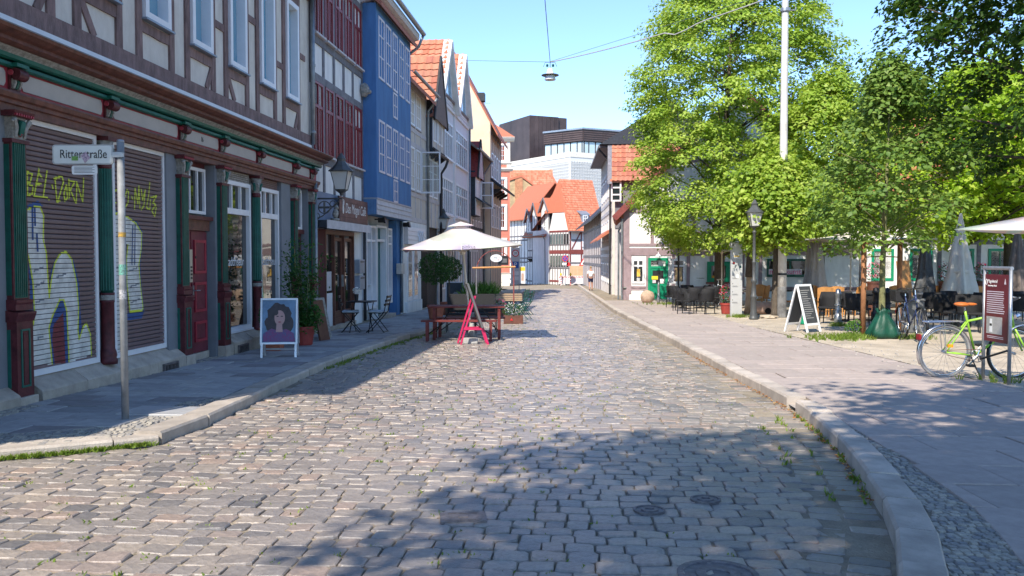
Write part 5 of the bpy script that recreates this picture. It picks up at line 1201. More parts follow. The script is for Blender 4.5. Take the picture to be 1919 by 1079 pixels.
# ---------------- café with the green door, gable towards the square
m_cafew = mat('bright_white_render', (.82, .81, .80), .85, .1, 2, .15, 40, stretch=(2, 2, .5))
F19 = Fac((5.52, 42.0), (16.5, 40.6)); L19 = F19.L
H19 = F19.root('green_door_cafe', 'white gabled café with mauve timbers and a bright green door')
gK = gz(41.8) + .09
box(H19, 'wall', m_cafew, 0, L19, -7.5, 0, gK - .3, 3.9)
MB().poly([(0, 3.88), (L19, 3.88), (L19 / 2, 9.4)], -7.4, -.0).build('gable', m_cafew, H19)
k = (9.5 - 3.9) / (L19 / 2)
for s in (0, 1):
    a, b_ = ((-.5, 3.9 - .5 * k), (L19 / 2, 9.5)) if s == 0 else ((L19 + .5, 3.9 - .5 * k), (L19 / 2, 9.5))
    MB().bar(a, b_, .2, -7.6, .3).build('roof', m_tilei, H19); MB().bar(a, b_, .3, .3, .36).build('verge_board', m_rtimb, H19)
for z, wd in ((1.78, .36), (2.12, .12), (3.82, .28), (6.2, .18)): timber(H19, (0 if z < 6 else 2.6, z), (L19 if z < 6 else L19 - 2.6, z), wd, -.03, .04, m_mauve, 'rail')
def uu(px): return F19.u(px)
for px in (1180, 1214, 1262, 1290, 1333, 1355, 1392, 1425, 1470): timber(H19, (uu(px), gK + .3), (uu(px), 1.7), .17, -.03, .032, m_mauve)
timber(H19, (.09, gK), (.09, 3.7), .3, -.03, .035, m_mauve)
for px in (1222, 1262, 1300, 1340, 1390, 1440): timber(H19, (uu(px), 2.15), (uu(px), 3.7), .16, -.03, .032, m_mauve)
for z in (.02, gK + .55): timber(H19, (.2, z), (uu(1213), z), .14, -.03, .028, m_mauve, 'rail'); timber(H19, (uu(1262), z), (L19, z), .14, -.03, .028, m_mauve, 'rail')
timber(H19, (2.7, 4.0), (L19 / 2, 7.6), .16, -.03, .025, m_mauve); timber(H19, (L19 - 2.7, 4.0), (L19 / 2, 7.6), .16, -.03, .025, m_mauve)
def zz(py): return F19.at(1230, py)[1]
for a, b_ in ((1184, 1208), (1259, 1284)):
    w = window(H19, uu(a), uu(b_), zz(531), zz(485), .03, m_upvc, m_glassd, ft=.1, bars=(.5,), rails=(.72,), bt=.08, dep=.06, split=False)
    pt = MB().box(uu(a) + .17, uu(b_) - .15, .03, .045, zz(528), zz(501)).build('poster', m_black if a < 1200 else m_tan, H19)
    if a < 1200:
        MB().box(uu(a) + .25, uu(a) + .42, .045, .049, zz(518), zz(504)).build('poster_print', mat('print_yellow', (.8, .5, .08), .6, .1, 5), pt); MB().box(uu(a) + .42, uu(b_) - .22, .045, .049, zz(510), zz(504)).build('poster_print', mat('print_teal', (.05, .45, .45), .6, .1, 5), pt)
        MB().box(uu(a) + .42, uu(b_) - .22, .045, .049, zz(518), zz(511)).build('poster_print', m_cafew, pt)
        for j in range(3): MB().box(uu(a) + .24, uu(b_) - .22, .045, .048, zz(522 + j * 2), zz(521 + j * 2)).build('poster_line', m_upvc, pt)
dz0, dz1 = gK + .06, zz(483); d0, d1 = uu(1214.5), uu(1252)
dr = MB().frame(d0, d1, dz0, dz1, .13, -.05, .06).box(d0 + .13, d1 - .13, -.04, .05, dz1 - .52, dz1 - .40).build('door', m_cgreen, H19)
for i in range(2): MB().box(d0 + .15 + i * .38, d0 + .5 + i * .38, -.02, .0, dz1 - .38, dz1 - .15).build('transom_pane', m_glassd, dr)
MB().box(d0 + .13, d1 - .13, -.03, .03, dz0 + .1, dz1 - .52).build('door_leaf', m_cgreen, dr); MB().box(d0 + .22, d1 - .22, .03, .036, dz0 + .75, dz1 - .62).build('pane', m_black, dr)
MB().frame(d0 + .2, d1 - .2, dz0 + .18, dz0 + .66, .03, .03, .045).build('panel_moulding', m_cgreen, dr)
MB().lathe([(.001, 0), (.13, .001), (.13, .004), (.001, .005)], n=16).build('round_sticker', mat('mint_sticker', (.2, .6, .4), .6, .1, 4), dr); q = dr.children[-1]; q.rotation_euler = (math.pi / 2, 0, 0); q.location = ((d0 + d1) / 2, -.038, dz1 - .95 - ZB[H19.name])
MB().box(d0 + .18, d0 + .48, .038, .042, dz0 + .95, dz0 + 1.12).build('notice', mat('notice_yellow', (.75, .6, .03), .6, .05, 4), dr); MB().box(d1 - .38, d1 - .2, .038, .042, dz0 + .76, dz0 + .98).build('notice', m_cafew, dr); MB().box(d0 + .22, d0 + .38, .038, .042, dz0 + .78, dz0 + .92).build('notice', m_lav, dr)
MB().tube([(d1 - .17, .03, dz0 + .85), (d1 - .17, .09, dz0 + .85), (d1 - .17, .09, dz0 + 1.0)], .015, 5).build('door_handle', m_steel, dr)
lampb = MB().tube([((d0 + d1) / 2, 0, 1.7), ((d0 + d1) / 2, .25, 1.75), ((d0 + d1) / 2, .3, 1.68)], .015, 5).lathe([(.02, 1.68), (.12, 1.6), (.16, 1.52), (.14, 1.5)], (d0 + d1) / 2, .3, 12).build('door_lamp', m_upvc, H19)
gw = window(H19, uu(1325), uu(1368), zz(528), zz(490), .05, m_cgreen, m_glassd, ft=.2, bars=(.5,), bt=.1, dep=.08, name='green_window', sill=(.2, .08, m_rtimb)); MB().box(uu(1334), uu(1347), .052, .06, zz(527), zz(516)).build('notice', mat('orange_card', (.75, .35, .05), .6, .05, 4), gw)
rs = text_obj('CAFÉ', .34, m_crim, H19, uu(1318), .05, 2.6, sx=1.0, depth=.01)
for px in (1162, 1167): u = uu(px) ; MB().tube([(-.12, .1, 3.4), (-.12, .12, gK)] if px < 1165 else [(-.3, -.2, 3.6), (-.12, .0, 3.2), (-.28, -.3, 2.8), (-.28, -.3, gK)], .055, 6).build('downpipe', m_pipe, H19)
rd = MB().box(-.12, -.04, -3.6, -2.2, gK, 1.55).build('red_door', mat('signal_red_paint', (.55, .03, .06), .45, .1, 4), H19)
for j in range(4): MB().box(-.14, -.12, -3.5, -2.3, gK + .15 + j * .48, gK + .5 + j * .48).build('door_panel', MATS['signal_red_paint'], rd)
box(H19, 'street_side_wall', m_beige, -.05, 0, -7.5, 0, gK - .3, 3.9)
# ---------------- further houses round the square, behind the trees
F20 = Fac((16.55, 40.6), (23.5, 39.3)); L20 = F20.L
H20 = F20.root('music_house', 'white timber house with green shop windows lettered in pink behind the trees')
box(H20, 'wall', m_cafew, 0, L20, -7, 0, gK - .4, 4.2); roof_pair(H20, L20, 4.2, 8.6, 7, m_tilei, .5, .3)
# the lettered window is on the café side, nearer the trees
sw_ = MB().box(F19.u(1437), F19.u(1528), -.02, .12, F19.at(1480, 519)[1], F19.at(1480, 485)[1]).build('green_shopfront', m_dgreen, H19)
for a, b_ in ((1441, 1478), (1482, 1522)): MB().box(F19.u(a), F19.u(b_), .12, .13, F19.at(1480, 514)[1], F19.at(1480, 489)[1]).build('pane', m_glassd, sw_)
bn = MB().box(F19.u(1440), F19.u(1502), .13, .14, F19.at(1480, 514)[1], F19.at(1480, 504)[1]).build('lettered_panel', m_lav, sw_)
text_obj('musikkunst', .34, mat('magenta_lettering', (.6, .02, .2), .6, .05, 4), bn, (F19.u(1440) + F19.u(1502)) / 2, .142, F19.at(1480, 509)[1], sx=.95, depth=.004)
for a in (.5, 2.2, 4.0, 5.6): window(H20, a, a + 1.0, .4, 1.9, .02, m_cgreen, m_glass, ft=.12, bars=(.5,), dep=.05, split=False); window(H20, a, a + 1.0, 2.6, 3.8, .02, m_upvc, m_glass, ft=.1, bars=(.5,), dep=.05, split=False)
for x in (.1, 1.8, 3.5, 5.2, 6.8): timber(H20, (x, gK), (x, 4.1), .18, -.03, .03, m_gtimb)
for z in (gK + .5, 2.2, 4.1): timber(H20, (0, z), (L20, z), .2, -.03, .035, m_gtimb, 'rail')
F21 = Fac((23.55, 39.3), (38, 36.5)); H21 = F21.root('long_timber_house', 'long white house with dark timbers at the right edge of the square'); L21 = F21.L
box(H21, 'wall', m_cafew, 0, L21, -7, 0, gK - .4, 4.4); roof_pair(H21, L21, 4.4, 9.2, 7, m_tilei, .5, .3)
for x in np.linspace(.1, L21 - .1, 9): timber(H21, (x, gK), (x, 4.3), .18, -.03, .03, m_blackt)
for z in (gK + .5, 1.0, 2.3, 4.3): timber(H21, (0, z), (L21, z), .2, -.03, .035, m_blackt, 'rail')
for i in range(7): window(H21, .5 + i * 1.83, 1.5 + i * 1.83, 1.15, 2.1, .02, m_upvc, m_glass, ft=.1, bars=(.5,), dep=.05, split=False)
# ================================================================ street furniture and things
m_lantern = mat('dark_grey_lantern_iron', (.10, .105, .105), .5, .15, 8, metal=.3)
m_lglass = glassm('lantern_glass', (.55, .55, .52), 1.5, .08)
m_terra = mat('terracotta', (.42, .13, .07), .75, .2, 6, .1, 40)
m_redpot = mat('red_clay_pot', (.33, .05, .04), .6, .2, 6)
m_soil = mat('potting_soil', (.05, .035, .025), .95, .3, 20)
m_alu = mat('aluminium_frame', (.62, .62, .63), .35, .08, 6, metal=.5)
m_redwood = mat('red_brown_bench_wood', (.19, .035, .03), .55, .25, 7, .15, 30, stretch=(.4, 4, 4))
m_chairb = mat('black_chair_weave', (.016, .016, .018), .7, .25, 60, .5, 160)
m_blackm = mat('black_metal', (.022, .022, .024), .4, .15, 8, metal=.4)
m_cush = mat('pale_blue_cushion', (.45, .52, .58), .9, .12, 8)
m_ochre = mat('orange_wood_chair', (.55, .26, .08), .55, .2, 8, .1, 40, pv=.12)
m_canvas = mat('cream_canvas', (.72, .66, .56), .85, .07, 4, .1, 60)
m_chalk = mat('chalkboard', (.055, .058, .062), .8, .15, 10)
m_chalkg = mat('chalkboard_grey', (.13, .135, .14), .8, .15, 10)
m_magenta = mat('magenta_easel_paint', (.55, .02, .10), .5, .12, 5)
m_conc = mat('concrete', (.42, .41, .39), .85, .15, 6, .2, 40)
m_cpost = mat('pale_concrete_mast', (.66, .64, .60), .8, .14, 3, .15, 30)
m_stake = mat('orange_brown_stake', (.36, .16, .07), .75, .25, 6, .2, 40, stretch=(6, 6, 1))
m_bark = mat('linden_bark', (.13, .105, .08), .95, .35, 9, .8, 30, stretch=(4, 4, 1))
m_barkg = mat('young_mossy_bark', (.20, .20, .09), .9, .3, 8, .5, 30)
m_rubber = mat('tyre_rubber', (.03, .03, .03), .8, .15, 20)
m_tyreg = mat('grey_tyre', (.30, .29, .28), .8, .15, 20)
m_chrome = mat('chrome_parts', (.62, .62, .62), .22, .08, 8, metal=.9)
m_lime = mat('lime_frame_paint', (.32, .60, .06), .35, .06, 5)
m_bblue = mat('navy_frame_paint', (.03, .05, .13), .35, .1, 5, metal=.2)
m_leather = mat('tan_leather_saddle', (.60, .16, .03), .5, .15, 8)
m_stele = mat('silver_grey_stele', (.50, .50, .49), .45, .05, 4, metal=.15)
m_infor = mat('wine_red_panel', (.14, .022, .03), .45, .06, 4)
m_bag = mat('green_tarpaulin_bag', (.006, .07, .04), .5, .3, 5, .5, 9)
m_red = mat('signal_red', (.62, .03, .03), .5, .05, 5)
m_wht = mat('sign_white', (.80, .80, .79), .45, .04, 5)
m_sblue = mat('sign_blue', (.01, .10, .42), .45, .04, 5)
m_rock = mat('pink_granite_boulder', (.52, .37, .27), .85, .2, 7, .4, 25)
m_sandst = mat('sandstone', (.50, .34, .26), .9, .2, 5, .3, 30)
m_skin = mat('skin', (.50, .27, .19), .6, .1, 8)
m_lf_box = leafm('laurel_leaf', (.02, .06, .012), (.035, .10, .018), (.06, .15, .03), .2)
m_lf_pot = leafm('potted_leaf', (.02, .07, .015), (.04, .12, .02), (.08, .18, .04), .25)
m_lf_grass = leafm('planter_grass', (.05, .14, .02), (.09, .20, .03), (.14, .26, .05), .3)
m_petw = rampmat('white_petals', [(.8, .8, .75), (.75, .78, .7), (.8, .78, .8)], 'island', .7, .05, 20, 0)
m_petr = rampmat('red_petals', [(.6, .02, .04), (.7, .05, .12), (.65, .1, .25)], 'island', .7, .05, 20, 0)
m_petp = rampmat('pink_petals', [(.75, .1, .25), (.8, .25, .35), (.7, .05, .2)], 'island', .7, .05, 20, 0)
PV = .105                                                     # height of the square and the right pavement above the setts
def foot(px, py, h): v = G(px, py, h); return v
def thing_at(name, label, cat, px, py, h=0.0, rz=0.0, group=None): return thing(name, label, cat, foot(px, py, h), rz, group)
def circ(R_, n=28, cx=0, cz=0, w=0): return [(cx + R_ * math.cos(2 * math.pi * i / n), w, cz + R_ * math.sin(2 * math.pi * i / n)) for i in range(n)]
def leaves(mb, pts, size, droop=.3, jit=.4, up=.6):
    """small folded leaves at the given points (x,y,z)"""
    for p in pts:
        n = Vector((random.gauss(0, jit), random.gauss(0, jit), random.gauss(up, jit))).normalized(); t = n.orthogonal().normalized(); t.rotate(Matrix.Rotation(random.uniform(0, 6.28), 3, n)); b = n.cross(t)
        s = size * random.uniform(.7, 1.25); o = Vector(p); d = n * s * .12
        mb.add([tuple(o - t * s * .5), tuple(o + b * s * .3 + d), tuple(o + t * s * .5 - n * s * droop * .4), tuple(o - b * s * .3 + d)], [(0, 1, 2), (0, 2, 3)])
def ball_pts(c, r, n, shell=.5):
    out = []
    while len(out) < n:
        v = Vector((random.gauss(0, 1), random.gauss(0, 1), random.gauss(0, 1))).normalized(); q = random.random() ** (1 / 3) if random.random() > shell else random.uniform(.85, 1.05)
        out.append((c[0] + v.x * r[0] * q, c[1] + v.y * r[1] * q, c[2] + v.z * r[2] * q))
    return out
# ---------------- street name sign
o = thing_at('street_sign', 'grey steel pole carrying the white Ritterstraße street name plate', 'sign', 235, 785, .085)
MB().tube([(0, 0, -.05), (-.005, 0, 2.64)], .034, 14).build('pole', mat('dull_grey_pole', (.27, .28, .29), .65, .25, 6, metal=.1), o, smooth=True)
MB().lathe([(.034, 2.64), (.036, 2.645), (.03, 2.66), (.004, 2.665)], -.005, 0, 14).build('pole_cap', m_steel, o)
def plate_mb(u0, u1, z0, z1, w0, w1, r=.025):
    pts = []
    for cx, cz, a0 in ((u1 - r, z1 - r, 0), (u0 + r, z1 - r, 90), (u0 + r, z0 + r, 180), (u1 - r, z0 + r, 270)):
        pts += [(cx + r * math.cos(R(a0 + k * 30)), cz + r * math.sin(R(a0 + k * 30))) for k in range(4)]
    return MB().poly(pts, w0, w1)
pl = plate_mb(-.63, -.06, 2.71, 2.895, .02, .04).build('name_plate', mat('sign_edge_grey', (.5, .5, .48), .5, .1, 5, metal=.3), o)
plate_mb(-.618, -.072, 2.722, 2.883, .04, .043, .02).build('plate_face', mat('sign_cream', (.72, .74, .70), .45, .05, 6), pl)
text_obj('Ritterstraße', .115, m_black, pl, -.335, .046, 2.803, sx=.80, depth=.001)
MB().box(-.445, -.385, .0475, .0485, 2.745, 2.785).build('sticker', mat('sticker_green', (.2, .4, .1), .6, .3, 40), pl); MB().poly([(-.32, 2.72), (-.27, 2.77), (-.31, 2.83), (-.36, 2.79)], .0475, .0485).build('sticker', mat('sticker_pink', (.6, .45, .5), .6, .5, 60, c2=(.1, .08, .15)), pl)
sp_ = plate_mb(-.455, -.215, 2.615, 2.70, .022, .03, .02).build('text_plate', m_wht, o)
for k in range(5): MB().box(-.43, -.24 - .02 * (k % 2), .03, .031, 2.633 + k * .0125, 2.637 + k * .0125).build('text_line', m_black, sp_)
MB().box(-.07, .02, -.01, .045, 2.775, 2.825).box(-.045, .045, .036, .05, 2.78, 2.82).build('clamp', m_steel, o)
for z, h, cc in ((1.74, .045, (.6, .35, .02)), (1.38, .1, (.15, .45, .35)), (1.15, .09, (.55, .55, .57))): MB().lathe([(.0348, z), (.0348, z + h)], -.003, 0, 14).build('sticker', mat('pole_sticker_%d' % int(z * 100), cc, .6, .6, 60, c2=(.08, .08, .09)), o)
for q in o.children:
    if q.name.split('.')[0] in ('name_plate', 'text_plate', 'clamp'): q.location.z -= .285
# ---------------- wall lanterns
def lantern_parts(o, cu, cw, z, s=1.0):
    """four-sided tapered lantern standing at z"""
    def ringz(r, zz): return [(cu + r * a, cw + r * b, z + zz * s) for a, b in ((1, 1), (-1, 1), (-1, -1), (1, -1))]
    lo, hi = ringz(.115 * s, .08), ringz(.20 * s, .50)
    ft = MB()
    for a, b in zip(lo, hi): ft.tube([a, b], .011 * s, 5)
    for rg in (lo, hi): ft.tube(rg, .013 * s, 5, True)
    ft.lathe([(.03 * s, z - .06 * s), (.05 * s, z), (.14 * s, z + .06 * s), (.15 * s, z + .08 * s)], cu, cw, 8, math.pi / 4)
    f = ft.build('lantern_frame', m_lantern, o)
    for i in range(4):
        a, b, c, d = lo[i], lo[(i + 1) % 4], hi[(i + 1) % 4], hi[i]; k = .97
        MB().add([((p[0] - cu) * k + cu, -((p[1] - cw) * k + cw), p[2]) for p in (a, b, c, d)], [(0, 1, 2, 3)]).build('glass_pane', m_lglass, f)
    MB().lathe([(.30 * s, z + .50 * s), (.30 * s, z + .52 * s), (.20 * s, z + .60 * s), (.12 * s, z + .70 * s), (.10 * s, z + .74 * s), (.11 * s, z + .80 * s), (.06 * s, z + .87 * s), (.02 * s, z + .93 * s), (.005, z + .94 * s)], cu, cw, 8, math.pi / 8).build('lantern_cap', m_lantern, o)
    MB().lathe([(.02 * s, z + .08 * s), (.03 * s, z + .2 * s), (.035 * s, z + .3 * s), (.01 * s, z + .36 * s)], cu, cw, 8).build('lamp_bulb', m_wht, o)
v = F1.p + F1.e * 15.62
o = thing('wall_lantern', 'grey iron wall lantern on an ornate bracket above the café entrance', 'lantern', (v.x, v.y, 2.86), F1.rz)
bk = MB().tube([(0, 0, -.02), (0, .72, -.02)], .022, 6).tube([(0, .05, -.55), (0, .05, .06)], .02, 6)
for c, r in (((.30, -.22), .14), ((.12, -.42), .07), ((.50, -.14), .07)):
    bk.tube([(0, c[0] + r * math.cos(a), c[1] + r * math.sin(a)) for a in np.linspace(0, 2 * math.pi, 16)], .012, 5)
for a in range(4): bk.tube([(0, .30, -.22), (0, .30 + .12 * math.cos(a * 1.57), -.22 + .12 * math.sin(a * 1.57))], .026, 5)
bk.tube([(0, .05, -.5), (0, .25, -.42), (0, .45, -.25), (0, .66, -.05)], .014, 5); bk.build('bracket', m_lantern, o)
lantern_parts(o, 0, .70, .1, .98)
o2 = thing('wall_lantern', 'smaller wall lantern half hidden behind the left parasol', 'lantern', atY(822, 432, 36.2), F1.rz)
MB().tube([(0, -.6, -.1), (0, .2, -.05)], .025, 6).tube([(0, -.6, -.5), (0, -.2, -.3), (0, .1, -.08)], .018, 5).build('bracket', m_lantern, o2); lantern_parts(o2, 0, .2, 0, 1.0)
# ---------------- poster stand of the hairdresser
o = thing_at('poster_stand', 'silver A-frame poster stand with a portrait of a dark-haired woman', 'sign', 525, 668, .085, rz=.12)
fr_ = lambda u0, u1, w_, lean: None
m_pbg = mat('poster_blue', (.16, .28, .42), .4, .3, 6); m_phair = mat('poster_hair', (.05, .035, .04), .4, .3, 12); m_pface = mat('poster_skin', (.52, .30, .27), .4, .1, 5); m_ptop = mat('poster_blouse', (.22, .03, .12), .4, .5, 30, c2=(.06, .10, .22))
front = thing  # leaning front: built upright then tilted
fp = MB().frame(-.30, .30, .22, .98, .03, 0, .025).box(-.29, -.255, 0, .022, 0, .22).box(.255, .29, 0, .022, 0, .22).build('front_frame', m_alu, o)
fp.rotation_euler = (R(-9), 0, 0); fp.location = (0, -.16, 0)
pb = MB().box(-.27, .27, .008, .014, .25, .95).build('poster', m_pbg, fp)
def disc2(cx, cz, rx, rz__, w, m, seed=0, n=22, am=.0):
    random.seed(seed); pts = [(cx + rx * (1 + random.uniform(-am, am)) * math.cos(2 * math.pi * i / n), cz + rz__ * (1 + random.uniform(-am, am)) * math.sin(2 * math.pi * i / n)) for i in range(n)]
    MB().poly(pts, w, w + .0008).build('poster_print', m, pb)
disc2(.0, .68, .20, .22, .0145, m_phair, 1, 26, .1); disc2(-.10, .55, .13, .14, .0148, m_phair, 2, 18, .12); disc2(.13, .56, .11, .14, .0149, m_phair, 3, 18, .12)
MB().poly([(-.26, .26), (.26, .26), (.24, .40), (.12, .47), (.0, .44), (-.12, .48), (-.25, .40)], .0152, .016).build('poster_print', m_ptop, pb); MB().poly([(-.05, .42), (.06, .42), (.05, .56), (-.04, .56)], .0156, .0164).build('poster_print', m_pface, pb)
disc2(.01, .655, .085, .125, .0164, m_pface, 4, 24)
for x in (-.025, .045): disc2(x, .68, .02, .009, .0174, m_phair, 5)
disc2(.01, .585, .024, .009, .0174, m_crim, 6)
disc2(-.06, .74, .05, .05, .0176, m_phair, 7, 14, .15)
random.seed(11)
bp_ = MB().frame(-.30, .30, .22, .98, .03, 0, .02).box(-.29, -.255, 0, .02, 0, .22).box(.255, .29, 0, .02, 0, .22).box(-.27, .27, .005, .01, .25, .95).box(-.27, .27, 0, .015, .1, .13).build('rear_frame', m_alu, o); bp_.rotation_euler = (R(9), 0, math.pi); bp_.location = (0, .16, 0); bp_.rotation_euler = (R(9), 0, 0)
# ---------------- pots and plants on the left pavement
def pot(o, r, h, m, sq=False, name='pot'):
    if sq:
        b = MB().add([(-r * .75, -r * .75, 0), (r * .75, -r * .75, 0), (r * .75, r * .75, 0), (-r * .75, r * .75, 0), (-r, -r, h), (r, -r, h), (r, r, h), (-r, r, h)], [(0, 3, 2, 1), (0, 1, 5, 4), (1, 2, 6, 5), (2, 3, 7, 6), (3, 0, 4, 7)]); b.frame(-r - .01, r + .01, 0, 0, 0, 0, 0) if 0 else None
        b.box(-r - .015, r + .015, -r - .015, -r + .02, h - .05, h).box(-r - .015, r + .015, r - .02, r + .015, h - .05, h).box(-r - .015, -r + .02, -r, r, h - .05, h).box(r - .02, r + .015, -r, r, h - .05, h)
        b.build(name, m, o, bev=.006); MB().box(-r + .02, r - .02, -r + .02, r - .02, h - .08, h - .03).build('soil', m_soil, o)
    else:
        MB().lathe([(r * .72, 0), (r * .76, .01), (r * .95, h - .07), (r * 1.04, h - .065), (r * 1.05, h), (r * .97, h), (r * .95, h - .03), (.01, h - .035)], n=22).build(name, m, o, smooth=False); MB().lathe([(r * .94, h - .05), (.01, h - .03)], n=16).build('soil', m_soil, o)
o = thing_at('potted_shrub', 'square terracotta pot with a low green shrub beside the poster stand', 'plant', 513, 656, .085)
pot(o, .19, .42, m_terra, True); mb = MB(); leaves(mb, ball_pts((0, 0, .62), (.26, .26, .26), 420), .085); mb.build('foliage', m_lf_pot, o)
o = thing_at('climbing_plant', 'round red clay pot with a tall climbing plant by the shop corner', 'plant', 569, 646, .085)
pot(o, .22, .36, m_redpot); mb = MB(); st = MB()
for k in range(9):
    a = random.uniform(0, 6.28); top = random.uniform(1.2, 1.95); x, y = .1 * math.cos(a), .1 * math.sin(a); dx, dy = random.gauss(-.05, .22), random.gauss(0, .18)
    pts = [(x + dx * t, y + dy * t, .3 + (top - .3) * t) for t in np.linspace(0, 1, 8)]; st.tube([(p[0], -p[1], p[2]) for p in pts], .006, 4)
    for p in pts: leaves(mb, [(p[0] + random.gauss(0, .09), p[1] + random.gauss(0, .09), p[2] + random.gauss(0, .06)) for _ in range(24)], .075)
leaves(mb, ball_pts((.1, 0, .55), (.3, .25, .22), 300), .08)
mb.build('foliage', m_lf_pot, o); st.build('stem', m_barkg, o)
o = MB().prof([(.0, 0), (.04, 0), (-.14, .82), (-.18, .82)], -.17, .17).build('leaning_board', m_oak); o.location = G(607, 637, .085); o.rotation_euler = (0, 0, 1.2); tag(o, 'dark wooden board leaning beside the café entrance', 'board')
o = MB().prof([(0, 0), (.02, 0), (-.17, .85), (-.19, .85)], -.2, .2).build('slatted_panel', m_capst); o.location = G(612, 633, .085); o.rotation_euler = (0, 0, 1.25); tag(o, 'pale edged panel leaning on the dark board at the café entrance', 'board')
# ---------------- bistro set outside the café
o = thing_at('bistro_table', 'small dark folding bistro table outside the café', 'table', 678, 622, .085, rz=1.5)
MB().box(-.3, .3, -.3, .3, .70, .725).build('table_top', m_blackm, o, bev=.008)
for s in (-1, 1): MB().tube([(-.25, s * .22, 0), (.25, s * .22, .70)], .012, 5).tube([(.25, s * .2, 0), (-.25, s * .2, .70)], .012, 5).build('leg_frame', m_blackm, o)
o = thing_at('flower_pot', 'little dark pot of white flowers on the bistro table', 'plant', 667, 568, .085); o.location = thing_loc = G(678, 622, .085) + Vector((-.12, 0, .725))
MB().lathe([(.04, 0), (.055, .16), (.05, .16)], n=12).build('pot', m_black, o); mb = MB(); leaves(mb, ball_pts((0, 0, .24), (.09, .09, .08), 90), .045); mb.build('petals', m_petw, o)
def bistro_chair(name, label, px, py, rz, cush):
    o = thing_at(name, label, 'chair', px, py, .085, rz, 'bistro chairs outside the café')
    for s in (-1, 1):
        MB().tube([(-.2, s * .19, 0), (.16, s * .19, .46)], .011, 5).tube([(.22, s * .19, 0), (-.2, s * .19, .48), (-.28, s * .19, .86)], .011, 5).build('leg', m_blackm, o)
    for k in range(3): MB().box(-.27 - .03 * k + .05, -.245 - .03 * k + .05, -.19, .19, .62 + .09 * k, .67 + .09 * k).build('back_slat', m_blackm, o)
    MB().box(-.2, .18, -.19, .19, .445, .46).build('seat', m_blackm, o); MB().box(-.19, .18, -.185, .185, .462, .51).build('cushion', cush, o, bev=.02)
    MB().tube([(-.2, -.19, .02), (-.2, .19, .02)], .009, 5).tube([(.22, -.19, .02), (.22, .19, .02)], .009, 5).build('stretcher', m_blackm, o)
bistro_chair('bistro_chair', 'folding bistro chair with pale cushion left of the small table', 658, 622, .1, m_cush)
bistro_chair('bistro_chair', 'folding bistro chair with pale cushion right of the small table', 708, 622, math.pi - .1, m_cush)
# ---------------- beer table, benches, chairs under the parasol
TB = G(870, 640)
def trestle(o, u, wdt, top, h0=0):
    for s in (-1, 1): MB().box(u - .03, u + .03, s * wdt / 2 - .03, s * wdt / 2 + .03, h0, top).build('leg', m_redwood, o)
    MB().box(u - .02, u + .02, -wdt / 2, wdt / 2, top - .09, top - .02).build('cross_rail', m_redwood, o); MB().box(u - .015, u + .015, -wdt / 2, wdt / 2, .12, .17).build('stretcher', m_redwood, o)
def beer(name, label, cat, loc, L_, w_, h, n):
    o = thing(name, label, cat, loc, .02)
    for k in range(n): a = -w_ / 2 + w_ * k / n; MB().box(-L_ / 2, L_ / 2, a + .004, a + w_ / n - .004, h - .035, h).build('plank', m_redwood, o, bev=.004)
    for s in (-1, 1): trestle(o, s * (L_ / 2 - .13), w_ * .8, h - .035)
    MB().tube([(-L_ / 2 + .15, 0, .15), (-L_ / 2 + .5, 0, h - .05)], .012, 5).build('brace', m_blackm, o); MB().tube([(L_ / 2 - .15, 0, .15), (L_ / 2 - .5, 0, h - .05)], .012, 5).build('brace', m_blackm, o)
    return o
beer('beer_table', 'red-brown wooden beer table under the left parasol', 'table', TB + Vector((.02, .75, -.01)), 1.68, .6, .74, 3)
beer('beer_bench', 'front red-brown bench beside the beer table', 'bench', TB + Vector((-.12, .15, 0)), 1.62, .26, .45, 2)
beer('beer_bench', 'rear red-brown bench behind the beer table', 'bench', TB + Vector((.05, 1.35, -.02)), 1.62, .26, .45, 2)
def arm_chair(name, label, loc, rz, m, group, seat=None, fab=True):
    o = thing(name, label, 'chair', loc, rz, group); m2 = seat or m
    for s in (-1, 1):
        MB().tube([(s * .25, .22, 0), (s * .26, .21, .64)], .014, 5).build('leg', m_blackm, o); MB().tube([(s * .25, -.22, 0), (s * .25, -.2, .45), (s * .25, -.28, .9)], .014, 5).build('leg', m_blackm, o)
        MB().box(s * .27 - .03, s * .27 + .03, -.24, .24, .64, .665).build('armrest', m, o)
    MB().box(-.24, .24, -.22, .23, .42, .45).build('seat', m2, o, bev=.01); MB().prof([(-.21, .47), (-.19, .47), (-.27, .92), (-.29, .92)], -.24, .24).build('backrest', m, o)
    return o
arm_chair('garden_chair', 'black fabric chair left of the magenta easel at the beer table', G(852, 628) + Vector((0, .95, 0)), .0, m_chairb, 'black chairs at the beer table')
arm_chair('garden_chair', 'black fabric chair right of the magenta easel at the beer table', G(908, 628) + Vector((0, .95, 0)), .1, m_chairb, 'black chairs at the beer table')
# easel with dark board
o = thing_at('easel_board', 'magenta easel sign with a dark board seen edge-on beside the beer bench', 'sign', 886, 644, 0, rz=.12)
for s in (-1, 1): MB().bar((s * .02 - .28, 0), (s * .02 + .02, 1.0), .034, s * .17 - .02, s * .17 + .02) .build('front_leg', m_magenta, o); MB().bar((.30, 0), (-.02, 1.0), .045, s * .2 - .02, s * .2 + .02).build('rear_leg', m_magenta, o)
MB().bar((.18, .35), (-.12, 1.25), .04, -.3, .3).build('board', m_chalkg, o); MB().box(-.2, .22, -.2, -.17, .3, .34).box(-.2, .22, .17, .2, .3, .34).build('cross_bar', m_magenta, o)
o = MB().box(-.15, .15, -.12, .12, 0, .11).build('concrete_block', m_conc, None, bev=.01); o.location = G(882, 643); tag(o, 'grey concrete block at the foot of the magenta easel', 'block')
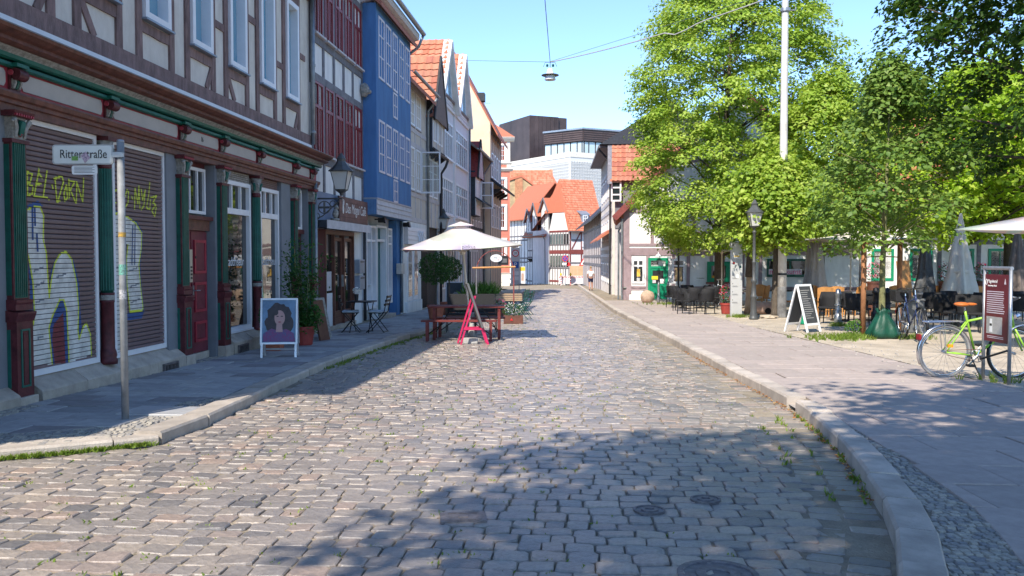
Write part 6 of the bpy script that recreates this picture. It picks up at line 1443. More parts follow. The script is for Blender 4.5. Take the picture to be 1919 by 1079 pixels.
# ---------------- parasols
def parasol_canvas(name, scheme):
    if name in MATS: return MATS[name]
    m, n, l, b = nt(name); tc = n.new('ShaderNodeTexCoord'); vo = n.new('ShaderNodeTexVoronoi'); vo.inputs['Scale'].default_value = 3.2; vo.feature = 'F1'
    nz = n.new('ShaderNodeTexNoise'); nz.inputs['Scale'].default_value = 2.5; ad = n.new('ShaderNodeMixRGB'); ad.inputs[0].default_value = .35
    l.new(tc.outputs['Object'], nz.inputs[0]); l.new(tc.outputs['Object'], ad.inputs[1]); l.new(nz.outputs[1], ad.inputs[2]); l.new(ad.outputs[0], vo.inputs['Vector'])
    hs = n.new('ShaderNodeHueSaturation'); hs.inputs['Saturation'].default_value = .5; hs.inputs['Value'].default_value = 1.0; l.new(vo.outputs['Color'], hs.inputs['Color'])
    mx = n.new('ShaderNodeMixRGB'); mx.inputs[2].default_value = (*scheme, 1); mr = n.new('ShaderNodeMapRange'); mr.inputs[1].default_value = .12; mr.inputs[2].default_value = .8; mr.inputs[3].default_value = .3; mr.inputs[4].default_value = .95
    l.new(vo.outputs['Distance'], mr.inputs[0]); l.new(mr.outputs[0], mx.inputs[0]); l.new(hs.outputs[0], mx.inputs[1]); l.new(mx.outputs[0], b.inputs['Base Color']); b.inputs['Roughness'].default_value = .85
    tr = n.new('ShaderNodeBsdfTranslucent'); l.new(mx.outputs[0], tr.inputs[0]); ms = n.new('ShaderNodeMixShader'); ms.inputs[0].default_value = .3
    l.new(b.outputs[0], ms.inputs[1]); l.new(tr.outputs[0], ms.inputs[2]); l.new(ms.outputs[0], n['Material Output'].inputs[0]); MATS[name] = m; return m
def parasol(name, label, loc, half, ztop, zedge, mc, mp, tilt=0.0, lean=(0, 0), vent=True, group=None, rz=0.0, base=True):
    o = thing(name, label, 'parasol', loc, rz, group)
    lx_, ly_ = lean
    MB().tube([(0, 0, 0), (lx_, ly_, ztop)], .026, 10).build('pole', mp, o, smooth=True)
    n = 8; mb = MB(); P = []; k = 6
    for i in range(4):                                      # four triangular fields that sag a little
        a0, a1 = math.pi / 4 + i * math.pi / 2, math.pi / 4 + (i + 1) * math.pi / 2
        for s in range(k + 1):
            for t in range(k + 1):
                f = s / k; g = t / k; c0 = Vector((math.cos(a0), math.sin(a0))) * half * 1.414; c1 = Vector((math.cos(a1), math.sin(a1))) * half * 1.414
                e = c0.lerp(c1, g) * f; sag = -.10 * math.sin(math.pi * g) * f ** 2 - .06 * math.sin(math.pi * f); inw = 1 - .05 * math.sin(math.pi * g) * f
                x, y = e.x * inw, e.y * inw; P.append((lx_ + x, -ly_ + y, ztop + (zedge - ztop) * f + sag * .5 + tilt * x))
        b0 = i * (k + 1) ** 2
        for s in range(k):
            for t in range(k): q = b0 + s * (k + 1) + t; mb.f.append((q, q + k + 1, q + k + 2, q + 1))
    mb.v = [tuple(map(float, p)) for p in P]; cv = mb.build('canopy', mc, o, smooth=True)
    md = cv.modifiers.new('cloth', 'SOLIDIFY'); md.thickness = .008
    if vent:
        q = .22 * half; MB().add([(lx_ + s * q, -ly_ + t * q, ztop - .03 + tilt * s * q) for s, t in ((-1, -1), (1, -1), (1, 1), (-1, 1))] + [(lx_, -ly_, ztop + .07)], [(0, 1, 4), (1, 2, 4), (2, 3, 4), (3, 0, 4)]).build('vent_cap', mc, o)
    for i in range(8):
        a = i * math.pi / 4; r = half * (1.38 if i % 2 else .96); x, y = r * math.cos(a), r * math.sin(a)
        MB().tube([(lx_, ly_, ztop - .05), (lx_ + x, ly_ - y, zedge - .02 + tilt * x + (0 if i % 2 else -.04))], .012, 5).build('rib', mp, o)
        MB().tube([(lx_ * .8, ly_ * .8, ztop - .62), (lx_ + x * .5, ly_ - y * .5, (ztop + zedge) / 2 - .07 + tilt * x * .5)], .009, 5).build('strut', mp, o)
    MB().lathe([(.05, ztop - .66), (.06, ztop - .6), (.04, ztop - .56)], lx_ * .8, ly_ * .8, 10).build('slider', mp, o)
    if base: MB().lathe([(.3, 0), (.3, .05), (.08, .08), (.05, .35), (.035, .36)], n=18).build('foot', m_conc, o)
    return o
m_par = parasol_canvas('flowered_canvas', (.74, .66, .64)); m_pole = mat('cream_pole', (.68, .62, .52), .5, .06, 4)
pL = G(884, 636)
u1 = parasol('parasol', 'pastel flowered parasol over the beer table on the left', pL, 1.25, 2.52, 2.02, m_par, m_pole, .04, (-.24, 0), rz=.08)
tx = text_obj('pinkus', .11, m_chalkg, u1, -.1, 1.27, 2.02, depth=.001); tx.rotation_euler = (R(0), 0, 0)
# ---------------- further left: bay trees, chalk board, grasses, crates, green chairs
for i, (px, py, lab, rr) in enumerate(((817, 598, 'larger terracotta pot with a clipped laurel tree left of the parasol pole', .52), (841, 590, 'terracotta pot with a clipped laurel tree nearest the parasol pole', .44))):
    o = thing_at('laurel_tree', lab, 'plant', px, py, .085 if i else .085, group='clipped laurels in terracotta pots')
    pot(o, .26, .42, m_terra); MB().tube([(0, 0, .4), (.02, 0, 1.2)], [.03, .022], 7).build('stem', m_bark, o)
    mb = MB(); leaves(mb, ball_pts((0, 0, 1.5), (rr, rr, rr * .9), 1500, .6), .075); mb.build('crown', m_lf_box, o)
o = thing_at('menu_board', 'dark menu board in a pale frame behind the laurel pots', 'sign', 852, 583, .085, rz=.05)
bd = MB().frame(-.32, .32, 0, 1.05, .04, 0, .03).build('frame', m_board, o); MB().box(-.28, .28, .005, .02, .04, 1.01).build('board', m_chalk, o); MB().blob((.05, .03, .5), (.12, .005, .2), 4, 2, .4, 3).build('picture', m_capst, o); bd.parent = o
o = thing_at('grass_planter', 'dark trough of tall green grasses beyond the beer table', 'planter', 900, 588, .03)
MB().box(-.55, .55, -.2, .2, 0, .4).build('trough', m_dslate, o, bev=.01); mb = MB()
for k in range(800):
    x, y = random.uniform(-.5, .5), random.uniform(-.17, .17); h = random.uniform(.35, .8); dx, dy = random.gauss(0, .14), random.gauss(0, .12)
    mb.add([(x - .006, y, .38), (x + .006, y, .38), (x + dx * .4 + .004, y + dy * .4, .38 + h * .6), (x + dx, y + dy, .38 + h)], [(0, 1, 2), (0, 2, 3)])
mb.build('grasses', m_lf_grass, o)
for (px, py, mm, lab) in ((855, 601, m_petw, 'white flowering pot beside the chalk board under the parasol'), (931, 594, m_petp, 'flower trough with pink blooms beyond the beer table'), (962, 606, m_petw, 'wooden box of white flowers at the road edge with red reflector')):
    o = thing_at('flower_box', lab, 'planter', px, py, 0)
    b = MB().box(-.28, .28, -.16, .16, 0, .24).build('box', m_oak, o, bev=.006)
    mb = MB(); leaves(mb, ball_pts((0, 0, .36), (.32, .22, .2), 500), .05); mb.build('foliage', m_lf_pot, o); mb = MB(); leaves(mb, ball_pts((0, 0, .44), (.3, .2, .17), 160, .9), .04); mb.build('petals', mm, o)
    if px == 962: MB().lathe([(.05, 0), (.05, .01), (.01, .012)], n=3).build('reflector', m_red, o); q = o.children[-1]; q.rotation_euler = (math.pi / 2, math.pi / 6, 0); q.location = (-.05, -.165, .12)
o = thing_at('crate_table', 'slatted wooden crate table beside the green folding chairs', 'table', 953, 590, 0, rz=.05)
for k in range(6): MB().box(-.45, .45, -.3 + k * .1 + .006, -.2 + k * .1 - .006, .70, .725).build('slat', mat('weathered_slats', (.42, .30, .19), .8, .2, 6, pv=.1), o)
for k in range(3): MB().box(-.45, .45, .3, .32, .5 + k * .065, .55 + k * .065).build('apron_slat', MATS['weathered_slats'], o)
for s in (-1, 1): MB().tube([(-.4 * s, .25, 0), (.3 * s, .25, .7)], .014, 5).tube([(-.4 * s, -.25, 0), (.3 * s, -.25, .7)], .014, 5).build('leg_frame', m_dgreen, o)
for i, (px, py, rz) in enumerate(((980, 597, -1.9), (972, 588, -1.7), (986, 590, -1.8), (978, 583, -1.75))):
    o = thing_at('folding_chair', ('front left', 'back left', 'front right', 'back right')[i] + ' dark green folding chair by the crate table at the road edge', 'chair', px, py, 0, rz, 'green folding chairs')
    for s in (-1, 1): MB().tube([(s * .2, .2, 0), (s * .2, -.18, .47), (s * .2, -.26, .85)], .011, 5).tube([(s * .2, -.22, 0), (s * .2, .18, .46)], .011, 5).build('leg', m_dgreen, o)
    for k in range(4): MB().box(-.2, .2, -.17 + k * .09, -.11 + k * .09, .455, .47).build('seat_slat', m_dgreen, o)
    for k in range(2): MB().box(-.2, .2, -.245 - .02 * k, -.23 - .02 * k, .66 + k * .1, .72 + k * .1).build('back_slat', m_dgreen, o)
# pergola frame with hanging shop signs
o = thing_at('sign_arch', 'rusty tube arch with a timber crossbar and hanging shop signs', 'frame', 925, 612, 0)
pa = G(893, 605); pb2 = G(963, 612); W2 = (pb2 - pa).x; base = pa; o.location = pa
MB().tube([(0, 0, 0), (0, 0, 1.6)], .022, 6).build('post', m_gtimb, o); MB().tube([(W2, 0, 0), (W2, 0, 1.5)], .022, 6).build('post', m_rtimb, o)
MB().tube([(W2 / 2 - W2 / 2 * math.cos(t), 0, 1.5 + .6 * math.sin(t)) for t in np.linspace(0, math.pi, 16)], .014, 6).build('arch', m_rtimb, o); MB().tube([(-.12, 0, 1.60), (W2 + .05, 0, 1.63)], .03, 6).build('crossbar', m_ochre, o)
sg1 = MB().poly([(W2 * .53 + .17 * math.cos(t), 1.88 + .11 * math.sin(t)) for t in np.linspace(0, 2 * math.pi, 24)[:-1]], .03, .05).build('oval_sign', m_lblue, o); text_obj('kla', .09, m_chalkg, sg1, W2 * .51, .052, 1.9, depth=.001); MB().tube([(W2 * .56, .055, 1.84), (W2 * .6, .055, 1.82), (W2 * .61, .055, 1.92)], .006, 4).build('sign_mark', m_red, sg1)
sg2 = MB().box(W2 * .58, W2 * .86, -.02, .0, 1.68, 1.95).build('black_sign', m_black, o); MB().box(W2 * .62, W2 * .82, .0, .005, 1.75, 1.87).build('sign_arrow', m_chalkg, sg2)
# parking sign, advert stand
o = thing_at('parking_sign', 'grey post with a twenty zone roundel and blue parking plate', 'sign', 966, 547, .1)
MB().tube([(.25, 0, -.05), (.25, 0, 2.9)], .03, 6).build('post', m_steel, o); pn = MB().box(-.3, .3, .03, .05, .55, 3.0).build('panel', mat('sign_pale_grey', (.55, .56, .57), .5, .05, 4), o)
for r, m_, w_ in ((.24, m_red, .05), (.18, m_wht, .056)): MB().poly([(r * math.cos(t), 2.62 + r * math.sin(t)) for t in np.linspace(0, 2 * math.pi, 24)[:-1]], w_, w_ + .005).build('roundel', m_, pn)
text_obj('20', .22, m_black, pn, 0, .063, 2.62, depth=.001); MB().box(-.22, .22, .05, .055, 1.62, 2.06).build('parking_plate', m_sblue, pn); text_obj('P', .42, m_wht, pn, 0, .058, 1.84, depth=.001)
for z in (1.15, .8): MB().box(-.22, .22, .05, .055, z, z + .25).build('text_plate', m_wht, pn)
o = thing_at('advert_banner', 'narrow white advert banner with yellow top by the salmon house', 'banner', 979, 533, .1)
MB().box(-.3, .3, -.03, .0, .1, 1.9).build('banner', m_wht, o); MB().box(-.28, .28, 0, .01, 1.45, 1.85).build('yellow_top', mat('advert_yellow', (.75, .5, .03), .6, .05, 4), o); MB().box(-.1, .15, 0, .012, .4, 1.2).build('figure_print', m_sandst, o); MB().box(-.4, .4, -.2, .2, 0, .1).build('foot', m_black, o)
# ---------------- building site at the end: hoarding, barriers, warning signs
YB_ = 92.0
o = thing('site_hoarding', 'tan plywood hoarding with red scrawl at the end of the street', 'hoarding', atY(1068, 532, 93.2))
for k in range(4): MB().box(k * .8, k * .8 + .79, -.02, .02, 0, 2.0).build('board', mat('plywood', (.60, .40, .24), .8, .12, 3, pv=.08), o)
mb = MB()
for k in range(26): a = (random.uniform(2.0, 3.15), random.uniform(.9, 1.9)); b_ = (a[0] + random.gauss(0, .35), a[1] + random.gauss(0, .3)); mb.bar(a, (min(b_[0], 3.18), max(.6, min(1.95, b_[1]))), .07, .02 + .0004 * k, .0205 + .0004 * k)
stuff(mb.build('red_scrawl', m_red, o))
for i in range(4):
    p = atY(1047 + i * 17.3, 533, YB_); o = thing('site_barrier', ('leftmost', 'second', 'third', 'rightmost')[i] + ' red and white barrier panel across the end of the street', 'barrier', (p.x, p.y, gz(YB_) + .02), 0, 'site barriers')
    MB().box(0, .97, -.02, .02, .12, 1.0).build('panel', m_wht, o)
    for k in range(6): x = .06 + k * .155; MB().bar((x, .74), (x + .07, .96), .075, .02, .026).build('red_stripe', m_red, o)
    for k in range(7): x = .05 + k * .14; MB().box(x, x + .09, .02, .03, .18, .68).build('slat', m_lav, o)
    for s in (.12, .85): MB().box(s - .1, s + .1, -.35, .35, 0, .1).build('foot', m_black, o)
for px, lab in ((1051, 'yellow warning lamp on the left barrier'), (1069, 'yellow warning lamp on a striped post before the barrier')):
    p = atY(px, 533, YB_ - .4); o = thing('warning_lamp', lab, 'lamp', (p.x, p.y, gz(YB_)), 0, 'site warning lamps')
    MB().box(-.06, .06, -.03, .03, 0, 1.05).build('post', m_wht if px < 1060 else m_red, o); MB().lathe([(.1, 1.05), (.12, 1.15), (.1, 1.3), (.02, 1.32)], n=12).build('lamp', mat('amber_lamp', (.8, .5, .02), .4, .05, 4), o)
    for k in range(4): MB().bar((-.06, .1 + k * .25), (.06, .2 + k * .25), .07, .03, .036).build('red_stripe', m_red if px < 1060 else m_wht, o)
p = atY(1059, 530, 90); o = thing('no_stopping_sign', 'round blue and red no stopping sign on a post before the corner house', 'sign', (p.x, p.y, gz(90)))
MB().tube([(0, 0, 0), (0, 0, 3.4)], .04, 6).build('post', m_steel, o)
for r, m_, w_ in ((.34, m_red, .05), (.27, m_sblue, .056)): MB().poly([(r * math.cos(t), 2.85 + r * math.sin(t)) for t in np.linspace(0, 2 * math.pi, 28)[:-1]], w_, w_ + .006).build('disc', m_, o)
MB().bar((-.2, 3.05), (.2, 2.65), .06, .062, .07).bar((-.2, 2.65), (.2, 3.05), .06, .0705, .078).build('red_cross', m_red, o); MB().box(-.3, .3, .04, .05, 2.15, 2.4).build('text_plate', m_wht, o)
MB().poly([(.33 + .2 * math.cos(t), 2.25 + .2 * math.sin(t)) for t in np.linspace(0, 2 * math.pi, 20)[:-1]], .03, .05).build('small_disc', m_red, o)
p = atY(1093, 530, 91); o = thing('roadworks_sign', 'white triangular roadworks sign with red border before the corner house', 'sign', (p.x, p.y, gz(91)))
MB().tube([(0, 0, 0), (0, 0, 3.2)], .04, 6).build('post', m_steel, o); MB().poly([(-.46, 2.1), (.46, 2.1), (0, 2.95)], .04, .05).build('triangle', m_red, o); MB().poly([(-.3, 2.2), (.3, 2.2), (0, 2.74)], .05, .056).build('triangle_face', m_wht, o); MB().blob((.0, .06, 2.33), (.08, .006, .1), 2, 1, .3).build('worker_symbol', m_black, o)
# ================================================================ the square on the right
def bicycle(name, label, loc, rz, mfr, mty, msad, basket=False, rack=True, lean=.06, dark=False, step=True):
    """local u runs from rear wheel to front wheel; rear hub at u=0"""
    o = thing(name, label, 'bicycle', loc, rz); o.rotation_euler = (lean, 0, rz)
    Rw = .335; WB = 1.08; bb = (.42, 0, .29); st = (.27, 0, .80); hd = (.86, 0, .86); hl = (.91, 0, .66); fk = (WB, 0, Rw)
    for cx in (0.0, WB):
        w = MB().tube(circ(Rw, 36, cx, Rw), .019, 7, True).build('wheel', mty if cx == 0 else m_rubber, o, smooth=True)
        MB().tube(circ(Rw - .026, 36, cx, Rw), .011, 6, True).build('rim', m_chrome, w, smooth=True)
        sp = MB()
        for k in range(20): a = 2 * math.pi * k / 20; s = .02 if k % 2 else -.02; sp.tube([(cx + .02 * math.cos(a + .6), s, Rw + .02 * math.sin(a + .6)), (cx + (Rw - .03) * math.cos(a), 0, Rw + (Rw - .03) * math.sin(a))], .0018, 3)
        sp.build('spokes', m_chrome, w); MB().tube([(cx, -.045, Rw), (cx, .045, Rw)], .02, 8).build('hub', m_chrome, w)
        g0, g1 = (.25, 1.15) if cx == 0 else (-.05, .75)
        gd = MB()
        arc = [(cx + (Rw + .035) * math.cos(a), (Rw + (Rw + .035) * math.sin(a))) for a in np.linspace(g0 * math.pi * .8 if cx else -.12 * math.pi, g1 * math.pi, 18)]
        for (x, z) in arc: pass
        gv = []; gf = []
        for i, (x, z) in enumerate(arc):
            nx, nz = (x - cx) / (Rw + .035), (z - Rw) / (Rw + .035); gv += [(x - nx * .012, .028, z - nz * .012), (x, 0, z), (x - nx * .012, -.028, z - nz * .012)]
        for i in range(len(arc) - 1):
            for k in range(2): q = i * 3 + k; gf.append((q, q + 1, q + 4, q + 3))
        mg = MB().add(gv, gf).build('mudguard', m_chrome if not dark else m_blackm, o, smooth=True); md = mg.modifiers.new('t', 'SOLIDIFY'); md.thickness = .003
        for s in (-1, 1): MB().tube([(cx, s * .05, Rw), (arc[9][0], s * .028, arc[9][1])], .004, 4).build('stay', m_chrome, o)
    fr = MB().tube([bb, st, (.25, 0, .88)], .016, 8).tube([bb, hl], .018, 8)
    fr.tube([(.285, 0, .74), hd] if step else [(.36, 0, .5), (.6, 0, .52), hd], .016, 8).tube([hl, hd, (.84, 0, .93)], .019, 8)
    for s in (-1, 1): fr.tube([(0, s * .05, Rw), (.36, s * .03, .29)], .010, 6).tube([(0, s * .05, Rw), (.285, s * .018, .74)], .009, 6)
    fr.build('frame', mfr, o, smooth=True)
    fkk = MB()
    for s in (-1, 1): fkk.tube([(.915, s * .035, .64), (1.0, s * .045, .48), (WB, s * .05, Rw)], .012, 6)
    fkk.build('fork', mfr, o, smooth=True)
    MB().tube([(.25, 0, .86), (.245, 0, .93)], .012, 8).build('seat_post', m_chrome, o)
    sd = MB().blob((.20, 0, .965), (.10, .085, .03), 1, 2, .05).blob((.31, 0, .965), (.10, .035, .022), 2, 2, .05).build('saddle', msad, o, smooth=True)
    MB().tube([(.84, 0, .93), (.83, 0, 1.03), (.88, 0, 1.06)], .013, 6).build('stem', m_chrome, o)
    MB().tube([(.72, -.28, 1.05), (.82, -.24, 1.08), (.88, -.1, 1.06), (.88, .1, 1.06), (.82, .24, 1.08), (.72, .28, 1.05)], .011, 6).build('handlebar', m_chrome if not dark else m_blackm, o, smooth=True)
    for s in (-1, 1): MB().tube([(.68, s * .29, 1.04), (.79, s * .255, 1.075)], .016, 6).build('grip', m_black, o)
    ck = MB().tube(circ(.085, 24, bb[0], bb[2], .05), .006, 5, True)
    for k in range(5): a = k * 1.257; ck.tube([(bb[0], .05, bb[2]), (bb[0] + .08 * math.cos(a), .05, bb[2] + .08 * math.sin(a))], .008, 4)
    ck.build('chainring', m_chrome, o); MB().tube([(bb[0], .07, bb[2]), (bb[0] - .12, .08, bb[2] - .11)], .01, 5).build('crank', m_chrome, o); MB().tube([(bb[0], -.07, bb[2]), (bb[0] + .12, -.08, bb[2] + .11)], .01, 5).build('crank', m_chrome, o)
    MB().box(bb[0] - .17, bb[0] - .08, .08, .17, bb[2] - .13, bb[2] - .105).build('pedal', m_black, o); MB().box(bb[0] + .08, bb[0] + .17, -.17, -.08, bb[2] + .1, bb[2] + .125).build('pedal', m_black, o)
    MB().tube([(0, .055, Rw + .03), (bb[0], .052, bb[2] + .085)], .004, 4).tube([(0, .055, Rw - .03), (bb[0], .052, bb[2] - .085)], .004, 4).build('chain', m_brown, o)
    if rack:
        rk = MB()
        for s in (-.06, 0, .06): rk.tube([(-.28, s, .735), (.20, s, .745)], .006, 5)
        for x in (-.28, -.05, .18): rk.tube([(x, -.06, .735), (x, .06, .735)], .006, 5)
        for s in (-1, 1): rk.tube([(-.05, s * .06, .735), (0, s * .055, Rw)], .006, 5)
        rk.build('rack', m_chrome, o); MB().box(-.37, -.33, -.03, .03, .50, .57).build('rear_light', m_red, o)
    MB().tube([(.33, .06, .28), (.40, .20, .0)], .009, 5).build('kickstand', m_blackm, o)
    MB().tube([(.93, 0, .80), (.98, 0, .82)], .03, 8).build('headlight', m_chrome, o)
    if basket: MB().box(-.26, .14, -.16, .16, .76, 1.0).build('rear_basket', m_chairb, o, bev=.02)
    return o
pb_ = G(1767, 706, PV)
bk1 = bicycle('bicycle', 'lime green city bicycle with tan saddle beside the info panel', (pb_.x, pb_.y, pb_.z), .03, m_lime, m_tyreg, m_leather)
MB().box(.02, .09, .03, .05, .40, .44).build('spoke_reflector', mat('amber_reflector', (.8, .3, .01), .4, .05, 4), bk1); bk1.children[-1].location = (-.16, 0, -.02)
bicycle('bicycle', 'dark blue bicycle facing the camera beside the leaning wooden panel', G(1722, 640, PV) + Vector((.06, .8, 0)), R(-97), m_bblue, m_rubber, m_black, basket=True, dark=True)
bicycle('bicycle', 'silver bicycle parked in front of the grey map stele', G(1402, 580, PV) + Vector((0, 1.0, 0)), R(180), m_chrome, m_rubber, m_black, dark=False)
# ---------------- wine-red information panel
a, b_ = G(1842, 708, PV), G(1886, 719, PV)
F_i = Fac((a.x, a.y), (b_.x + .03, b_.y)); Li = F_i.L
o = thing('info_panel', 'wine red information panel with photo in a steel frame', 'sign', (F_i.p.x, F_i.p.y, gz(F_i.p.y) + PV), F_i.rz)
for u in (0, Li): MB().tube([(u, 0, -.05), (u, 0, 1.44)], .022, 10).build('post', m_steel, o, smooth=True)
MB().tube([(-.02, 0, 1.44), (Li + .02, 0, 1.44)], .024, 10).build('top_rail', m_steel, o)
pn = MB().box(.03, Li - .03, -.012, .012, .50, 1.36).build('panel', m_infor, o)
text_obj('Magniviertel', .062, m_wht, pn, .10, .014, 1.27, align='LEFT', sx=.7, depth=.001); text_obj('Braunschweigs Altstadt', .03, m_wht, pn, .10, .014, 1.215, align='LEFT', sx=.7, depth=.001)
MB().tube([(.065 + .02 * math.cos(t), .014, 1.26 + .035 * math.sin(t)) for t in np.linspace(0, 2 * math.pi, 14)[:-1]], .004, 4, True).build('logo', m_wht, pn); MB().poly([(Li - .12, 1.24), (Li - .08, 1.24), (Li - .1, 1.31)], .0125, .014).build('crest', m_lav, pn)
for k in range(11): MB().box(.08, Li - .09 - random.uniform(0, .05), .0122, .0135, 1.135 - k * .027, 1.146 - k * .027).build('text_line', m_lav, pn)
ph = MB().box(.08, Li - .15, .0122, .014, .60, .82).build('photo_print', m_conc, pn); MB().poly([(.15, .62), (.22, .62), (.21, .79), (.16, .79)], .014, .015).build('photo_figure', m_wht, pn); MB().box(.16, .21, .015, .016, .70, .73).build('photo_figure', m_black, pn)
for k in range(2): MB().box(.1, Li - .12, .0122, .0135, .545 + k * .02, .552 + k * .02).build('text_line', m_lav, pn)
MB().tube([(-.02, .03, .28), (.02, .05, .25), (Li, .03, .42)], .014, 6).build('cable_lock', m_black, o)
# ---------------- grey map stele, cast iron lamp post, concrete mast with span wires
o = thing_at('map_stele', 'tall silver-grey map stele at the edge of the pavement', 'sign', 1379, 593, PV, rz=.0)
MB().box(-.175, .175, -.05, .05, 0, 2.28).build('slab', m_stele, o, bev=.005)
mp_ = MB().box(-.14, .15, .05, .053, 1.45, 1.78).build('map_print', mat('map_print', (.45, .46, .45), .5, .5, 22, c2=(.25, .27, .27)), o)
for k in range(7): MB().bar((-.13 + .04 * k, 1.47), (.0 + .02 * k, 1.77), .006, .0531 + k * .0001, .0536 + k * .0001).build('map_line', m_conc, mp_)
MB().box(-.12, -.06, .0531, .055, 1.62, 1.68).build('map_mark', m_red, mp_); MB().box(.08, .14, .0531, .055, 1.5, 1.56).build('map_mark', m_green, mp_)
MB().box(-.08, .08, .05, .053, 1.84, 1.88).build('yellow_band', mat('stele_yellow', (.75, .5, .08), .5, .05, 4), o)
for z in (1.25, 1.0, .75, .5): MB().box(-.13, -.11, .05, .053, z, z + .03).build('icon', m_chalk, o); MB().box(-.13, .02, .05, .052, z - .06, z - .05).build('text_line', m_chalk, o); MB().box(-.13, .05, .05, .052, z - .085, z - .075).build('text_line', m_chalk, o)
MB().box(.0, .06, .05, .054, 1.18, 1.30).build('paper_notice', m_wht, o); MB().blob((-.12, .052, 2.2), (.03, .004, .035), 1, 1, .1).build('crest', m_chalk, o)
o = thing_at('lamp_post', 'cast iron lamp post with a glass lantern beside the map stele', 'lamp post', 1412, 598, PV)
MB().lathe([(.13, 0), (.14, .03), (.11, .06), (.11, .12), (.09, .2), (.085, .62), (.10, .64), (.10, .68), (.075, .72), (.06, 1.05), (.085, 1.08), (.085, 1.15), (.05, 1.2), (.048, 1.62), (.06, 1.64), (.06, 1.68), (.045, 1.7), (.042, 2.5), (.06, 2.52), (.06, 2.55), (.02, 2.6)], n=14).build('post', m_lantern, o, smooth=True)
lantern_parts(o, 0, 0, 2.64, .9)
o = thing_at('lamp_post', 'slender black lamp post standing before the green café door', 'lamp post', 1271, 572, PV, group=None)
MB().lathe([(.10, 0), (.11, .05), (.08, .3), (.06, .34), (.045, .7), (.06, .75), (.04, .8), (.04, 2.3), (.08, 2.34), (.08, 2.5), (.05, 2.54), (.06, 2.64), (.02, 2.7)], n=12).build('post', m_black, o, smooth=True)
mast = thing_at('wire_mast', 'tall pale concrete mast carrying the lamp wire above the trees', 'mast', 1465, 594, PV)
MB().lathe([(.135, 0), (.115, 5), (.095, 9.7), (.085, 10.16), (.02, 10.18)], n=16).build('shaft', m_cpost, mast, smooth=True); MB().lathe([(.138, .0), (.136, .9), (.132, .92)], n=16).build('dark_base', mat('mast_base_soot', (.22, .22, .22), .85, .4, 4, .2, 20), mast)
MB().lathe([(.134, 1.28), (.134, 1.34)], n=16).build('strap', m_black, mast); MB().poly([(-.09, 2.7), (-.03, 2.74), (-.05, 2.9), (.0, 2.98), (-.1, 2.95)], .125, .132).build('sticker', m_red, mast)
for z in (9.75, 9.2): MB().lathe([(.13, z), (.14, z + .02), (.14, z + .1), (.13, z + .12)], n=14).tube([(.1, 0, z + .05), (.3, 0, z + .05), (.32, 0, z + .15)], .02, 5).build('clamp', m_steel, mast)
mt = mast.location + Vector((0, 0, 9.8)); lp = atY(1031, 116, 35.8); le = atY(868, 113, 41.5); near = atY(1018, -40, 26); near2 = near + (near - lp) * .6
def wire(name, label, pts, r, m):
    o = MB().tube([(p.x, -p.y, p.z) for p in pts], r, 5).build(name, m); return tag(o, label, 'wire')
def sagline(a, b, sag, n=14): return [a.lerp(b, t) + Vector((0, 0, -sag * 4 * t * (1 - t))) for t in np.linspace(0, 1, n)]
pts = sagline(mt, lp, .18, 24); pts[8] = pts[8] + Vector((0, 0, -.12)); pts[9] = pts[9] + Vector((0, 0, -.16)); pts[7] = pts[7] + Vector((0, 0, -.03))
m_cab = mat('grey_cable', (.42, .41, .40), .6, .1, 4); m_wire = mat('dark_wire', (.10, .12, .16), .5, .1, 4)
wire('lamp_cable', 'thick grey cable drooping from the concrete mast to the hanging lamp', pts, .022, m_cab)
wire('span_wire', 'thin straight wire from the mast to the hanging lamp', [mt + Vector((0, 0, .1)), lp + Vector((0, 0, .02))], .008, m_wire)
wire('span_wire', 'thin wire running left from the hanging lamp to the white gables', [lp, le], .010, m_wire)
wire('span_wire', 'dark wire rising from the hanging lamp out of the top of the picture', [lp, near, near2], .014, m_wire)
o = thing('hanging_lamp', 'white bell-shaped lamp hanging on wires over the street', 'lamp', (lp.x, lp.y, lp.z - .75))
MB().lathe([(.22, 0), (.24, .02), (.22, .06), (.20, .18), (.12, .38), (.10, .46), (.04, .5)], n=16).build('shade', m_wht, o, smooth=True); MB().lathe([(.36, .19), (.37, .20), (.36, .215), (.2, .22)], n=20).build('brim', m_lantern, o)
MB().tube([(0, 0, .48), (0, 0, .75)], .015, 5).tube([(-.28, 0, .56), (-.2, 0, .74), (.2, 0, .74), (.28, 0, .56)], .012, 5).build('hanger', m_lantern, o)
for s in (-.12, .12): MB().lathe([(.03, .55), (.05, .57), (.05, .64), (.03, .66)], s, 0, 8).build('insulator', m_dgreen, o)
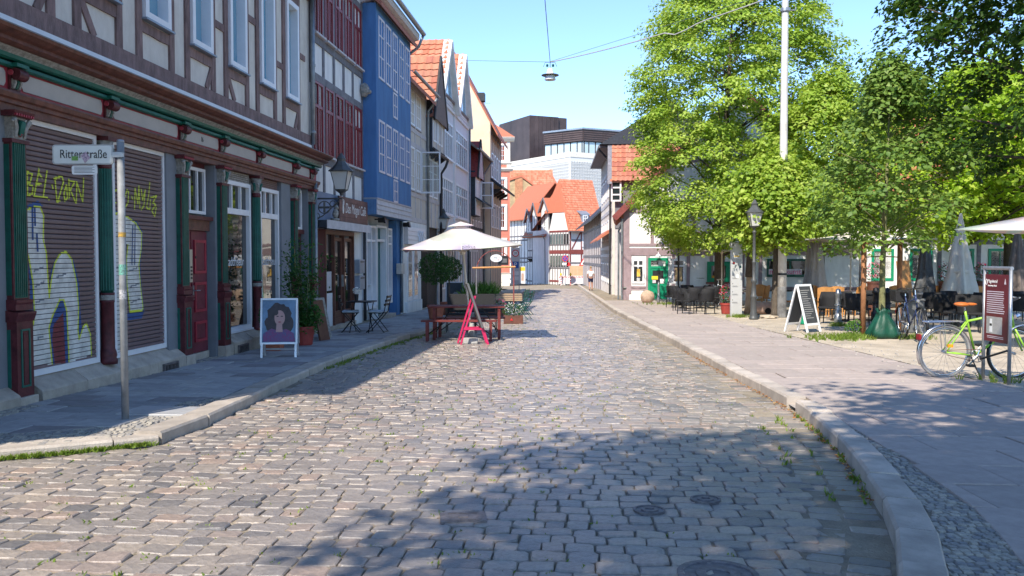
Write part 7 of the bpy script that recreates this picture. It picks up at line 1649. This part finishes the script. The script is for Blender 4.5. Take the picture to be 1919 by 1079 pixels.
# ---------------- white A-board with chalk writing
o = thing_at('chalk_a_board', 'white wooden A-board with chalk writing on the sandy square', 'sign', 1503, 621, PV, rz=-1.05)
for i, s in enumerate((1, -1)):
    f = MB().frame(-.28, .28, .16, 1.13, .05, 0, .03).box(-.28, -.23, 0, .03, 0, .16).box(.23, .28, 0, .03, 0, .16).build('frame', m_wht, o); f.rotation_euler = (R(-15), 0, 0) if s > 0 else (R(15), 0, math.pi * 0); f.location = (0, -.30, 0) if s > 0 else (0, .30, 0)
    bd = MB().box(-.23, .23, .008, .02, .21, 1.08).build('board', m_chalk, f)
    for k in range(14): MB().box(-.19, random.uniform(.0, .17), (.02 if s > 0 else .006), (.0206 if s > 0 else .0075), .98 - k * .05, .992 - k * .05).build('chalk_line', m_conc, f)
o.rotation_euler = (0, 0, R(38))
o = MB().add([(-.2, -.14, 0), (.2, -.14, 0), (.2, .14, 0), (-.2, .14, 0), (-.15, -.12, .62), (.12, -.12, .62), (.12, .12, .62), (-.15, .12, .62)], [(0, 3, 2, 1), (4, 5, 6, 7), (0, 1, 5, 4), (1, 2, 6, 5), (2, 3, 7, 6), (3, 0, 4, 7)]).build('green_container', m_cgreen, None, bev=.03); o.location = G(1502, 607, PV); tag(o, 'green plastic container standing behind the white A-board', 'container')
# ---------------- bollards, boulder, sandstone, grey bin, leaning panel
def bollard(px, py, label, s=1.0, m=m_steel, group='steel bollards on the square'):
    o = thing_at('bollard', label, 'bollard', px, py, PV, group=group)
    MB().lathe([(.085 * s, 0), (.085 * s, .25), (.06 * s, .28), (.055 * s, .78), (.07 * s, .80), (.07 * s, .84), (.055 * s, .86), (.055 * s, .92), (.01, .95)], n=14).build('shaft', m, o, smooth=True); MB().lathe([(.072 * s, .50), (.078 * s, .52), (.072 * s, .54)], n=14).build('ring', m, o)
    return o
bollard(1570, 609, 'grey ringed bollard right of the white A-board', 1.15); bollard(1234, 568, 'thin steel bollard in front of the green door', .8); bollard(1252, 568, 'thin steel bollard right of the green door', .8); bollard(1520, 588, 'dark bollard behind the white A-board', 1.0, m_black, 'dark bollards on the square')
bollard(1662, 604, 'black capped bollard behind the staked young tree', 1.5, m_black, 'dark bollards on the square'); bollard(1641, 602, 'black bollard between the two timber stakes', 1.5, m_black, 'dark bollards on the square')
o = MB().blob((0, 0, .25), (.30, .26, .30), 3, 3, .18, 1.6).build('boulder', m_rock, None, smooth=True); o.location = G(1213, 567, PV); tag(o, 'rounded pinkish boulder by the green door', 'boulder')
o = thing_at('sandstone_fragment', 'worn reddish sandstone drum lying by the lamp post', 'stone', 1436, 590, PV)
MB().tube([(-.32, 0, .22), (-.2, 0, .23), (.25, 0, .21), (.34, .05, .2)], [.17, .2, .2, .14], 14).build('drum', m_sandst, o, smooth=True); MB().tube([(.0, .17, .14), (.0, .205, .14)], .1, 12).build('hollow', m_dark, o)
o = MB().blob((0, 0, .03), (.32, .18, .07), 8, 3, .5, 3).build('rubble_heap', m_sand, None); o.location = G(1437, 596, PV); tag(o, 'small heap of yellow sand before the sandstone drum', 'heap')
o = thing_at('cut_trunk', 'pale smooth tree stump with torn bark behind the lamp post', 'stump', 1405, 588, PV)
MB().tube([(0, 0, 0), (0, 0, .3), (.02, 0, 1.1), (-.02, 0, 1.35)], [.2, .15, .14, .12], 12).build('stump', mat('bare_wood', (.50, .36, .22), .85, .2, 5, .3, 20), o, smooth=True); MB().tube([(0, 0, 1.2), (.05, 0, 2.2), (.0, 0, 3.2)], [.16, .15, .1], 10).build('bark_trunk', m_bark, o, smooth=True)
o = MB().box(-.2, .2, -.25, .25, 0, .72).box(-.22, .22, -.27, .27, .72, .78).build('grey_bin', m_chalkg, None, bev=.02); o.location = G(1706, 622, PV); tag(o, 'dark grey square bin under the leaning wooden panel', 'bin')
o = MB().prof([(.0, 0), (.03, 0), (-.1, 1.35), (-.13, 1.35)], -.22, .22).build('wooden_panel', m_ochre, None, bev=.01); o.location = G(1700, 600, PV) + Vector((0, 0, .35)); o.rotation_euler = (0, R(-4), .3); tag(o, 'orange wooden panel leaning upright beside the staked tree', 'panel')
# ---------------- café seating: dark woven chairs and tables near the green door
G_DK = 'dark woven chairs by the café'
spots = [(1263, 576, .4), (1274, 582, 1.2), (1289, 572, 2.6), (1300, 583, -2.9), (1318, 573, -2.2), (1333, 579, 3.0), (1285, 588, 1.0), (1322, 588, -2.6)]
first = None
def tub_chair(label, m, group):
    o = thing('woven_chair', label, 'chair', (0, 0, 0), 0, group)
    for s in (-1, 1):
        for t in (-1, 1): MB().tube([(s * .22, t * .2, 0), (s * .2, t * .19, .44)], .016, 5).build('leg', m_blackm, o)
    MB().box(-.26, .26, -.24, .24, .40, .46).build('seat', m, o, bev=.02)
    pr = [(.27 * math.cos(a), .26 * math.sin(a)) for a in np.linspace(math.pi * .95, math.pi * 2.05, 12)]
    b = MB(); k = len(pr); vs = []
    for z, f in ((.44, 1.0), (.66, 1.08), (.84, 1.12)):
        for (x, w) in pr: h = z if z < .6 else (z if w < -.1 else min(z, .66)); vs.append((x * f, -w * f, h))
    for z, f in ((.84, 1.0), (.66, .97), (.44, .9)):
        for (x, w) in pr: h = z if z < .6 else (z if w < -.1 else min(z, .66)); vs.append((x * f, -w * f, h))
    for r in range(5):
        for i in range(k - 1): q = r * k + i; b.f.append((q, q + 1, q + k + 1, q + k))
    b.v = [tuple(map(float, v)) for v in vs]; b.build('backrest', m, o, smooth=True); return o
protos = {}
def put_chair(px, py, rz, label, kind, group):
    if kind not in protos: protos[kind] = tub_chair(label, m_chairb, group) if kind == 'dark' else wood_chair(label, group); o = protos[kind]
    else: o = copy_tree(protos[kind])
    o['label'] = label; o['group'] = group; o.location = G(px, py, PV); o.rotation_euler = (0, 0, rz); return o
def wood_chair(label, group):
    o = thing('bentwood_chair', label, 'chair', (0, 0, 0), 0, group)
    for s in (-1, 1): MB().tube([(s * .2, .2, 0), (s * .19, .18, .45)], .018, 5).build('leg', m_ochre, o); MB().tube([(s * .2, -.2, 0), (s * .2, -.2, .45), (s * .2, -.27, .9)], .018, 5).build('leg', m_ochre, o)
    MB().lathe([(.21, .44), (.22, .46), (.21, .48)], n=16).build('seat', m_ochre, o)
    b = MB(); n = 10
    for w0 in (0, 1):
        for z in (.52, .90):
            for i in range(n + 1): x = -.22 + .44 * i / n; d = -.24 - .06 * math.cos(x / .22 * 1.3) - (z - .5) * .16 + w0 * .02; b.v.append((x, -d, z + (.05 * math.cos(x / .22 * 1.4) if z > .6 else 0)))
    m_ = n + 1
    for i in range(n): b.f += [(i, i + 1, m_ + i + 1, m_ + i), (2 * m_ + i + 1, 2 * m_ + i, 3 * m_ + i, 3 * m_ + i + 1), (m_ + i, m_ + i + 1, 3 * m_ + i + 1, 3 * m_ + i)]
    b.build('backrest', m_ochre, o); MB().tube([(-.19, .18, .2), (.19, .18, .2)], .01, 5).build('stretcher', m_ochre, o); return o
where = ['at the left end of the café terrace', 'front left of the nearer café table', 'behind the nearer café table', 'right of the nearer café table', 'behind the second café table', 'rightmost of the chairs before the silver bicycle', 'pulled out in front of the café tables', 'in front of the second café table']
for (px, py, rz), w_ in zip(spots, where): put_chair(px, py, rz, 'dark woven chair ' + w_, 'dark', G_DK)
def table(px, py, r, h, m, label, group=None):
    o = thing_at('cafe_table', label, 'table', px, py, PV, group=group)
    MB().lathe([(r, h - .03), (r, h), (r * .98, h + .003), (.01, h + .003)], n=20).build('table_top', m, o); MB().tube([(0, 0, .02), (0, 0, h - .03)], .03, 8).build('stem', m_blackm, o); MB().lathe([(.24, 0), (.24, .02), (.05, .05)], n=12).build('foot', m_blackm, o)
table(1281, 578, .38, .72, m_chairb, 'dark round café table nearest the green door', 'café tables'); table(1312, 577, .38, .72, m_chairb, 'dark round café table before the green window', 'café tables')
# orange bentwood chairs and dark chairs deeper on the square
G_OR = 'orange bentwood chairs on the square'
spo = [(1432, 583, 2.4, 'behind the sandstone drum'), (1421, 588, -2.2, 'left of the sandstone drum'), (1481, 592, 1.3, 'just right of the concrete mast'), (1546, 596, 2.8, 'left of the ringed bollard'), (1563, 593, 3.0, 'directly behind the ringed bollard'), (1600, 590, -2.6, 'behind the pale parasol pole'), (1672, 588, 3.1, 'behind the right timber stake'), (1722, 588, 3.1, 'left end of the sunlit row behind the blue bicycle'), (1743, 588, 3.0, 'second in the sunlit row behind the blue bicycle'), (1768, 590, 3.1, 'third in the sunlit row behind the blue bicycle'), (1818, 590, 3.1, 'between the closed cream parasol and the info panel'), (1842, 590, 3.0, 'just left of the info panel top'), (1532, 588, .4, 'behind the two orange chairs by the bollard')]
for px, py, rz, w_ in spo: put_chair(px, py, rz, 'orange bentwood chair ' + w_, 'wood', G_OR)
spd = [(1555, 606, -.6, 'in front of the orange chairs by the bollard'), (1590, 604, .5, 'right of the ringed bollard'), (1606, 610, 2.2, 'left of the left timber stake'), (1630, 596, 2.9, 'between the timber stakes in shade'), (1772, 618, .7, 'behind the green bicycle saddle'), (1800, 612, 2.6, 'left of the info panel beside the tan saddle'), (1815, 622, -.4, 'nearest the info panel on its left'), (1840, 606, 3.0, 'behind the info panel'), (1782, 602, .2, 'in the shade behind the blue bicycle'), (1905, 612, 2.5, 'right of the info panel'), (1895, 600, 3.0, 'further back right of the info panel'), (1748, 606, 2.9, 'behind the blue bicycle basket')]
for px, py, rz, w_ in spd: put_chair(px, py, rz, 'dark woven chair ' + w_, 'dark', 'dark woven chairs on the square')
for px, py, w_ in ((1572, 600, 'dark café table behind the ringed bollard'), (1620, 600, 'dark café table behind the left timber stake'), (1790, 608, 'dark café table behind the lime bicycle'), (1872, 606, 'dark café table right of the info panel'), (1460, 584, 'dark café table behind the concrete mast'), (1745, 596, 'dark café table before the sunlit orange chairs')): table(px, py, .42, .74, m_chairb if px != 1745 else m_conc, w_, 'café tables on the square')
# ---------------- parasols on the square
parasol('parasol', 'open cream parasol among the tables behind the A-board', G(1593, 588, PV), 1.9, 2.62, 2.42, m_canvas, m_pole, 0, vent=True)
parasol('parasol', 'large pale flowered parasol cut by the right edge of the picture', (10.15, 14.4, gz(14.4) + PV), 1.75, 2.66, 2.12, parasol_canvas('flowered_canvas_grey', (.74, .70, .70)), m_wht, 0, rz=.55)
parasol('parasol', 'white parasol shading the café tables beside the green window', G(1352, 573, PV), 1.5, 2.75, 2.25, m_canvas, m_pole, 0)
def closed_parasol(px, py, h, r, label, m):
    o = thing_at('closed_parasol', label, 'parasol', px, py, PV, group='furled parasols on the square')
    MB().tube([(0, 0, 0), (0, 0, h)], .03, 8).build('pole', m_wht, o)
    mb = MB(); n = 24; zs = [(.55, r * .9), (.6, r * 1.1), (.9, r * 1.0), (1.3, r * .75), (1.8, r * .6), (2.4, r * .35), (h - .02, r * .08)]
    for z, q in zs:
        for i in range(n): a = 2 * math.pi * i / n; f = q * (1 + .28 * math.sin(6 * a) + .06 * math.sin(11 * a + z * 3)); mb.v.append((f * math.cos(a), f * math.sin(a), z + .05 * math.sin(3 * a) * (z < .7)))
    for j in range(len(zs) - 1):
        for i in range(n): mb.f.append((j * n + i, j * n + (i + 1) % n, (j + 1) * n + (i + 1) % n, (j + 1) * n + i))
    mb.build('furled_canvas', m, o, smooth=True); MB().lathe([(r * .72, 1.35), (r * .74, 1.4), (r * .72, 1.45)], n=12).build('strap', m, o); MB().lathe([(.3, 0), (.3, .06), (.05, .1)], n=14).build('foot', m_conc, o); return o
closed_parasol(1797, 592, 3.2, .42, 'furled cream parasol beside the maple trunk', m_canvas); closed_parasol(1532, 586, 2.4, .26, 'furled grey-white parasol left of the open cream one', mat('grey_canvas', (.50, .50, .50), .85, .1, 5)); closed_parasol(1518, 584, 2.4, .24, 'furled pale parasol behind the white A-board', MATS['grey_canvas']); closed_parasol(1732, 590, 2.2, .26, 'furled dark grey parasol above the blue bicycle', m_chalkg); closed_parasol(1904, 590, 2.9, .3, 'furled brown-grey parasol at the right edge', mat('brown_canvas', (.20, .16, .14), .85, .2, 5))
# ---------------- flower pots
for px, py, mm, lab in ((1361, 588, m_petr, 'red planter of geraniums beside the map stele'), (1636, 592, m_petp, 'pot of pink roses behind the left timber stake'), (1770, 590, m_petr, 'pot of red geraniums by the furled cream parasol'), (1838, 590, m_petr, 'pot of red geraniums left of the info panel')):
    o = thing_at('geranium_pot', lab, 'plant', px, py, PV)
    hh = .0 if px == 1361 else .72
    pot(o, .2, .36 + hh, m_redpot if px == 1361 else m_oak); mb = MB(); leaves(mb, ball_pts((0, 0, .62 + hh), (.24, .24, .3), 260), .06); mb.build('foliage', m_lf_pot, o); mb = MB(); leaves(mb, ball_pts((0, 0, .72 + hh), (.22, .22, .26), 60, .9), .07); mb.build('petals', mm, o)
# ---------------- pedestrian far down the street
p = G(1107, 544, .1); o = thing('person', 'person in a white shirt and navy shorts walking away on the far right pavement', 'person', p, 0)
def skin_mesh(name, m, pts, edges, rad, par, root=0):
    me = bpy.data.meshes.new(name); me.from_pydata(pts, edges, []); me.update(); ob = bpy.data.objects.new(name, me); col.objects.link(ob); ob.parent = par; me.materials.append(m)
    sk = ob.modifiers.new('skin', 'SKIN'); sk.use_smooth_shade = True
    for i, r in enumerate(rad): me.skin_vertices[0].data[i].radius = (r, r)
    me.skin_vertices[0].data[root].use_root = True
    ob.modifiers.new('sub', 'SUBSURF').levels = 1; return ob
skin_mesh('body', m_skin, [(0, 0, .95), (0, 0, 1.15), (0, 0, 1.38), (0, 0, 1.5), (0, .01, 1.62), (0, .01, 1.72), (.09, 0, .9), (.10, .06, .5), (.10, -.02, .1), (.10, .12, .04), (-.09, 0, .9), (-.10, -.05, .5), (-.11, -.2, .12), (-.11, -.1, .03), (.18, 0, 1.38), (.24, -.02, 1.12), (.26, .08, .88), (-.18, 0, 1.38), (-.24, .02, 1.12), (-.25, .1, .9)],
          [(0, 1), (1, 2), (2, 3), (3, 4), (4, 5), (0, 6), (6, 7), (7, 8), (8, 9), (0, 10), (10, 11), (11, 12), (12, 13), (2, 14), (14, 15), (15, 16), (2, 17), (17, 18), (18, 19)], [.13, .13, .14, .055, .09, .07, .085, .06, .04, .035, .085, .06, .04, .035, .055, .042, .032, .055, .042, .032], o)
skin_mesh('shirt', m_wht, [(0, 0, .96), (0, 0, 1.15), (0, 0, 1.38), (.18, 0, 1.38), (.23, -.015, 1.2), (-.18, 0, 1.38), (-.23, .015, 1.2), (0, 0, 1.46)], [(0, 1), (1, 2), (2, 3), (3, 4), (2, 5), (5, 6), (2, 7)], [.165, .155, .165, .075, .068, .075, .068, .08], o)
skin_mesh('shorts', mat('navy_cloth', (.02, .025, .08), .8, .1, 5), [(0, 0, .98), (.09, 0, .88), (.10, .05, .58), (-.09, 0, .88), (-.10, -.04, .58)], [(0, 1), (1, 2), (0, 3), (3, 4)], [.16, .11, .09, .11, .09], o)
MB().blob((0, .0, 1.70), (.085, .1, .095), 2, 2, .1).build('hair', mat('light_brown_hair', (.35, .22, .10), .7, .2, 20), o, smooth=True)
for x, y in ((.1, -.09), (-.11, .12)): MB().box(x - .045, x + .045, y - .12, y + .13, .0, .07).build('shoe', m_oak, o, bev=.02)
# ================================================================ trees
def leaf_mesh(name, C, N, S, m, parent, seed):
    """two-triangle folded leaves; C centres, N normals, S sizes (numpy)"""
    g = np.random.default_rng(seed); n = len(C); r = g.normal(size=(n, 3)); t = np.cross(N, r); t /= np.linalg.norm(t, axis=1)[:, None] + 1e-9; b = np.cross(N, t)
    S = S[:, None]; V = np.empty((n, 5, 3)); V[:, 0] = C - t * S * .5; V[:, 1] = C - t * S * .05 + b * S * .42 + N * S * .1; V[:, 2] = C + t * S * .55 - N * S * .12; V[:, 3] = C - t * S * .05 - b * S * .42 + N * S * .1; V[:, 4] = C
    me = bpy.data.meshes.new(name); me.vertices.add(n * 5); me.vertices.foreach_set('co', V.reshape(-1).astype(np.float32))
    base = (np.arange(n) * 5)[:, None]; tri = np.concatenate([base + np.array([[0, 4, 1]]), base + np.array([[1, 4, 2]]), base + np.array([[2, 4, 3]]), base + np.array([[3, 4, 0]])], 1).reshape(-1)
    me.loops.add(len(tri)); me.loops.foreach_set('vertex_index', tri.astype(np.int32)); k = len(tri) // 3
    me.polygons.add(k); me.polygons.foreach_set('loop_start', np.arange(k, dtype=np.int32) * 3); me.polygons.foreach_set('loop_total', np.full(k, 3, dtype=np.int32)); me.update(calc_edges=True); me.materials.append(m)
    o = bpy.data.objects.new(name, me); col.objects.link(o); o.parent = parent; return o
def tree(name, label, loc, z0, z1, Rr, prof, nc, nl, ls, ml, mbk, trunk, seed, off=(0, 0), clump=(.5, .3), shell=.72, group='trees on the square', upb=.9, only=None):
    g = np.random.default_rng(seed); random.seed(seed)
    o = thing(name, label, 'tree', loc, 0, group)
    # clump centres through the crown volume, thicker towards its surface
    cs = []
    while len(cs) < nc:
        t = g.random() ** .9; a = g.random() * 6.283; rr = Rr * lerp(prof, t) * (1 + .13 * math.sin(3 * a + seed) * 1 + .1 * math.sin(5 * a + 7 * t))
        q = g.uniform(.82, 1.04) if g.random() < shell else math.sqrt(g.random()) * .85
        p = (off[0] * min(1, t * 3) + rr * q * math.cos(a), off[1] * min(1, t * 3) + rr * q * math.sin(a), z0 + (z1 - z0) * t + g.normal() * .15)
        if only is None or only(Vector(loc) + Vector(p)): cs.append(p)
    cs = np.array(cs); C = []; N = []
    sc_ = g.uniform(.65, 1.3, len(cs))
    for (c, s) in zip(cs, sc_):
        k = int(nl * s); d = g.normal(size=(k, 3)); d /= np.linalg.norm(d, axis=1)[:, None]; rad = g.random(k) ** .45
        out = np.array([c[0] - off[0], c[1] - off[1], 0]); out /= np.linalg.norm(out) + 1e-6
        P = d * rad[:, None] * np.array([clump[0], clump[0], clump[1]]) * s
        P[:, 2] -= .35 * clump[0] * (P[:, :2] @ out[:2]) / clump[0] * 1.0      # clumps droop outwards
        C.append(c + P); nn = d * .55 + np.array([0, 0, upb]) + out * .35 + g.normal(size=(k, 3)) * .35; N.append(nn / np.linalg.norm(nn, axis=1)[:, None])
    C = np.concatenate(C); N = np.concatenate(N)
    leaf_mesh('crown', C, N, ls * g.uniform(.55, 1.4, len(C)), ml, o, seed)
    # trunk and limbs
    r0, lean = trunk; top = z0 + (z1 - z0) * .8
    path = [(0, 0, -.05), (.0, .0, .15), (lean * .3, 0, top * .3), (lean * .7 + off[0] * .5, -off[1] * .5, top * .6), (lean + off[0], -off[1], top)]
    MB().tube(path, [r0 * 1.5, r0 * 1.1, r0 * .9, r0 * .6, r0 * .15], 12).build('trunk', mbk, o, smooth=True)
    lim = MB(); pick = cs[g.choice(len(cs), min(len(cs), 46), replace=False)]
    for c in pick:
        h = max(z0 * .8 + .2, c[2] - .55 * math.hypot(c[0], c[1])); h = min(h, top * .95); t = h / top
        bx, by = lean * t + off[0] * t, off[1] * t; mid = ((bx + c[0]) / 2, -(by + c[1]) / 2, (h + c[2]) / 2 + .15)
        lim.tube([(bx, -by, h), mid, (c[0], -c[1], c[2])], [r0 * .28 * (1 - .6 * t), r0 * .16, .012], 5)
    lm = lim.build('limbs', mbk, o, smooth=True); lm['kind'] = 'stuff'
    return o
m_linden = leafm('linden_leaf', (.165, .27, .03), (.29, .42, .05), (.46, .54, .12), .38)
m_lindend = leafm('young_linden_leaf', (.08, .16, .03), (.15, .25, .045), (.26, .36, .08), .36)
m_maple = leafm('maple_leaf', (.17, .30, .02), (.29, .44, .03), (.44, .55, .08), .45)
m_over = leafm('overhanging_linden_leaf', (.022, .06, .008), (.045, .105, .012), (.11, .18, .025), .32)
PT = [(0, .45), (.08, .82), (.25, 1.0), (.5, 1.0), (.7, .88), (.85, .66), (.95, .38), (1, .12)]
PO = [(0, .35), (.15, .8), (.4, 1.0), (.65, .9), (.85, .6), (1, .15)]
tree('linden_tree', 'largest bright yellow-green linden standing before the white café', Vector((8.5, 35.0, gz(35) + PV)), 2.25, 14.6, 3.95, PT, 800, 150, .115, m_linden, m_bark, (.20, .0), 21, (.45, 0), (.66, .3), .8)
tree('linden_tree', 'bright linden right of the concrete mast', Vector((11.2, 31.0, gz(31) + PV)), 2.4, 8.3, 2.5, PO, 330, 95, .13, m_linden, m_bark, (.15, .0), 22, (.35, .3), (.5, .3))
tree('linden_tree', 'bright linden low in front of the concrete mast', Vector((8.1, 26.2, gz(26.2) + PV)), 2.3, 4.7, 1.6, PO, 190, 90, .13, m_linden, m_bark, (.12, .0), 29, (0, 0), (.5, .3))
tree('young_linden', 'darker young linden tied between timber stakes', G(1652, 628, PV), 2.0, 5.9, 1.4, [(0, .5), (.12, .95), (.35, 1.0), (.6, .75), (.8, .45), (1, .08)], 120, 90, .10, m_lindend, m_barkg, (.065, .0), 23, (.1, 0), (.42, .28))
tree('maple_tree', 'light green maple behind the furled cream parasol', G(1793, 580, PV), 2.7, 8.6, 4.3, PO, 420, 85, .16, m_maple, m_bark, (.22, .3), 24, (.6, 0), (.65, .35))
tree('maple_tree', 'tall light green maple filling the background at the right edge', G(1893, 572, PV), 3.0, 9.5, 3.8, PO, 300, 80, .17, m_maple, m_bark, (.25, -.2), 25, (.5, 0), (.65, .35))
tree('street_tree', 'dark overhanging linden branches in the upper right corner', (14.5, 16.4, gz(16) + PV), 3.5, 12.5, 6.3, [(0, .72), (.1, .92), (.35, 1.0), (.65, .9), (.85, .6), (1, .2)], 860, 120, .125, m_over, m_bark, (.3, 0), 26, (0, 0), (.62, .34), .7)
# the linden behind the camera whose shade lies on the foreground setts
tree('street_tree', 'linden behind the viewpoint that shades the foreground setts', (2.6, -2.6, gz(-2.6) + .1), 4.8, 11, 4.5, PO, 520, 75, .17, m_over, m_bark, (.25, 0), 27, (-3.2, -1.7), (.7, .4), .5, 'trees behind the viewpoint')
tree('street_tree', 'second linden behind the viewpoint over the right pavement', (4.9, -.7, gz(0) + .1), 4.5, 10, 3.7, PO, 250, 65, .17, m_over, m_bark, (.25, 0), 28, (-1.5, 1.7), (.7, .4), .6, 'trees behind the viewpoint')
# stakes and watering bag of the young tree
sa, sb_ = G(1617, 629, PV), G(1684, 624, PV)
o = thing('tree_stakes', 'orange-brown timber stakes with cross bar holding the young linden', 'stakes', sa)
for d in (Vector((0, 0, 0)), sb_ - sa): MB().tube([(d.x, -d.y, d.z - .05), (d.x, -d.y, d.z + 2.12)], .055, 10).build('stake', m_stake, o, smooth=True)
d = sb_ - sa; MB().box(-.08, .1, -.05, .05, 1.98, 2.06).tube([(-.05, 0, 2.04), (d.x + .05, -d.y, 2.04 + d.z)], .04, 6).build('cross_bar', m_stake, o); MB().tube([(0, 0, 1.7), (d.x * .5, -d.y * .5 - .03, 1.72), (d.x, -d.y, 1.7)], .012, 5).build('tie_strap', m_oak, o)
mb = MB(); n = 40; zs = [(.0, .30), (.04, .37), (.14, .38), (.28, .31), (.42, .22), (.52, .15), (.60, .13), (.66, .16), (.68, .11)]
for j, (z, q) in enumerate(zs):
    for i in range(n): a = 2 * math.pi * i / n; f = q * (1 + .10 * math.sin(5 * a + 2.2 * z) + .06 * math.sin(9 * a - 5 * z) + .05 * math.sin(2 * a + 1)); mb.v.append((f * .88 * math.cos(a) + .05 * (1 - z), f * .7 * math.sin(a), z * .88 + .03 * math.sin(3 * a) * (z > .5)))
for j in range(len(zs) - 1):
    for i in range(n): mb.f.append((j * n + i, j * n + (i + 1) % n, (j + 1) * n + (i + 1) % n, (j + 1) * n + i))
o = mb.build('watering_bag', m_bag, None, smooth=True); o.location = G(1652, 633, PV); tag(o, 'dark green watering bag slumped round the young tree', 'bag')
# weeds and grass at the foot of the stakes, posts and edge of the square
random.seed(5); sp = []
for c, n, s in ((G(1600, 632, PV), 130, .28), (G(1560, 634, PV), 90, .4), (G(1385, 594, PV), 60, .14), (G(1700, 632, PV), 60, .25), (G(1570, 610, PV), 40, .12), (G(1240, 570, PV), 60, .4), (G(1890, 716, PV), 16, .2)):
    for k in range(n): x, y = c.x + random.gauss(0, s), c.y + random.gauss(0, s); sp.append((x, y, PV - .01))
tufts('square_weeds', sp, m_grass, .04, .13, (5, 8), .04, 'weeds and grass round the stakes and posts of the square')
mb = MB()
c = G(1603, 628, PV); leaves(mb, ball_pts((c.x, c.y, c.z + .15), (.22, .2, .2), 300), .06); o = stuff(mb.build('weed_clump', m_lf_grass), 'leafy green weeds at the foot of the left timber stake', 'weeds')
mb = MB(); random.seed(9)
for k in range(900):
    y = random.uniform(9.2, 30); x = (6.0 + max(0, y - 20) * .04) + random.gauss(.1, .35) if random.random() < .5 else random.uniform(6.2, 13); r = random.uniform(.006, .016); z = gz(y) + PV - .002
    mb.add([(x - r, y - r, z), (x + r, y - r * .8, z), (x + r * .7, y + r, z), (x - r, y + r * .8, z), (x, y, z + r * 1.2)], [(0, 1, 4), (1, 2, 4), (2, 3, 4), (3, 0, 4)])
stuff(mb.build('loose_gravel', m_mos), 'loose gravel scattered along the edge of the sandy square', 'gravel')
